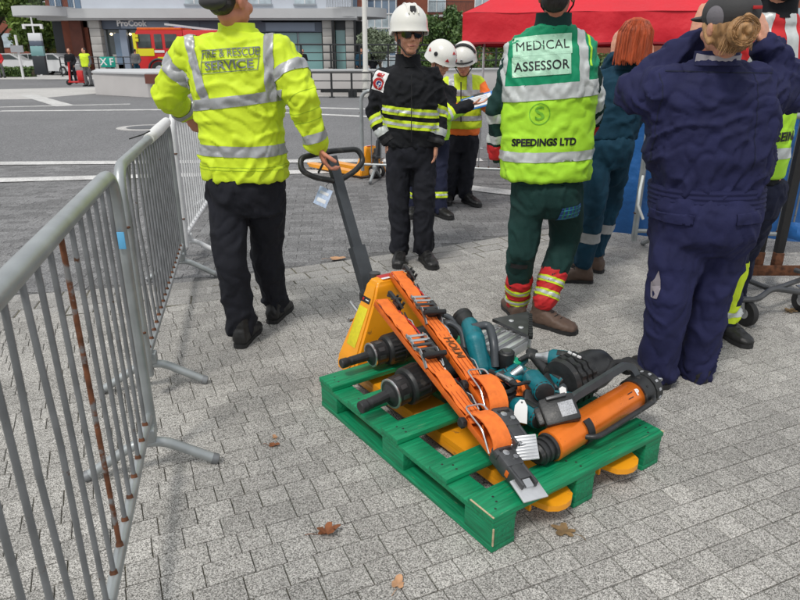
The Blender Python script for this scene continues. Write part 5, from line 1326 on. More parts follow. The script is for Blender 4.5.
# silver edge piping at the armholes, green yoke, bands
yoke = hor_band(vest, zz(92), 3, K('vest_green'), 'yoke', .0025)
hor_band(vest, zz(99), zz(83), K('reflective_pale'), off=.0045, tilt=(-.08, 0)); hor_band(vest, zz(162), zz(152), K('reflective_pale'), off=.0035, tilt=(-.03, 0))
for s in (-1, 1):
    x0 = (W(544.5 + s * 39.5, 60, 3.45) - o).x
    skin_patch(vest, 'reflective_band', K('reflective_pale'), [(V((x0 + .026, 0, zz(60))), V((1, 0, .08 * s))), (V((x0 - .026, 0, zz(60))), V((-1, 0, -.08 * s))), (V((0, 0, zz(90))), V((0, 0, -1)))], .0042)
    x1 = (W(545 + s * 47, 60, 3.45) - o).x
    skin_patch(vest, 'edge_piping', K('hiviz_lime'), [(V((x1 + .006, 0, 0)), V((1, 0, 0))), (V((x1 - .006, 0, 0)), V((-1, 0, 0))), (V((0, 0, zz(66))), V((0, 0, -1)))], .0044)
bt = bvh(vest); D = V((.13, 1, -.06)).normalized()
pc = W(542, 53, 3.45) - o
U0 = V((1, -.13, .075)).normalized(); V0 = U0.cross(D); V0 = V0 if V0.z > 0 else -V0
for py_, nm in ((44.5, 'MEDICAL'), (65.5, 'ASSESSOR')):
    c_ = W(543 - (py_ - 45) * .06, py_, 3.43) - o
    pn = decal(grid_me(-.145, .145, -.048, .048, 24, 8), 'name_panel', K('panel_pale'), bt, c_, U0, V0, D, .0062, vest)
    me = text_mesh(nm, .062, 0, 0.0 if nm == 'MEDICAL' else .0008, 1.04); decal(me, 'lettering', K('ink'), bt, c_ - V0 * .002, U0, V0, D, .0082, pn, 1.0 if nm == 'MEDICAL' else .95)
c_ = W(544, 142.5, 3.42) - o
me = text_mesh('SPEEDINGS LTD', .05, 0, .0022); decal(me, 'lettering', K('ink'), bt, c_, V((1, -.05, .03)).normalized(), V((0, 0, 1)), D, .003, vest, .93)
c_ = W(539.5, 114, 3.42) - o
lg = decal(ringme(.049, .053), 'logo_ring', mat('logo_line', (.18, .5, .03), .6), bt, c_, U0, V0, D, .003, vest)
me = text_mesh('S', .095, 0, .001); decal(me, 'logo_letter', MATS['logo_line'], bt, c_, U0, V0, D, .003, lg, 1.25)
for s, (f0, f1) in (('L', ((.06, .24), (.5, .66))), ('R', ((-.2, -.05), (.2, .36)))):
    for a in (f0, f1):
        clip_band(jk, J['el' + s], J['wr' + s], a[0], a[1], .12, K('reflective_pale'))
    clip_band(jk, J['el' + s], J['wr' + s], .70, 1.0, .12, K('red_cloth'), 'red_cuff', .005)
collar(t, jk, J, 'green_cloth', .088, .075)
# red gaiters with yellow and silver bands
for s in 'LR':
    U = M(); k_, a_ = J['kn' + s], J['an' + s]; aa = a_ + V((0, 0, .0))
    U.cap(k_.lerp(a_, .62), k_.lerp(a_, .98), .082, .070); U.cap(k_.lerp(a_, .8), k_.lerp(a_, 1.0), .078, .07)
    ga = U.clay('gaiter', K('red_cloth'), t, .009, 3, fn=wrk(.006, (8, 8, 22), 5))
    for f0, f1 in ((.66, .76), (.86, .97)):
        bd = clip_band(ga, k_, a_, f0, f1, .2, K('hiviz'), 'yellow_band', .003)
        if bd: clip_band(ga, k_, a_, f0 + .03, f1 - .03, .2, K('reflective_pale'), off=.0048, parent=bd)
boot(t, J['anL'], (-.1, 1), 'boot_brown', z0=0, w=.056, high=.15); boot(t, J['anR'] + V((.0, 0, .0)), (.78, -.62), 'boot_brown', z0=.0, w=.056, pitch=.0, high=.16)
# tartan pocket patch and strap on the leg
bt = bvh(tr); c_ = W(574, 214, 3.42) - o
pk = decal(grid_me(-.07, .07, -.04, .04, 6, 4), 'pocket', mat('tartan_blue', (.02, .07, .25), .7), bt, c_, V((1, 0, .12)).normalized(), V((-.12, 0, 1)).normalized(), V((-.35, 1, 0)).normalized(), .006, tr)
for k in range(5): decal(grid_me(-.055 + k * .025, -.047 + k * .025, -.04, .04, 1, 4), 'tartan_stripe', mat('tartan_green', (.03, .25, .1), .7), bt, c_, V((1, 0, .12)).normalized(), V((-.12, 0, 1)).normalized(), V((-.35, 1, 0)).normalized(), .0072, pk)
for k in range(3): decal(grid_me(-.07, .07, -.03 + k * .025, -.025 + k * .025, 6, 1), 'tartan_stripe', mat('tartan_teal', (.05, .3, .45), .7), bt, c_, V((1, 0, .12)).normalized(), V((-.12, 0, 1)).normalized(), V((-.35, 1, 0)).normalized(), .0074, pk)
c_ = W(520, 268, 3.45) - o; decal(grid_me(-.045, .045, -.014, .014, 4, 2), 'leg_strap', K('ink'), bt, c_, V((1, 0, 0)), V((0, 0, 1)), V((0, 1, 0)), .008, tr)
hairshape(t, hm_, hq, 'hair_dark', [('e', (0, -.03, .02), (.083, .088, .082)), ('e', (0, -.055, -.03), (.068, .046, .06))])
helmet(t, hm_, hq, 'dark')

# ---------------------------------------------------------------- F: red hair, teal suit
J = dict(head=W(633, 40, 4.25), neck=W(628, 66, 4.3), shL=W(605, 80, 4.32), shR=W(650, 80, 4.32), elL=W(596, 96, 4.55), elR=W(662, 100, 4.55), wrL=W(614, 56, 4.42), wrR=W(652, 60, 4.6),
         hipL=W(598, 150, 4.32), hipR=W(619, 150, 4.34), knL=W(594, 206, 4.22), knR=W(611, 200, 4.5), anL=W(583, 260, 4.30), anR=W(595, 250, 4.55))
t, b, hm_, hq = base_person('person with red hair in teal uniform just right of the medical assessor', J, P(592, 280), face=(-.25, .95, 0), handspec=dict(L=((.05, .2, 1), (.9, .3, 0), -1, .3), R=((-.1, .2, 1), (-.9, .3, 0), 1, .3)))
jk = jacket(t, J, 'teal_cloth', W(609, 138, 4.33), (.165, .125), (.18, .13), (.165, .125), arm=(.07, .058, .048), seed=31, yaw=0, amp=.009)
tr = trousers(t, J, 'teal_cloth', W(609, 134, 4.33), (.155, .125), .09, .078, .074, seed=32, seat=.015)
for s in 'LR': clip_band(tr, J['kn' + s], J['an' + s], .42, .60, .13, K('reflective'))
collar(t, jk, J, 'teal_cloth', .08, .05)
boot(t, J['anL'], (-.8, .15), 'boot_brown', z0=0, w=.05); boot(t, J['anR'], (-.6, .6), 'boot_brown', z0=0, w=.05)
U = M(); U.ell(hm_(0, -.018, .03), (.094, .108, .09), hq, 18, 12)
for k in range(15):
    a = R(-200 + k * 14.5); x, y = .082 * math.cos(a), .088 * math.sin(a) - .012
    U.cap(hm_(x * .95, y, .03), hm_(x * 1.14 + random.uniform(-.008, .008), y * 1.12, -.105 - random.uniform(0, .03)), .026, .013, 8)
hr_ = U.clay('hair', K('hair_red'), t, .006, 2, fn=lambda p: .006 * noise.noise(V((p.x * 70, p.y * 70, p.z * 7))))
def strands(par, f, n, m, r=.0011):
    U = M()
    for k in range(n): U.tube(f(k), r, 4)
    o_ = U.build('hair_strands', K(m), par); o_['kind'] = 'stuff'; return o_
def st_f(k):
    a = random.uniform(R(-205), R(25)); j = random.uniform(-.006, .006); c_, s_ = math.cos(a), math.sin(a)
    return [hm_(.02 * c_, -.02 + .02 * s_, .125), hm_(.065 * c_, .075 * s_ - .02, .105), hm_((.097 + j) * c_, (.108 + j) * s_ - .018, .05), hm_((.102 + j) * c_, (.108 + j) * s_ - .014, -.03), hm_((.106 + j * 2) * c_, (.11 + j * 2) * s_ - .012, -.11 - random.uniform(0, .035))]
strands(hr_, st_f, 150, 'hair_red')

# ---------------------------------------------------------------- G: navy suit, cap and bun, arms raised
J = dict(head=W(727, 26, 2.74), neck=W(716, 60, 2.80), shL=W(672, 86, 2.84), shR=W(752, 86, 2.86), elL=W(637, 92, 3.10), elR=W(792, 92, 3.08), wrL=W(694, 36, 3.02), wrR=W(762, 40, 3.0),
         hipL=W(681, 226, 2.84), hipR=W(724, 226, 2.86), knL=W(669, 296, 2.78), knR=W(712, 292, 2.84), anL=W(659, 364, 2.82), anR=W(696, 362, 2.88))
J['elL'] = W(634, 90, 3.0); J['elR'] = W(793, 90, 3.0); J['wrL'] = W(694, 42, 2.96); J['wrR'] = W(766, 46, 2.94)
t, b, hm_, hq = base_person('person in navy suit and grey cap with a blonde bun, both arms raised', J, P(690, 385), face=(-.25, .97, -.05), handspec=dict(L=((.25, .05, 1), (.6, .8, -.2), -1, .3), R=((-.3, .1, 1), (-.6, .7, -.2), 1, .35)))
jk = jacket(t, J, 'navy_cloth', W(706, 192, 2.86), (.226, .172), (.272, .17), (.268, .182), arm=(.094, .088, .058), seed=43, amp=.011, vox=.0095, yaw=.03, cuff=1.0, up_r=(.215, .13), n=2.5,
    extra=lambda U: (U.cap(J['shL'] + V((-.03, 0, -.04)), J['elL'] + V((0, -.02, -.03)), .1, .07), U.cap(J['shR'] + V((.03, 0, -.04)), J['elR'] + V((0, -.02, -.03)), .1, .07)))
tr = trousers(t, J, 'navy_cloth', W(705, 186, 2.86), (.225, .165), .130, .102, .09, seed=44, amp=.011, seat=.03, extra=lambda U: [U.cap(J['an' + s] + V((0, 0, .05)), J['an' + s] + V((0, 0, -.045)), .086, .080) for s in 'LR'])
o = loc_of(t); zz = lambda py, Y_=2.69: (W(706, py, Y_) - o).z
# ribbed waistband
wb0, wb1 = W(705, 207, 2.87), W(706, 183, 2.87); secs_ = []
for k in range(21): secs_.append((wb0.lerp(wb1, k / 20), .243 + (.0032 if k % 4 in (1, 2) else 0), .189 + (.0032 if k % 4 in (1, 2) else 0), .02))
M().loft(secs_, 48, 2.3).build('waistband', K('navy_cloth'), jk, 70)
lc_ = (W(706, 150, 2.8) - o).x
hor_band(jk, zz(74), zz(72.6), K('navy_dark'), 'seam', .0015, keep=lambda c, n: abs(c.x - lc_) < .22 and n.y < -.1, tilt=(.02, 0))
for dx in (-.17, .2):
    skin_patch(jk, 'seam', K('navy_dark'), [(V((lc_ + dx + .0018, 0, 0)), V((1, 0, .05))), (V((lc_ + dx - .0018, 0, 0)), V((-1, 0, -.05))), (V((0, 0, zz(74))), V((0, 0, 1))), (V((0, 0, zz(170))), V((0, 0, -1)))], .0015, lambda c, n: n.y < -.1)
collar(t, jk, J, 'navy_cloth', .085, .055)
co_ = M().tube([J['neck'] + V((.088 * math.cos(a), .082 * math.sin(a) , .012 + .012 * math.sin(a))) for a in [R(-170 + 16 * k) for k in range(11)]], 0, flat=(.03, .007), hint=(1, 0, 0)).build('collar_lining', mat('lining', (.32, .30, .33), .8), jk)
bt = bvh(tr)
for xa, xb in ((652, 694), (733, 762)):
    x0_, x1_ = (W(xa, 218, 2.68) - o).x, (W(xb, 218, 2.68) - o).x
    skin_patch(tr, 'pocket_flap', K('navy_cloth'), [(V((x0_, 0, 0)), V((-1, 0, 0))), (V((x1_, 0, 0)), V((1, 0, 0))), (V((0, 0, zz(213, 2.68))), V((-.05, 0, 1))), (V((0, 0, zz(224, 2.68))), V((.03, 0, -1)))], .002, lambda c, n: n.y < 0, thick=.006)
c_ = W(658, 291, 2.66) - o
sc_ = bpy.data.meshes.new('s'); sc_.from_pydata([(-.012, -.065, 0), (.01, -.06, 0), (.02, -.01, 0), (.014, .03, 0), (.002, .07, 0), (-.006, .03, 0), (-.018, 0, 0)], [], [(0, 1, 2, 3, 4, 5, 6)])
decal(sc_, 'reflective_patch', mat('patch_pale', (.30, .27, .30), .6), bt, c_, V((1, 0, 0)), V((0, 0, 1)), V((.25, 1, 0)).normalized(), .006, tr)
M().tube([W(643, 176, 2.80), W(640, 190, 2.76), W(638, 205, 2.75), W(643, 219, 2.76)], .006, 8).build('drawcord', K('reflective_pale'), jk)
for s in 'LR': boot(t, J['an' + s], (-.15, 1), 'boot_black', z0=0, high=.08)
# hair, bun, cap
hairshape(t, hm_, hq, 'hair_blonde', [('e', (0, -.022, .0), (.086, .095, .088)), ('e', (0, -.045, -.055), (.07, .06, .045)), ('c', (-.07, .03, 0), (-.078, -.01, -.06), .018, .012), ('c', (.07, .03, 0), (.078, -.01, -.06), .018, .012)], amp=.004)
bun = M(); bc = W(741.5, 31, 2.60); 
for k in range(46):
    a = k * .30; rr_ = .010 + .0007 * k
    bun.cap(bc + V((rr_ * 1.25 * math.cos(a), -.014 + .0012 * (46 - k) * -.3 + .02 * (k / 46), rr_ * 1.3 * math.sin(a))), bc + V(((rr_ + .0006) * 1.25 * math.cos(a + .30), -.014 + .02 * (k / 46), (rr_ + .0006) * 1.3 * math.sin(a + .30))), .0135, .0135, 7)
bun.ell(bc + V((0, .012, 0)), (.05, .032, .052))
bun.clay('hair_bun', K('hair_blonde'), t, .0045, 1, fn=lambda p: .003 * noise.noise(p * 60))
def st_g(k):
    a = random.uniform(0, 6.28); rr_ = random.uniform(.03, .05); b_ = a + random.uniform(.8, 1.6)
    return [bc + V((rr_ * 1.1 * math.cos(a + (b_ - a) * i / 4), -.03 + random.uniform(-.004, .008), rr_ * 1.1 * math.sin(a + (b_ - a) * i / 4))) for i in range(5)]
strands(t.children[-1], st_g, 70, 'hair_blonde', .0013)
def st_h(k):
    x = random.uniform(-.08, .08); y = -.02 - .075 * math.sqrt(max(0, 1 - (x / .09) ** 2)) ; e = hm_(x * .2 + .02, -.12, .02)
    return [hm_(x * 1.05, y, -.07 - random.uniform(0, .02)), hm_(x * .9, y - .012, -.03), e]
strands(t.children[-1], st_h, 60, 'hair_blonde', .0012)
for k in range(7): M().tube([hm_(-.06 + k * .01, -.075, -.04), hm_(-.075 + k * .012, -.085 - .01 * (k % 2), -.075), hm_(-.08 + k * .012, -.078, -.105)], .0022, 5).build('loose_strand', K('hair_blonde'), t)
U = M(); U.ell(hm_(0, -.012, .048), (.098, .115, .088), hq, 24, 14); U.ell(hm_(-.01, .10, .028), (.07, .07, .012), hq, 16, 8)
cap_ = U.clay('cap', K('cap_grey'), t, .006, 2)
Dc = hq.to_3x3() @ V((.93, .32, -.12)); Uc = hq.to_3x3() @ V((.32, -.93, 0)); decal(ringme(.0005, .04, n=36), 'cap_panel', mat('cap_light', (.19, .18, .20), .8), bvh(cap_), hm_(-.105, -.04, .03) - loc_of(t), Uc, Dc.cross(Uc).normalized(), Dc, .0018, cap_)
M().box((.034, .004, .012), mt=TR(hm_(-.002, -.128, .055) + V((.012, -.004, .004)), axes((0, 0, 1), (1, 0, 0))), bev=.001).build('cap_mark', K('red_part'), cap_)

# ---------------------------------------------------------------- H: red and yellow vest, behind G
J = dict(head=W(779, -22, 3.32), neck=W(774, 14, 3.36), shL=W(738, 44, 3.38), shR=W(797, 42, 3.38), elL=W(726, 96, 3.42), elR=W(784, 90, 3.66), wrL=W(740, 130, 3.7), wrR=W(780, 122, 3.8),
         hipL=W(736, 196, 3.38), hipR=W(764, 196, 3.38), knL=W(731, 262, 3.36), knR=W(742, 252, 3.62), anL=W(723, 326, 3.40), anR=W(730, 300, 3.75))
t, b, hm_, hq = base_person('person in red and lime vest, mostly hidden behind the person in navy', J, P(725, 346), face=(-.2, .95, 0), handspec=dict(L=((0, 1, 0), (.9, 0, 0), -1, .3), R=((0, 1, 0), (-.9, 0, 0), 1, .3)))
jk = jacket(t, J, 'black_cloth', W(748, 186, 3.38), (.14, .125), (.165, .13), (.15, .125), arm=(.078, .066, .052), seed=51, yaw=0, amp=.009)
vest = jacket(t, J, 'hiviz_lime', W(749, 176, 3.38), (.15, .13), (.172, .135), (.155, .13), seed=52, amp=.0045, yaw=0, sleeves=False, infl=.013, name='vest', up_r=(.19, .125), neck_r=.085)
tr = trousers(t, J, 'navy_dark', W(752, 180, 3.38), (.165, .13), .095, .086, .08, seed=53)
o = loc_of(t); zz = lambda py, Y_=3.22: (W(770, py, Y_) - o).z
hor_band(vest, zz(92), 3, K('red_cloth'), 'yoke', .0025)
hor_band(vest, zz(104), zz(90), K('reflective_pale'), off=.0045); hor_band(vest, zz(160), zz(149), K('reflective_pale'), off=.0035)
for s in (-1, 1):
    x0 = (W(774 + s * 17, 60, 3.25) - o).x
    skin_patch(vest, 'reflective_band', K('reflective_pale'), [(V((x0 + .028, 0, zz(60))), V((1, 0, .15 * s))), (V((x0 - .028, 0, zz(60))), V((-1, 0, -.15 * s))), (V((0, 0, zz(90))), V((0, 0, -1)))], .0042)
    x1 = (W(774 + s * 32, 60, 3.25) - o).x
    skin_patch(vest, 'edge_piping', K('hiviz'), [(V((x1 + .008, 0, 0)), V((1, 0, 0))), (V((x1 - .008, 0, 0)), V((-1, 0, 0))), (V((0, 0, zz(80))), V((0, 0, -1)))], .0046)
bt = bvh(vest)
me = text_mesh('SEIN', .06, 0, .0022); decal(me, 'lettering', K('ink'), bt, W(785, 137, 3.25) - o, V((1, 0, .05)).normalized(), V((0, 0, 1)), V((-.1, 1, 0)).normalized(), .006, vest, 1)
collar(t, jk, J, 'black_cloth', .092, .11)
bd = clip_band(tr, J['knL'], J['anL'], .60, .86, .13, K('hiviz'), 'yellow_band'); clip_band(tr, J['knL'], J['anL'], .68, .78, .13, K('reflective_pale'), off=.0048, parent=bd)
xx_ = (W(727, 300, 3.3) - o).x
vb = skin_patch(tr, 'yellow_band', K('hiviz'), [(V((xx_ + .03, 0, 0)), V((1, 0, -.15))), (V((xx_ - .03, 0, 0)), V((-1, 0, .15))), (V((0, 0, .19)), V((0, 0, -1))), (V((0, 0, .46)), V((0, 0, 1)))], .0035, lambda c, n: n.y < -.1)
boot(t, J['anL'], (.3, -1), 'boot_black', z0=0); boot(t, J['anR'], (.2, 1), 'boot_black', z0=0)
hairshape(t, hm_, hq, 'hair_dark', [('e', (0, -.03, .03), (.088, .095, .085)), ('e', (0, -.055, -.04), (.075, .055, .06))])
# ================================================================ TROLLEY AT THE RIGHT
t = thing('barrier_trolley', 'rusty black trolley with two tall uprights and tubular frame on castors at the right edge', 'trolley', P(775, 300))
bp = P(768, 272, .14)
for dx in (0, .115):
    U = M(); x, y = bp.x - .04 + dx, bp.y + .06 - dx * .2
    U.box((.05, .008, 2.2), (x, y, 1.25), bev=.001).box((.008, .045, 2.2), (x - .02, y + .02, 1.25), bev=.001).build('upright', K('rubber'), t)
    M().box((.055, .05, .12), (x, y + .012, .2), bev=.004).build('rusted_foot', K('rust'), t)
M().box((.36, .12, .012), (bp.x + .03, bp.y + .02, .142), bev=.002).box((.36, .010, .07), (bp.x + .03, bp.y - .045, .165), bev=.002).build('foot_plate', K('rust'), t)
def tp(px, py, z): return P(px, py, z)
M().tube(arc([tp(735, 282, .16), tp(742, 278, .16), tp(772, 290, .16), tp(800, 280, .16), tp(850, 262, .16)], .05, 4), .016, 10).build('frame_tube', K('dark_steel'), t)
M().tube(arc([tp(730, 300, .16), tp(740, 300, .16), tp(757, 300, .16), tp(772, 288.5, .19), tp(800, 292, .16), tp(860, 300, .16)], .05, 4), .017, 10).build('frame_tube', K('dark_steel'), t)
M().tube(arc([tp(795, 270, .2), tp(830, 280, .2), tp(880, 296, .2)], .04, 4), .016, 10).build('frame_tube', K('dark_steel'), t)
for px_, py_ in ((744, 325), (801, 312)):
    c_ = P(px_, py_, .0); c_ = V((c_.x, c_.y, .075))
    w_ = M().lathe([(-.02, .05), (-.018, .072), (-.012, .076), (.012, .076), (.018, .072), (.02, .05)], TR(c_, axes((.9, .3, 0))), 24).build('castor_wheel', K('rubber'), t)
    M().lathe([(-.022, .03), (.022, .03)], TR(c_, axes((.9, .3, 0))), 14).build('hub', K('alu'), w_)
    k_ = M(); dv = V((.9, .3, 0)).normalized()
    for s in (-1, 1): k_.tube([c_ + dv * .03 * s, c_ + dv * .032 * s + V((0, .02, .075))], 0, flat=(.03, .004), hint=dv)
    k_.box((.07, .07, .008), c_ + V((0, .02, .08))); k_.build('castor_fork', K('steel'), t)

# ================================================================ RED TENT
t = thing('gazebo', 'red pop up gazebo canopy behind the group', 'tent', W(560, 150, 8.9))
TX0, TX1, TY0, TY1 = W(462, 43, 8.2).x, W(668, 43, 8.2).x + .9, 8.2, 11.2
TA, TWD = R(11), 3.1
zb_, zt2 = W(500, 43.5, 8.2).z, W(500, 13, 8.2).z
pk_ = V(((TX0 + TX1) / 2, (TY0 + TY1) / 2, zt2 + 1.0))
cnr = [V((TX0, TY0, 0)), V((TX0 + TWD * math.cos(TA), TY0 - TWD * math.sin(TA), 0)), V((TX0 + TWD * math.cos(TA) + 3 * math.sin(TA), TY0 - TWD * math.sin(TA) + 3 * math.cos(TA), 0)), V((TX0 + 3 * math.sin(TA), TY0 + 3 * math.cos(TA), 0))]
pk_ = sum(cnr, V((0, 0, 0))) / 4 + V((0, 0, zt2 + 1.0))
for i in range(4):
    a, b_ = cnr[i], cnr[(i + 1) % 4]; nx, nz = 40, 6; d_ = (b_ - a); nn_ = V((d_.y, -d_.x, 0)).normalized()
    vs = []
    for j in range(nz + 1):
        for k in range(nx + 1):
            s = k / nx; z = zb_ + (zt2 - zb_) * j / nz
            off = .018 * math.sin(s * 40 + i) * (1 - j / nz) + .03 * noise.noise(V((s * 7, j * .25, i * 5)))
            vs.append(a + d_ * s + nn_ * off + V((0, 0, z + (.012 * math.sin(s * math.pi * 4)) * (1 - j / nz))))
    fs = [(j * (nx + 1) + k, j * (nx + 1) + k + 1, (j + 1) * (nx + 1) + k + 1, (j + 1) * (nx + 1) + k) for j in range(nz) for k in range(nx)]
    M().add(vs, fs).build('valance', K('tent_red') if 'tent_red' in MATS else mat('tent_red', (.62, .008, .022), .6, 0, nz=(2, .08), bump=(9, .012, 5)), t, 60, fix=False)
    hem_ = M().tube([V(v) + V((0, 0, -.004)) for v in vs[:nx + 1]], 0, flat=(.006, .02), hint=(0, 0, 1)).build('hem', mat('tent_hem', (.28, .01, .02), .7), t)
    vs = []
    for j in range(9):
        for k in range(21):
            s = k / 20; u_ = j / 8; p = (a + d_ * s) * (1 - u_) + V((pk_.x, pk_.y, 0)) * u_
            z = zt2 + (pk_.z - zt2) * (u_ ** 1.12) - .05 * math.sin(math.pi * s) * math.sin(math.pi * u_ * .9) + .015 * noise.noise(V((s * 8, u_ * 6, i)))
            vs.append(V((p.x, p.y, z)))
    fs = [(j * 21 + k, j * 21 + k + 1, (j + 1) * 21 + k + 1, (j + 1) * 21 + k) for j in range(8) for k in range(20)]
    M().add(vs, fs).build('roof_panel', MATS['tent_red'], t, 60, fix=False)
for c_ in cnr:
    q0 = c_ + (V((pk_.x, pk_.y, 0)) - c_) * .03
    M().box((.035, .035, zt2 - .02), (q0.x, q0.y, (zt2 - .02) / 2), bev=.004).build('leg', K('alu'), t)
    M().box((.1, .1, .006), (q0.x, q0.y, .004), bev=.001).build('foot', K('alu'), t)

# ================================================================ BACKGROUND STRUCTURES
mat('render_grey', (.52, .56, .62), .8, 0, nz=(.5, .06), bump=(20, .002)); mat('render_white', (.52, .52, .51), .8, 0, nz=(.6, .06), bump=(20, .002))
mat('slab_white', (.50, .51, .52), .75, 0, nz=(.6, .05)); mat('stone_pale', (.42, .41, .39), .8, 0, nz=(1.5, .08), bump=(30, .002))
mat('brick_red', (.24, .075, .045), .85, 0, nz=(2.5, .15), bump=(40, .003)); mat('brick_dark', (.15, .055, .04), .85, 0, nz=(2.5, .15))
mat('fascia', (.10, .125, .17), .5, 0, nz=(1, .05)); mat('fascia_pale', (.24, .29, .37), .5, 0, nz=(1, .05))
mat('frame_dark', (.035, .04, .045), .45, .2); mat('frame_grey', (.30, .33, .36), .45, .2)
mat('shop_glass', (.05, .065, .065), .08, 0, nz=(.6, .5, 3), spec=.8); mat('glass_teal', (.20, .38, .38), .12, 0, nz=(.5, .12, 2), spec=.8)
mat('glass_blue', (.14, .21, .30), .08, 0, nz=(.7, .3, 2), spec=.8); mat('glass_pale', (.42, .50, .54), .1, 0, nz=(1.5, .3, 2), spec=.8)
mat('shop_light', (1, .85, .6), .5, emit=(1, .8, .5, 4)); mat('wall_paint', (.50, .48, .47), .8, 0, nz=(1.2, .07, 6), bump=(20, .002), spots=(1.6, .7, (.36, .34, .32)))
mat('sign_white', (.9, .9, .9), .5); mat('rail_black', (.02, .022, .024), .5, .2)
# long brick courses drawn by real bands are too small here; the buildings stand 50 m away
def panel(par, x0, x1, z0, z1, y, name, m, depth=.2, bev=0):
    return M().box((x1 - x0, depth, z1 - z0), ((x0 + x1) / 2, y + depth / 2, (z0 + z1) / 2), bev=bev).build(name, K(m), par)
YB = 50.0
def X(px, Y_=YB, py=40): return W(px, py, Y_).x
def Z(py, Y_=YB): return W(400, py, Y_).z
bl = thing('shop_building', 'pale grey flats over shops with a wide white canopy slab and brick corner', 'building', V((X(60), YB, 0)))
panel(bl, X(88), X(352), Z(9), Z(9) + 5.2, YB - .2, 'upper_wall', 'render_grey', 6)
panel(bl, X(45), X(358), Z(18.5), Z(9), YB - .75, 'canopy_slab', 'slab_white', 6.5)
panel(bl, X(45), X(358), Z(18.5) - .12, Z(18.5), YB - .6, 'canopy_soffit', 'slab_white', 6)
M().lathe([(0, 2.6), (Z(9) - Z(18.5), 2.6)], TR((X(350), YB + 1.8, Z(18.5) + .1)), 40).build('rounded_canopy_end', K('slab_white'), bl)
M().lathe([(0, 2.0), (Z(9) - Z(18.5), 2.0)], TR((X(50), YB - .1, Z(18.5) + .1)), 36).build('rounded_canopy_end', K('slab_white'), bl)
panel(bl, X(46), X(90), Z(9), Z(9) + 5.2, YB + .8, 'brick_wall', 'brick_red', 5)
panel(bl, X(325), X(362), Z(9), Z(9) + 5.2, YB + .8, 'brick_wall', 'brick_red', 5)
panel(bl, X(45), X(362), 0, Z(18.5) - .12, YB + 1.4, 'ground_floor_core', 'frame_dark', 6)
for x0, x1 in ((190, 208), (250, 274), (297, 317)):
    w_ = panel(bl, X(x0), X(x1), Z(4), Z(4) + 1.7, YB - .26, 'window', 'glass_pale', .08)
    panel(w_, X(x0) - .08, X(x1) + .08, Z(4) - .12, Z(4), YB - .34, 'sill', 'frame_grey', .14)
    panel(w_, X((x0 + x1) / 2) - .03, X((x0 + x1) / 2) + .03, Z(4), Z(4) + 1.7, YB - .3, 'mullion', 'print_white', .05)
# left balcony
for k, (x0, x1) in enumerate(((46, 88), (330, 362))):
    Yb = YB - 1.4
    rl = panel(bl, X(x0), X(x1), Z(9) + 1.02, Z(9) + 1.08, Yb, 'balcony_rail', 'rail_black', .05)
    n_ = 34 if k == 0 else 24
    U = M()
    for i in range(n_): U.box((.022, .022, 1.0), (X(x0) + (X(x1) - X(x0)) * i / (n_ - 1), Yb + .02, Z(9) + .53))
    o_ = U.build('balusters', K('rail_black'), bl); o_['kind'] = 'stuff'
    for a_, b_ in ((.12, .4), (.55, .85)):
        xa, xb = X(x0) + (X(x1) - X(x0)) * a_, X(x0) + (X(x1) - X(x0)) * b_
        w_ = panel(bl, xa, xb, Z(9) + .05, Z(9) + 2.3, YB + .72, 'balcony_door', 'glass_blue', .1); panel(w_, (xa + xb) / 2 - .04, (xa + xb) / 2 + .04, Z(9) + .05, Z(9) + 2.3, YB + .66, 'mullion', 'print_white', .06)
# ground floor
panel(bl, X(58), X(84), 0, Z(18.5) - .12, YB + .9, 'brick_wall', 'brick_red', .6)
panel(bl, X(68), X(80), 0, Z(18.5) - .12, YB + .5, 'brick_pier', 'brick_dark', .5)
panel(bl, X(83), X(90), 0, Z(28), YB + 1.2, 'entrance_door', 'frame_dark', .1)
panel(bl, X(80), X(90), Z(27), Z(19), YB + .9, 'entrance_header', 'stone_pale', .3)
for x0, x1 in ((92, 102.5), (323, 334.5), (346, 355)):
    H_ = Z(18.5) - .12; n_ = 7
    for i in range(n_): panel(bl, X(x0), X(x1), H_ * i / n_ + .01, H_ * (i + 1) / n_ - .01, YB - .2, 'stone_block', 'stone_pale', .8, .01)
f1 = panel(bl, X(103), X(200), Z(29), Z(18.6) - .12, YB + .2, 'shop_fascia', 'fascia', .3)
panel(f1, X(122), X(170), Z(28.4), Z(19.4) - .12, YB + .16, 'fascia_panel', 'fascia_pale', .05)
lettering('ProCook', .56, TR((X(133), YB + .13, (Z(29) + Z(18.6)) / 2 + .03), Matrix.Rotation(R(90), 4, 'X')), K('sign_white'), f1, .03, .018)
for x0, x1 in ((104, 121), (123, 150), (152, 172), (174, 200)):
    w_ = panel(bl, X(x0), X(x1), .3, Z(29.6), YB + .5, 'shop_window', 'shop_glass', .1)
    panel(w_, X(x0) - .12, X(x0) + .02, .0, Z(29.6), YB + .4, 'mullion', 'frame_grey', .15)
    for j in range(3):
        xx = random.uniform(X(x0) + .3, X(x1) - .3); M().ell((xx, YB + .46, Z(34)), (.08, .03, .08)).build('downlight', K('shop_light'), w_)
    for j in range(3):
        xx = random.uniform(X(x0) + .2, X(x1) - .5); panel(w_, xx, xx + random.uniform(.3, .7), .4, random.uniform(.8, 1.7), YB + .46, 'display', random.choice(['frame_grey', 'stone_pale', 'teal', 'brick_red']), .05)
panel(bl, X(121) - .1, X(123) + .25, 0, Z(29.6), YB + .1, 'shop_post', 'fascia_pale', .3)
panel(bl, X(112), X(120), Z(64.5), Z(33), YB + .38, 'shop_poster', 'glass_blue', .06)
f2 = panel(bl, X(262), X(322), Z(32), Z(22), YB + .2, 'shop_fascia', 'fascia', .3)
panel(f2, X(266), X(315), Z(31), Z(22.6), YB + .16, 'fascia_panel', 'fascia_pale', .05)
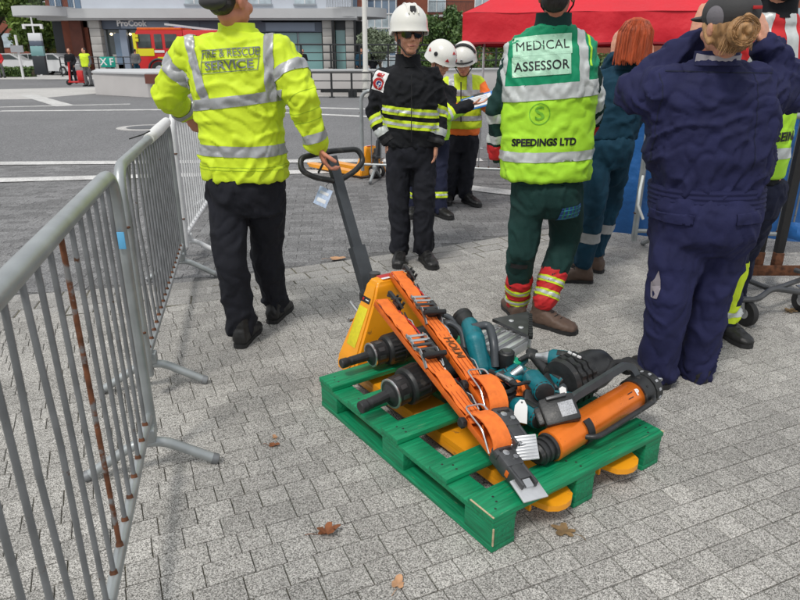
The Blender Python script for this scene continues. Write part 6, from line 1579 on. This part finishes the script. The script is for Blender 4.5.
panel(bl, X(200), X(262), Z(32), Z(18.6) - .13, YB + .25, 'shop_fascia', 'fascia', .3)
for x0, x1 in ((205, 240), (242, 268), (270, 296), (298, 321)):
    w_ = panel(bl, X(x0), X(x1), .2, Z(32.6), YB + .5, 'shop_window', 'glass_teal', .1); panel(w_, X(x0) - .1, X(x0), .0, Z(32.6), YB + .42, 'mullion', 'frame_grey', .12)
    panel(w_, X(x0), X(x1), Z(44), Z(43.4), YB + .45, 'transom', 'frame_grey', .06)
panel(bl, X(335.5), X(345), 0, Z(30), YB + .3, 'glazed_door', 'glass_teal', .1); panel(bl, X(335.5), X(345), Z(30), Z(19), YB + .25, 'door_header', 'frame_dark', .1)
for x_ in (333.8, 355.5):
    M().cyl((X(x_), YB - .5, 0), (X(x_), YB - .5, Z(18.5) - .1), .09, seg=12).build('drainpipe', K('rail_black'), bl)

# glass and brick flats behind the white pole
g2 = thing('glazed_building', 'blue glazed stair tower with a white grid beside brick flats', 'building', V((X(360, 62), 62, 0)))
panel(g2, X(352, 62), X(397, 62), 0, 9, 62, 'core', 'frame_grey', 6)
xs = [354 + k * 7 for k in range(7)]; zs = [0.1 + k * 1.15 for k in range(8)]
for i in range(6):
    for j in range(7):
        w_ = panel(g2, X(xs[i], 62) + .05, X(xs[i + 1], 62) - .05, zs[j] + .05, zs[j + 1] - .05, 61.9, 'pane', 'glass_blue' if (j % 3) else 'glass_pale', .06)
for i in range(7): panel(g2, X(xs[i], 62) - .045, X(xs[i], 62) + .045, 0, 8.3, 61.86, 'mullion', 'print_white', .1)
for j in range(8): panel(g2, X(354, 62), X(396, 62), zs[j] - .045, zs[j] + .045, 61.83, 'transom', 'print_white', .1)
g3 = thing('brick_flats', 'red brick flats with white framed windows and dark balconies behind the trees', 'building', V((X(398, 64), 64, 0)))
panel(g3, X(397, 64), X(560, 64), 0, 9.5, 64, 'wall', 'brick_red', 8)
for x0, x1, y0, y1 in ((428, 444, 12, -6), (474, 487, 9, -8), (400, 412, 40, 18), (500, 512, 9, -8), (520, 534, 9, -8)):
    w_ = panel(g3, X(x0, 64), X(x1, 64), Z(y0, 64), Z(y1, 64), 63.9, 'window', 'glass_pale', .08)
    for a_, b_, c_, d_ in ((X(x0, 64) - .08, X(x0, 64), Z(y0, 64), Z(y1, 64)), (X(x1, 64), X(x1, 64) + .08, Z(y0, 64), Z(y1, 64)), ((X(x0, 64) + X(x1, 64)) / 2 - .04, (X(x0, 64) + X(x1, 64)) / 2 + .04, Z(y0, 64), Z(y1, 64))): panel(w_, a_, b_, c_, d_, 63.84, 'frame', 'print_white', .1)
for x0, x1 in ((428, 470), (492, 540)):
    panel(g3, X(x0, 64), X(x1, 64), Z(17.5, 64), Z(15.5, 64), 62.6, 'balcony_slab', 'slab_white', 1.4)
    U = M().box((X(x1, 64) - X(x0, 64), .05, .06), ((X(x0, 64) + X(x1, 64)) / 2, 62.6, Z(15.5, 64) + 1.05))
    for i in range(40): U.box((.025, .025, 1.05), (X(x0, 64) + (X(x1, 64) - X(x0, 64)) * i / 39, 62.6, Z(15.5, 64) + .52))
    o_ = U.build('balcony_railing', K('rail_black'), g3)
g4 = thing('far_flats', 'red brick flats far away at the left behind the trees', 'building', V((-62, 95, 0)))
panel(g4, -85, -50, 0, 7.5, 95, 'wall', 'brick_red', 8)
for k in range(9): panel(g4, -83 + k * 3.6, -81.4 + k * 3.6, 2.2, 4.0, 94.9, 'window', 'glass_pale', .08)
g5 = thing('right_flats', 'long brick terrace closing the square behind the tent', 'building', V((X(560, 60), 66, 0)))
panel(g5, X(562, 66), X(1100, 66), 0, 9.5, 66, 'wall', 'brick_red', 8)
for k in range(12): panel(g5, X(575 + k * 34, 66), X(592 + k * 34, 66), 3.2, 5.4, 65.9, 'window', 'glass_pale', .08)

# ---- low pale walls
def wall_box(name, label, pts, h, m='wall_paint', cat='wall', th_=.35, z0=0):
    t_ = thing(name, label, cat, V((pts[0][0], pts[0][1], 0)))
    n_ = len(pts); 
    for i in range(n_ - 1):
        a, b_ = V((*pts[i][:2], 0)), V((*pts[i + 1][:2], 0)); d_ = b_ - a; c_ = (a + b_) / 2
        mt = TR(c_ + V((0, 0, z0 + h / 2)), Matrix.Rotation(math.atan2(d_.y, d_.x), 4, 'Z'))
        M().box((d_.length, th_, h), mt=mt, bev=.01).build('wall_face', K(m), t_)
        M().box((d_.length + .06, th_ + .08, .07), (0, 0, h / 2 + .034), mt, .01).build('coping', K('slab_white'), t_)
    return t_
pw = thing('planter_wall', 'low pale concrete planter wall in front of the fire engine', 'wall', P(95, 94))
a0, a1_, a2_ = P(96, 94.5), P(149, 97.5), P(200, 92)
top_h = W(95, 73, a0.y).z
pts = [a0, a1_, P(215, 96), P(240, 88), P(100, 89)]
M().prism([(p.x, p.y) for p in pts], top_h, None).build('wall_face', K('wall_paint'), pw)
c_ = sum((p for p in pts), V((0, 0, 0))) / 5
M().prism([((p.x - c_.x) * 1.012 + c_.x, (p.y - c_.y) * 1.03 + c_.y) for p in pts], .06, Matrix.Translation((0, 0, top_h + .001))).build('coping', K('slab_white'), pw)
M().box((.55, .08, .32), mt=TR(W(153, 79, a1_.y - .15), None)).build('brown_hatch', K('brick_dark'), pw)
rw = wall_box('retaining_wall', 'pale low retaining wall with black railings behind the road', [P(300, 95.5), P(400, 95), P(500, 92), P(640, 88)], W(350, 71, P(350, 95).y).z)
def railing(label, p0, p1, z0, h, n, m='rail_black', bars=3, group='black railings'):
    t_ = thing('railing', label, 'railing', V((p0[0], p0[1], z0)), group)
    p0, p1 = V((p0[0], p0[1], z0)), V((p1[0], p1[1], z0))
    for k in range(bars): M().cyl(p0 + V((0, 0, h * (1 - k / bars))), p1 + V((0, 0, h * (1 - k / bars))), .028 if k == 0 else .018, seg=8).build('rail', K(m), t_)
    for k in range(n): q0 = p0.lerp(p1, k / (n - 1)); M().box((.07, .05, h), q0 + V((0, 0, h / 2))).box((.2, .16, .03), q0 + V((0, 0, .016))).build('post', K(m), t_)
    return t_
hW = W(350, 71, P(350, 95).y).z
pa0, pa1 = P(300, 95.5), P(400, 95)
railing('black railing along the top of the retaining wall', (pa0.x - 1, pa0.y + .1), (P(520, 92).x, P(520, 92).y + .1), hW + .08, .85, 10)
q0, q1 = P(312, 97.5), P(372, 97.5)
railing('black railing standing on the road in front of the retaining wall', q0, q1, .0, W(337, 72.5, q0.y).z, 4)
rb = thing('rail_base', 'low black bar with feet lying by the railing on the road', 'bar', P(345, 97))
M().box((1.9, .12, .12), P(347, 96.2) + V((0, -.12, .2))).box((.3, .3, .25), P(353, 97) + V((0, -.12, .13))).build('bar', K('rail_black'), rb)
rl3 = railing('black railing in front of the shops', (X(60, 47), 46.5), (X(200, 47), 46.5), 0, W(100, 57, 46.5).z, 12)
for (pm, lab) in (((366, 97), 'white lamp column standing behind the barriers by the retaining wall'),):
    q_ = P(*pm); pl_ = thing('lamp_column', lab, 'lamp post', q_)
    M().cyl(q_, q_ + V((0, 0, 7)), .095, .07, 16).build('column', K('helmet_white'), pl_); M().cyl(q_, q_ + V((0, 0, .9)), .13, .13, 16).build('base', K('helmet_white'), pl_)
    M().box((.9, .2, .1), q_ + V((-.4, 0, 7)), bev=.03).build('lamp_head', K('frame_grey'), pl_)

# green sign on the shop railing
sg = thing('green_sign', 'small green sign with white letters on the railing before the shop', 'sign', V((X(104, 46), 46.2, 0)))
cx_, cz_ = X(104.5, 46.2), W(104, 62, 46.2).z
M().box((X(112, 46.2) - X(97, 46.2), .04, W(104, 57, 46.2).z - W(104, 67.5, 46.2).z), (cx_, 46.2, cz_), bev=.01).build('panel', mat('sign_green', (.0, .32, .24), .5), sg)
lettering('X F', .62, TR((cx_ - .05, 46.17, cz_), Matrix.Rotation(R(90), 4, 'X')), K('print_white'), sg, .004, .012)

# ---- fire engine
FY = 43.5
fx0 = X(135, FY); s_ = 1.0
fe = thing('fire_engine', 'red and yellow fire engine parked facing left in front of the shop', 'fire engine', V((fx0, FY, 0)))
fz = lambda py: W(150, py, FY).z; fxx = lambda px: W(px, 50, FY).x
z_b, z_t = .55, fz(30)
mat('engine_red', (.60, .015, .015), .3, 0, nz=(1, .05), coat=.4); mat('engine_yellow', (.75, .68, .01), .35, 0, coat=.3)
M().prism([(fxx(135.5), z_b), (fxx(135.5), fz(52)), (fxx(137), fz(34)), (fxx(139), z_t), (fxx(184), z_t), (fxx(184), z_b)], 2.4, TR((0, FY + 2.4, 0), Matrix.Rotation(R(90), 4, 'X'))).build('cab', K('engine_red'), fe)
M().box((3.4, 2.4, z_t - z_b), (fxx(184) + 1.72, FY + 1.2, (z_b + z_t) / 2), bev=.03).build('body', K('engine_red'), fe)
M().box((fxx(183) - fxx(139), 2.3, .14), ((fxx(183) + fxx(139)) / 2, FY + 1.2, z_t + .075), bev=.04).build('cab_roof', K('orange'), fe)
for x0, x1, y0, y1, nm in ((138.5, 152, 34, 48, 'window'), (155.5, 163, 34, 49, 'window'), (166, 178, 34, 48, 'window')):
    w_ = M().box((fxx(x1) - fxx(x0), .05, fz(y0) - fz(y1)), ((fxx(x0) + fxx(x1)) / 2, FY - .012, (fz(y0) + fz(y1)) / 2), bev=.02).build(nm, K('shop_glass'), fe)
M().box((fxx(154) - fxx(136.5), .03, fz(48.6) - fz(56)), ((fxx(136.5) + fxx(154)) / 2, FY - .01, (fz(48.6) + fz(56)) / 2)).build('yellow_panel', K('engine_yellow'), fe)
M().box((fxx(186) - fxx(157), .03, fz(57) - fz(60)), ((fxx(157) + fxx(186)) / 2, FY - .01, (fz(57) + fz(60)) / 2)).build('yellow_stripe', K('engine_yellow'), fe)
M().box((fxx(139) - fxx(136), .1, fz(33) - fz(57)), ((fxx(136) + fxx(139)) / 2 - .1, FY - .02, (fz(33) + fz(57)) / 2)).build('yellow_pillar', K('engine_yellow'), fe)
M().box((.62, .03, .14), (fxx(159.5), FY - .02, fz(51.5))).build('white_lettering_plate', K('print_white'), fe)
for yy in (36, 40): M().box((.22, .12, .18), (fxx(138.5), FY - .08, fz(yy))).build('indicator', K('engine_yellow'), fe)
for x_ in (157.5, 206):
    w_ = M().lathe([(0, .3), (.02, .48), (.28, .5), (.3, .35)], TR((fxx(x_), FY + .22, .5), axes((0, -1, 0))), 28).build('wheel', K('rubber'), fe)
    M().lathe([(0, .26), (.02, .24), (.03, .1)], TR((fxx(x_), FY - .081, .5), axes((0, -1, 0))), 20).build('rim', K('alu'), w_)
    M().tube([V((fxx(x_) + .66 * math.cos(R(a)), FY - .02, .5 + .64 * math.sin(R(a)))) for a in range(0, 181, 15)], .07, 8).build('wheel_arch', K('frame_dark'), fe)
M().box((1.6, .1, .4), (fxx(168), FY + .0, .62)).build('side_skirt', K('frame_dark'), fe)
ld = M()
la, lb = V((fxx(166), FY + .3, fz(24))), V((fxx(240), FY + .3, fz(33)))
for dy in (0, .45): ld.tube([la + V((0, dy, 0)), lb + V((0, dy, 0))], 0, flat=(.08, .12))
for k in range(18): p_ = la.lerp(lb, k / 17); ld.cyl(p_, p_ + V((0, .45, 0)), .025, seg=6)
ld.build('ladder', K('alu'), fe)
M().box((.7, .5, .1), (fxx(176), FY + 1.4, z_t + .17), bev=.03).build('light_bar', mat('blue_light', (.02, .08, .5), .2), fe)

# ---- street furniture at the far left
ty = 40.0
tp0 = W(42, 74, ty); tt = thing('information_totem', 'tall information totem with blue and dark panels at the left by the trees', 'information sign', V((tp0.x, ty, 0)))
for y0, y1, m_ in ((33, 41, 'paper'), (41, 46, 'fascia'), (46, 56, 'glass_teal'), (56, 74.5, 'frame_dark')):
    zz0, zz1 = W(40, y1, ty).z, W(40, y0, ty).z
    M().box((.72, .2, zz1 - zz0 - .01), (tp0.x, ty, (zz0 + zz1) / 2), bev=.01).build('panel', K(m_), tt)
lp = thing('lamp_column', 'white street lamp with two short arms behind the information totem', 'lamp post', V((W(37, 60, 48).x, 48, 0)))
lx = W(36, 45, 48).x; lz = W(36, 25, 48).z
M().cyl((lx, 48, 0), (lx, 48, W(36, 17, 48).z), .07, .05, 10).build('column', K('print_white'), lp)
M().box((1.25, .12, .12), (lx, 48, lz)).box((.16, .16, .28), (lx - .6, 48, lz - .1)).box((.16, .16, .28), (lx + .6, 48, lz - .1)).build('lamp_arms', K('print_white'), lp)
for px_, lab in ((19, 'white pole with small signs left of the information totem'),):
    x_ = W(px_ + 1, 60, 42).x; q_ = thing('sign_pole', lab, 'sign post', V((x_, 42, 0)))
    M().cyl((x_, 42, 0), (x_, 42, W(17, 35, 42).z), .07, seg=10).build('pole', K('print_white'), q_); M().box((.75, .08, .4), (x_, 41.9, W(17, 49, 42).z)).build('sign_plate', K('sticker_grey'), q_)

# ---- parked cars far left
mat('car_white', (.62, .63, .64), .3, 0, coat=.5); mat('car_grey', (.22, .23, .24), .3, 0, coat=.5)
def car(label, x, y, rz, m):
    t_ = thing('parked_car', label, 'car', V((x, y, 0)), 'cars parked behind the trees'); t_.rotation_euler = (0, 0, rz)
    def B(U, n_, mm, par=t_):
        me = U.mesh(n_); me.materials.append(K(mm)); me.polygons.foreach_set('use_smooth', [True] * len(me.polygons)); me.set_sharp_from_angle(angle=R(40)); return link(n_, me, par)
    prof = [(-2.1, .3), (-2.15, .75), (-1.9, .95), (-1.2, 1.02), (-.55, 1.45), (.7, 1.48), (1.4, 1.05), (1.95, .95), (2.15, .7), (2.12, .3)]
    U = M().prism(prof, 1.7, TR((0, .85, 0), Matrix.Rotation(R(90), 4, 'X'))); B(U, 'body', m)
    for s in (-.856, .856):
        B(M().prism([(-.95, 1.05), (-.5, 1.38), (.05, 1.4), (.05, 1.05)], .01, TR((0, s, 0), Matrix.Rotation(R(90), 4, 'X'))), 'side_window', 'shop_glass'); B(M().prism([(.12, 1.05), (.12, 1.4), (.65, 1.4), (1.2, 1.05)], .01, TR((0, s, 0), Matrix.Rotation(R(90), 4, 'X'))), 'side_window', 'shop_glass')
        for xx in (-1.35, 1.35):
            w_ = B(M().lathe([(-.1, .2), (-.09, .32), (.09, .32), (.1, .2)], TR((xx, s * .93, .32), axes((0, 1, 0))), 20), 'wheel', 'rubber'); B(M().lathe([(-.105, .19), (.105, .19)], TR((xx, s * .935, .32), axes((0, 1, 0))), 14), 'rim', 'alu', w_)
    B(M().box((.02, 1.3, .3), (-2.14, 0, .72)), 'grille', 'frame_dark')
    for s in (-.6, .6): B(M().box((.04, .3, .14), (-2.13, s, .8), bev=.02), 'headlight', 'print_white')
    return t_
car('white car at the far left behind the white pole', W(6, 64, 52).x, 52, .2, 'car_white')
car('white car between the white pole and the information totem', W(28, 64, 54).x, 54, .5, 'car_white')
car('white car just right of the information totem', W(56, 64, 50).x, 50, -.3, 'car_white')
car('grey car at the far left edge of the photo', W(-12, 64, 56).x, 56, .1, 'car_grey')

# ---- small people far away
def far_person(label, px, py, Y_, top, low, face=(0, -1, 0), vest_m=None, pose=0, group=None, hm='hair_dark', sc=1.0):
    r_ = V((W(px, py, Y_).x, Y_, 0)); J = {}
    def a(x, y, z): return r_ + V((x * sc, y * sc, z * sc))
    J = dict(head=a(0, 0, 1.62), neck=a(0, .01, 1.45), shL=a(-.18, 0, 1.38), shR=a(.18, 0, 1.38), elL=a(-.25, 0, 1.1), elR=a(.25, .02, 1.1), wrL=a(-.2, -.12, .9), wrR=a(.2, -.12, .92),
             hipL=a(-.09, 0, .9), hipR=a(.09, 0, .9), knL=a(-.1, -.03, .5), knR=a(.1, .04, .5), anL=a(-.11, .02, .09), anR=a(.11, .08, .09))
    if pose == 1: J['wrL'] = a(-.05, -.25, 1.2); J['wrR'] = a(.05, -.25, 1.2)
    t_, b_, m_, q_ = base_person(label, J, r_, face=face, vox=.02, group=group, handspec=dict(L=((0, -.2, -1), (1, 0, 0), -1, .3), R=((0, -.2, -1), (-1, 0, 0), 1, .3)))
    jacket(t_, J, top, a(0, 0, .88), (.18, .13), (.2, .13), (.18, .12), vox=.022, seed=3, yaw=0)
    if vest_m: jacket(t_, J, vest_m, a(0, 0, .88), (.19, .14), (.205, .14), (.185, .13), vox=.022, seed=3, yaw=0, infl=.02, name='vest', sleeves=pose == 2)
    trousers(t_, J, low, a(0, 0, .92), (.16, .12), .09, .08, .075, vox=.022, seed=4)
    boot(t_, J['anL'], (face[0], face[1]) if abs(face[0]) + abs(face[1]) > 0 else (0, -1), z0=0); boot(t_, J['anR'], (face[0], face[1]), z0=0)
    hairshape(t_, m_, q_, hm, [('e', (0, -.02, .03), (.084, .095, .085))], vox=.015, amp=0)
    return t_
far_person('distant person in yellow hi-vis vest and grey clothes left of the planter wall', 85, 60, 33, 'grey_cloth', 'grey_cloth', (-.6, -.8, 0), 'hiviz')
far_person('distant person in dark clothes next to the red scooter at the left', 70, 60, 36, 'black_cloth', 'black_trousers', (.3, -1, 0))
far_person('distant person in a pale top and blue trousers beside the front of the fire engine', 136, 60, 42, 'grey_cloth', 'teal_cloth', (.3, 1, 0))
far_person('distant person in a dark top leaning on the railing before the teal shop window', 303, 60, 44, 'black_cloth', 'black_trousers', (.1, -1, 0), pose=1)
far_person('distant person in a dark teal top left of the white lamp column', 361, 62, 36, 'teal_cloth', 'black_trousers', (.6, -.6, 0))
far_person('distant person in black right of the white lamp column', 373, 62, 36, 'black_cloth', 'black_trousers', (-.6, -.6, 0))
far_person('distant person in a faded red top at the far left edge', -1, 62, 44, 'red_cloth', 'grey_cloth', (.6, -.6, 0))
sc_ = thing('red_scooter', 'red scooter standing beside the distant person in the yellow vest', 'scooter', V((W(76, 70, 34).x, 34, 0)))
x_ = sc_.location.x
M().box((.9, .2, .08), (x_, 34, .16), bev=.02).build('deck', K('engine_red'), sc_); M().cyl((x_ - .4, 34, .16), (x_ - .3, 34, 1.1), .045).build('stem', K('engine_red'), sc_); M().cyl((x_ - .3, 33.75, 1.1), (x_ - .3, 34.25, 1.1), .025).build('handlebar', K('rubber'), sc_)
M().box((.3, .3, .5), (x_ + .2, 34, .45), bev=.05).build('seat_box', K('engine_red'), sc_)
for xx in (-.45, .4): M().lathe([(-.04, .08), (-.03, .13), (.03, .13), (.04, .08)], TR((x_ + xx, 34, .13), axes((0, 1, 0))), 18).build('wheel', K('rubber'), sc_)

# ---- trees
mat('bark', (.12, .09, .065), .9, 0, nz=(6, .3), bump=(20, .02))
def leafmat(name, c1, c2):
    m = bpy.data.materials.new(name); m.use_nodes = True; n, l = m.node_tree.nodes, m.node_tree.links; b = n['Principled BSDF']; b.inputs['Roughness'].default_value = .6
    at = n.new('ShaderNodeAttribute'); at.attribute_name = 'tone'; r = n.new('ShaderNodeValToRGB'); r.color_ramp.elements[0].color = (*c1, 1); r.color_ramp.elements[1].color = (*c2, 1)
    l.new(at.outputs['Fac'], r.inputs['Fac']); l.new(r.outputs['Color'], b.inputs['Base Color']); b.inputs['Transmission Weight'].default_value = 0
    MATS[name] = m
leafmat('leaves_mid', (.05, .105, .02), (.20, .30, .05)); leafmat('leaves_dark', (.03, .075, .02), (.12, .20, .045)); leafmat('leaves_olive', (.11, .14, .085), (.30, .36, .24)); leafmat('leaves_yellow', (.10, .14, .015), (.36, .38, .06))
def tree(label, x, y, h, r, m, n=9000, trunk_r=.2, base=.3, leaf_=.16, name='tree', group=None, z0=0, clumps=26):
    t_ = thing(name, label, 'tree', V((x, y, z0)), group)
    rg = np.random.default_rng(int(abs(x * 31 + y * 7)))
    cz = h * (base + (1 - base) / 2); rz_ = h * (1 - base) / 2
    cl = rg.normal(0, 1, (clumps, 3)); cl /= np.linalg.norm(cl, axis=1)[:, None]; cl *= (rg.random((clumps, 1)) ** .4) * .82; cr_ = rg.uniform(.2, .42, clumps)
    U = M(); top = V((x, y, z0 + h * .8)); U.tube([V((x, y, z0)), V((x + .02 * h, y, z0 + h * .25)), V((x - .01 * h, y, z0 + h * .5)), top], [trunk_r, trunk_r * .75, trunk_r * .5, trunk_r * .15], 10)
    for k in range(min(14, clumps)):
        s0_ = V((x, y, z0 + h * rg.uniform(base * .8, .6))); e = V((x + cl[k, 0] * r, y + cl[k, 1] * r, z0 + cz + cl[k, 2] * rz_)); U.tube([s0_, s0_.lerp(e, .5) + V((0, 0, .04 * h)), e], [trunk_r * .35, trunk_r * .22, trunk_r * .06], 6)
    U.build('trunk', K('bark'), t_)
    ci = rg.integers(0, clumps, n); d_ = rg.normal(0, 1, (n, 3)); d_ /= np.linalg.norm(d_, axis=1)[:, None]; d_ *= (rg.random((n, 1)) ** .45) * cr_[ci][:, None]
    c_ = (cl[ci] + d_) * np.array([r, r, rz_]) + np.array([x, y, z0 + cz])
    a_ = rg.normal(0, 1, (n, 3)); a_ /= np.linalg.norm(a_, axis=1)[:, None]; b_ = np.cross(a_, rg.normal(0, 1, (n, 3))); b_ /= np.linalg.norm(b_, axis=1)[:, None]
    s = leaf_ * rg.uniform(.6, 1.3, (n, 1)); v = np.stack([c_ - a_ * s, c_ + b_ * s * .5, c_ + a_ * s, c_ - b_ * s * .5], 1).reshape(-1, 3)
    o_ = t_.location; v -= np.array([o_.x, o_.y, o_.z])
    me = bpy.data.meshes.new('crown'); me.from_pydata(v.tolist(), [], [(4 * i, 4 * i + 1, 4 * i + 2, 4 * i + 3) for i in range(n)])
    at = me.attributes.new('tone', 'FLOAT', 'POINT'); tn = np.clip(rg.normal(.45, .2, n) + (rg.random(clumps)[ci] - .5) * .5, 0, 1); at.data.foreach_set('value', np.repeat(tn, 4))
    me.materials.append(K(m)); link('crown', me, t_); return t_
G_T = 'trees at the far left'
tree('large dark green tree at the far left edge', W(2, 60, 58).x, 58, 9.5, 4.4, 'leaves_mid', 16000, .25, .18, .2, group=G_T)
tree('broad green tree behind the information totem', W(32, 60, 56).x, 56, 8.0, 3.2, 'leaves_mid', 15000, .22, .2, .18, group=G_T)
tree('smaller yellowing tree beside the brick corner of the shop building', W(50, 60, 60).x, 60, 5.4, 2.0, 'leaves_yellow', 4000, .15, .2, .15, group=G_T)
tree('tall dark tree further back at the far left', W(-22, 60, 64).x, 64, 10, 4.5, 'leaves_dark', 7000, .25, .15, .2, group=G_T)
tree('small grey green olive tree beside the helmet of the person in sunglasses', W(380, 60, 36).x, 36, 2.85, 1.15, 'leaves_olive', 6000, .07, .28, .09)
tree('bushy green tree between the white helmet and the red tent', W(425, 60, 44).x, 44, 3.9, 1.7, 'leaves_mid', 7000, .1, .12, .12)
tree('bushy green tree touching the left corner of the red tent', W(452, 60, 42).x, 42, 4.1, 1.8, 'leaves_dark', 7000, .1, .1, .12)
tree('green tree behind the tent legs', W(500, 60, 46).x, 46, 4.6, 2.6, 'leaves_mid', 7000, .12, .08, .13)
def hedge(label, x0, x1, y, h, n=9000, m='leaves_dark'):
    t_ = thing('hedge', label, 'hedge', V((x0, y, 0)))
    rg = np.random.default_rng(int(abs(x0 * 9))); c_ = np.stack([rg.uniform(0, x1 - x0, n), rg.uniform(-.5, .5, n), rg.random(n) ** .7 * h * (1 + .15 * np.sin(rg.random(n) * 6))], 1)
    a_ = rg.normal(0, 1, (n, 3)); a_ /= np.linalg.norm(a_, axis=1)[:, None]; b_ = np.cross(a_, rg.normal(0, 1, (n, 3))); b_ /= np.linalg.norm(b_, axis=1)[:, None]; s = .09 * rg.uniform(.6, 1.3, (n, 1))
    v = np.stack([c_ - a_ * s, c_ + b_ * s * .5, c_ + a_ * s, c_ - b_ * s * .5], 1).reshape(-1, 3)
    me = bpy.data.meshes.new('foliage'); me.from_pydata(v.tolist(), [], [(4 * i, 4 * i + 1, 4 * i + 2, 4 * i + 3) for i in range(n)]); at = me.attributes.new('tone', 'FLOAT', 'POINT'); at.data.foreach_set('value', np.repeat(rg.random(n), 4)); me.materials.append(K(m)); link('foliage', me, t_)
    M().box((x1 - x0, .3, h * .8), ((x0 + x1) / 2, y, h * .4)).build('hedge_core', K('bark'), t_)
hedge('low dark hedge under the trees at the far left', W(-40, 70, 46).x, W(33, 70, 46).x, 46, .55)
hedge('dark hedge behind the retaining wall under the tent', W(480, 60, 33).x, W(640, 60, 33).x, 33, 1.3)
hedge('dark planting between the white lamp column and the tent', W(404, 60, 40).x, W(478, 60, 40).x, 40, 1.5, 7000)
S.world.cycles.sampling_method = 'AUTOMATIC'
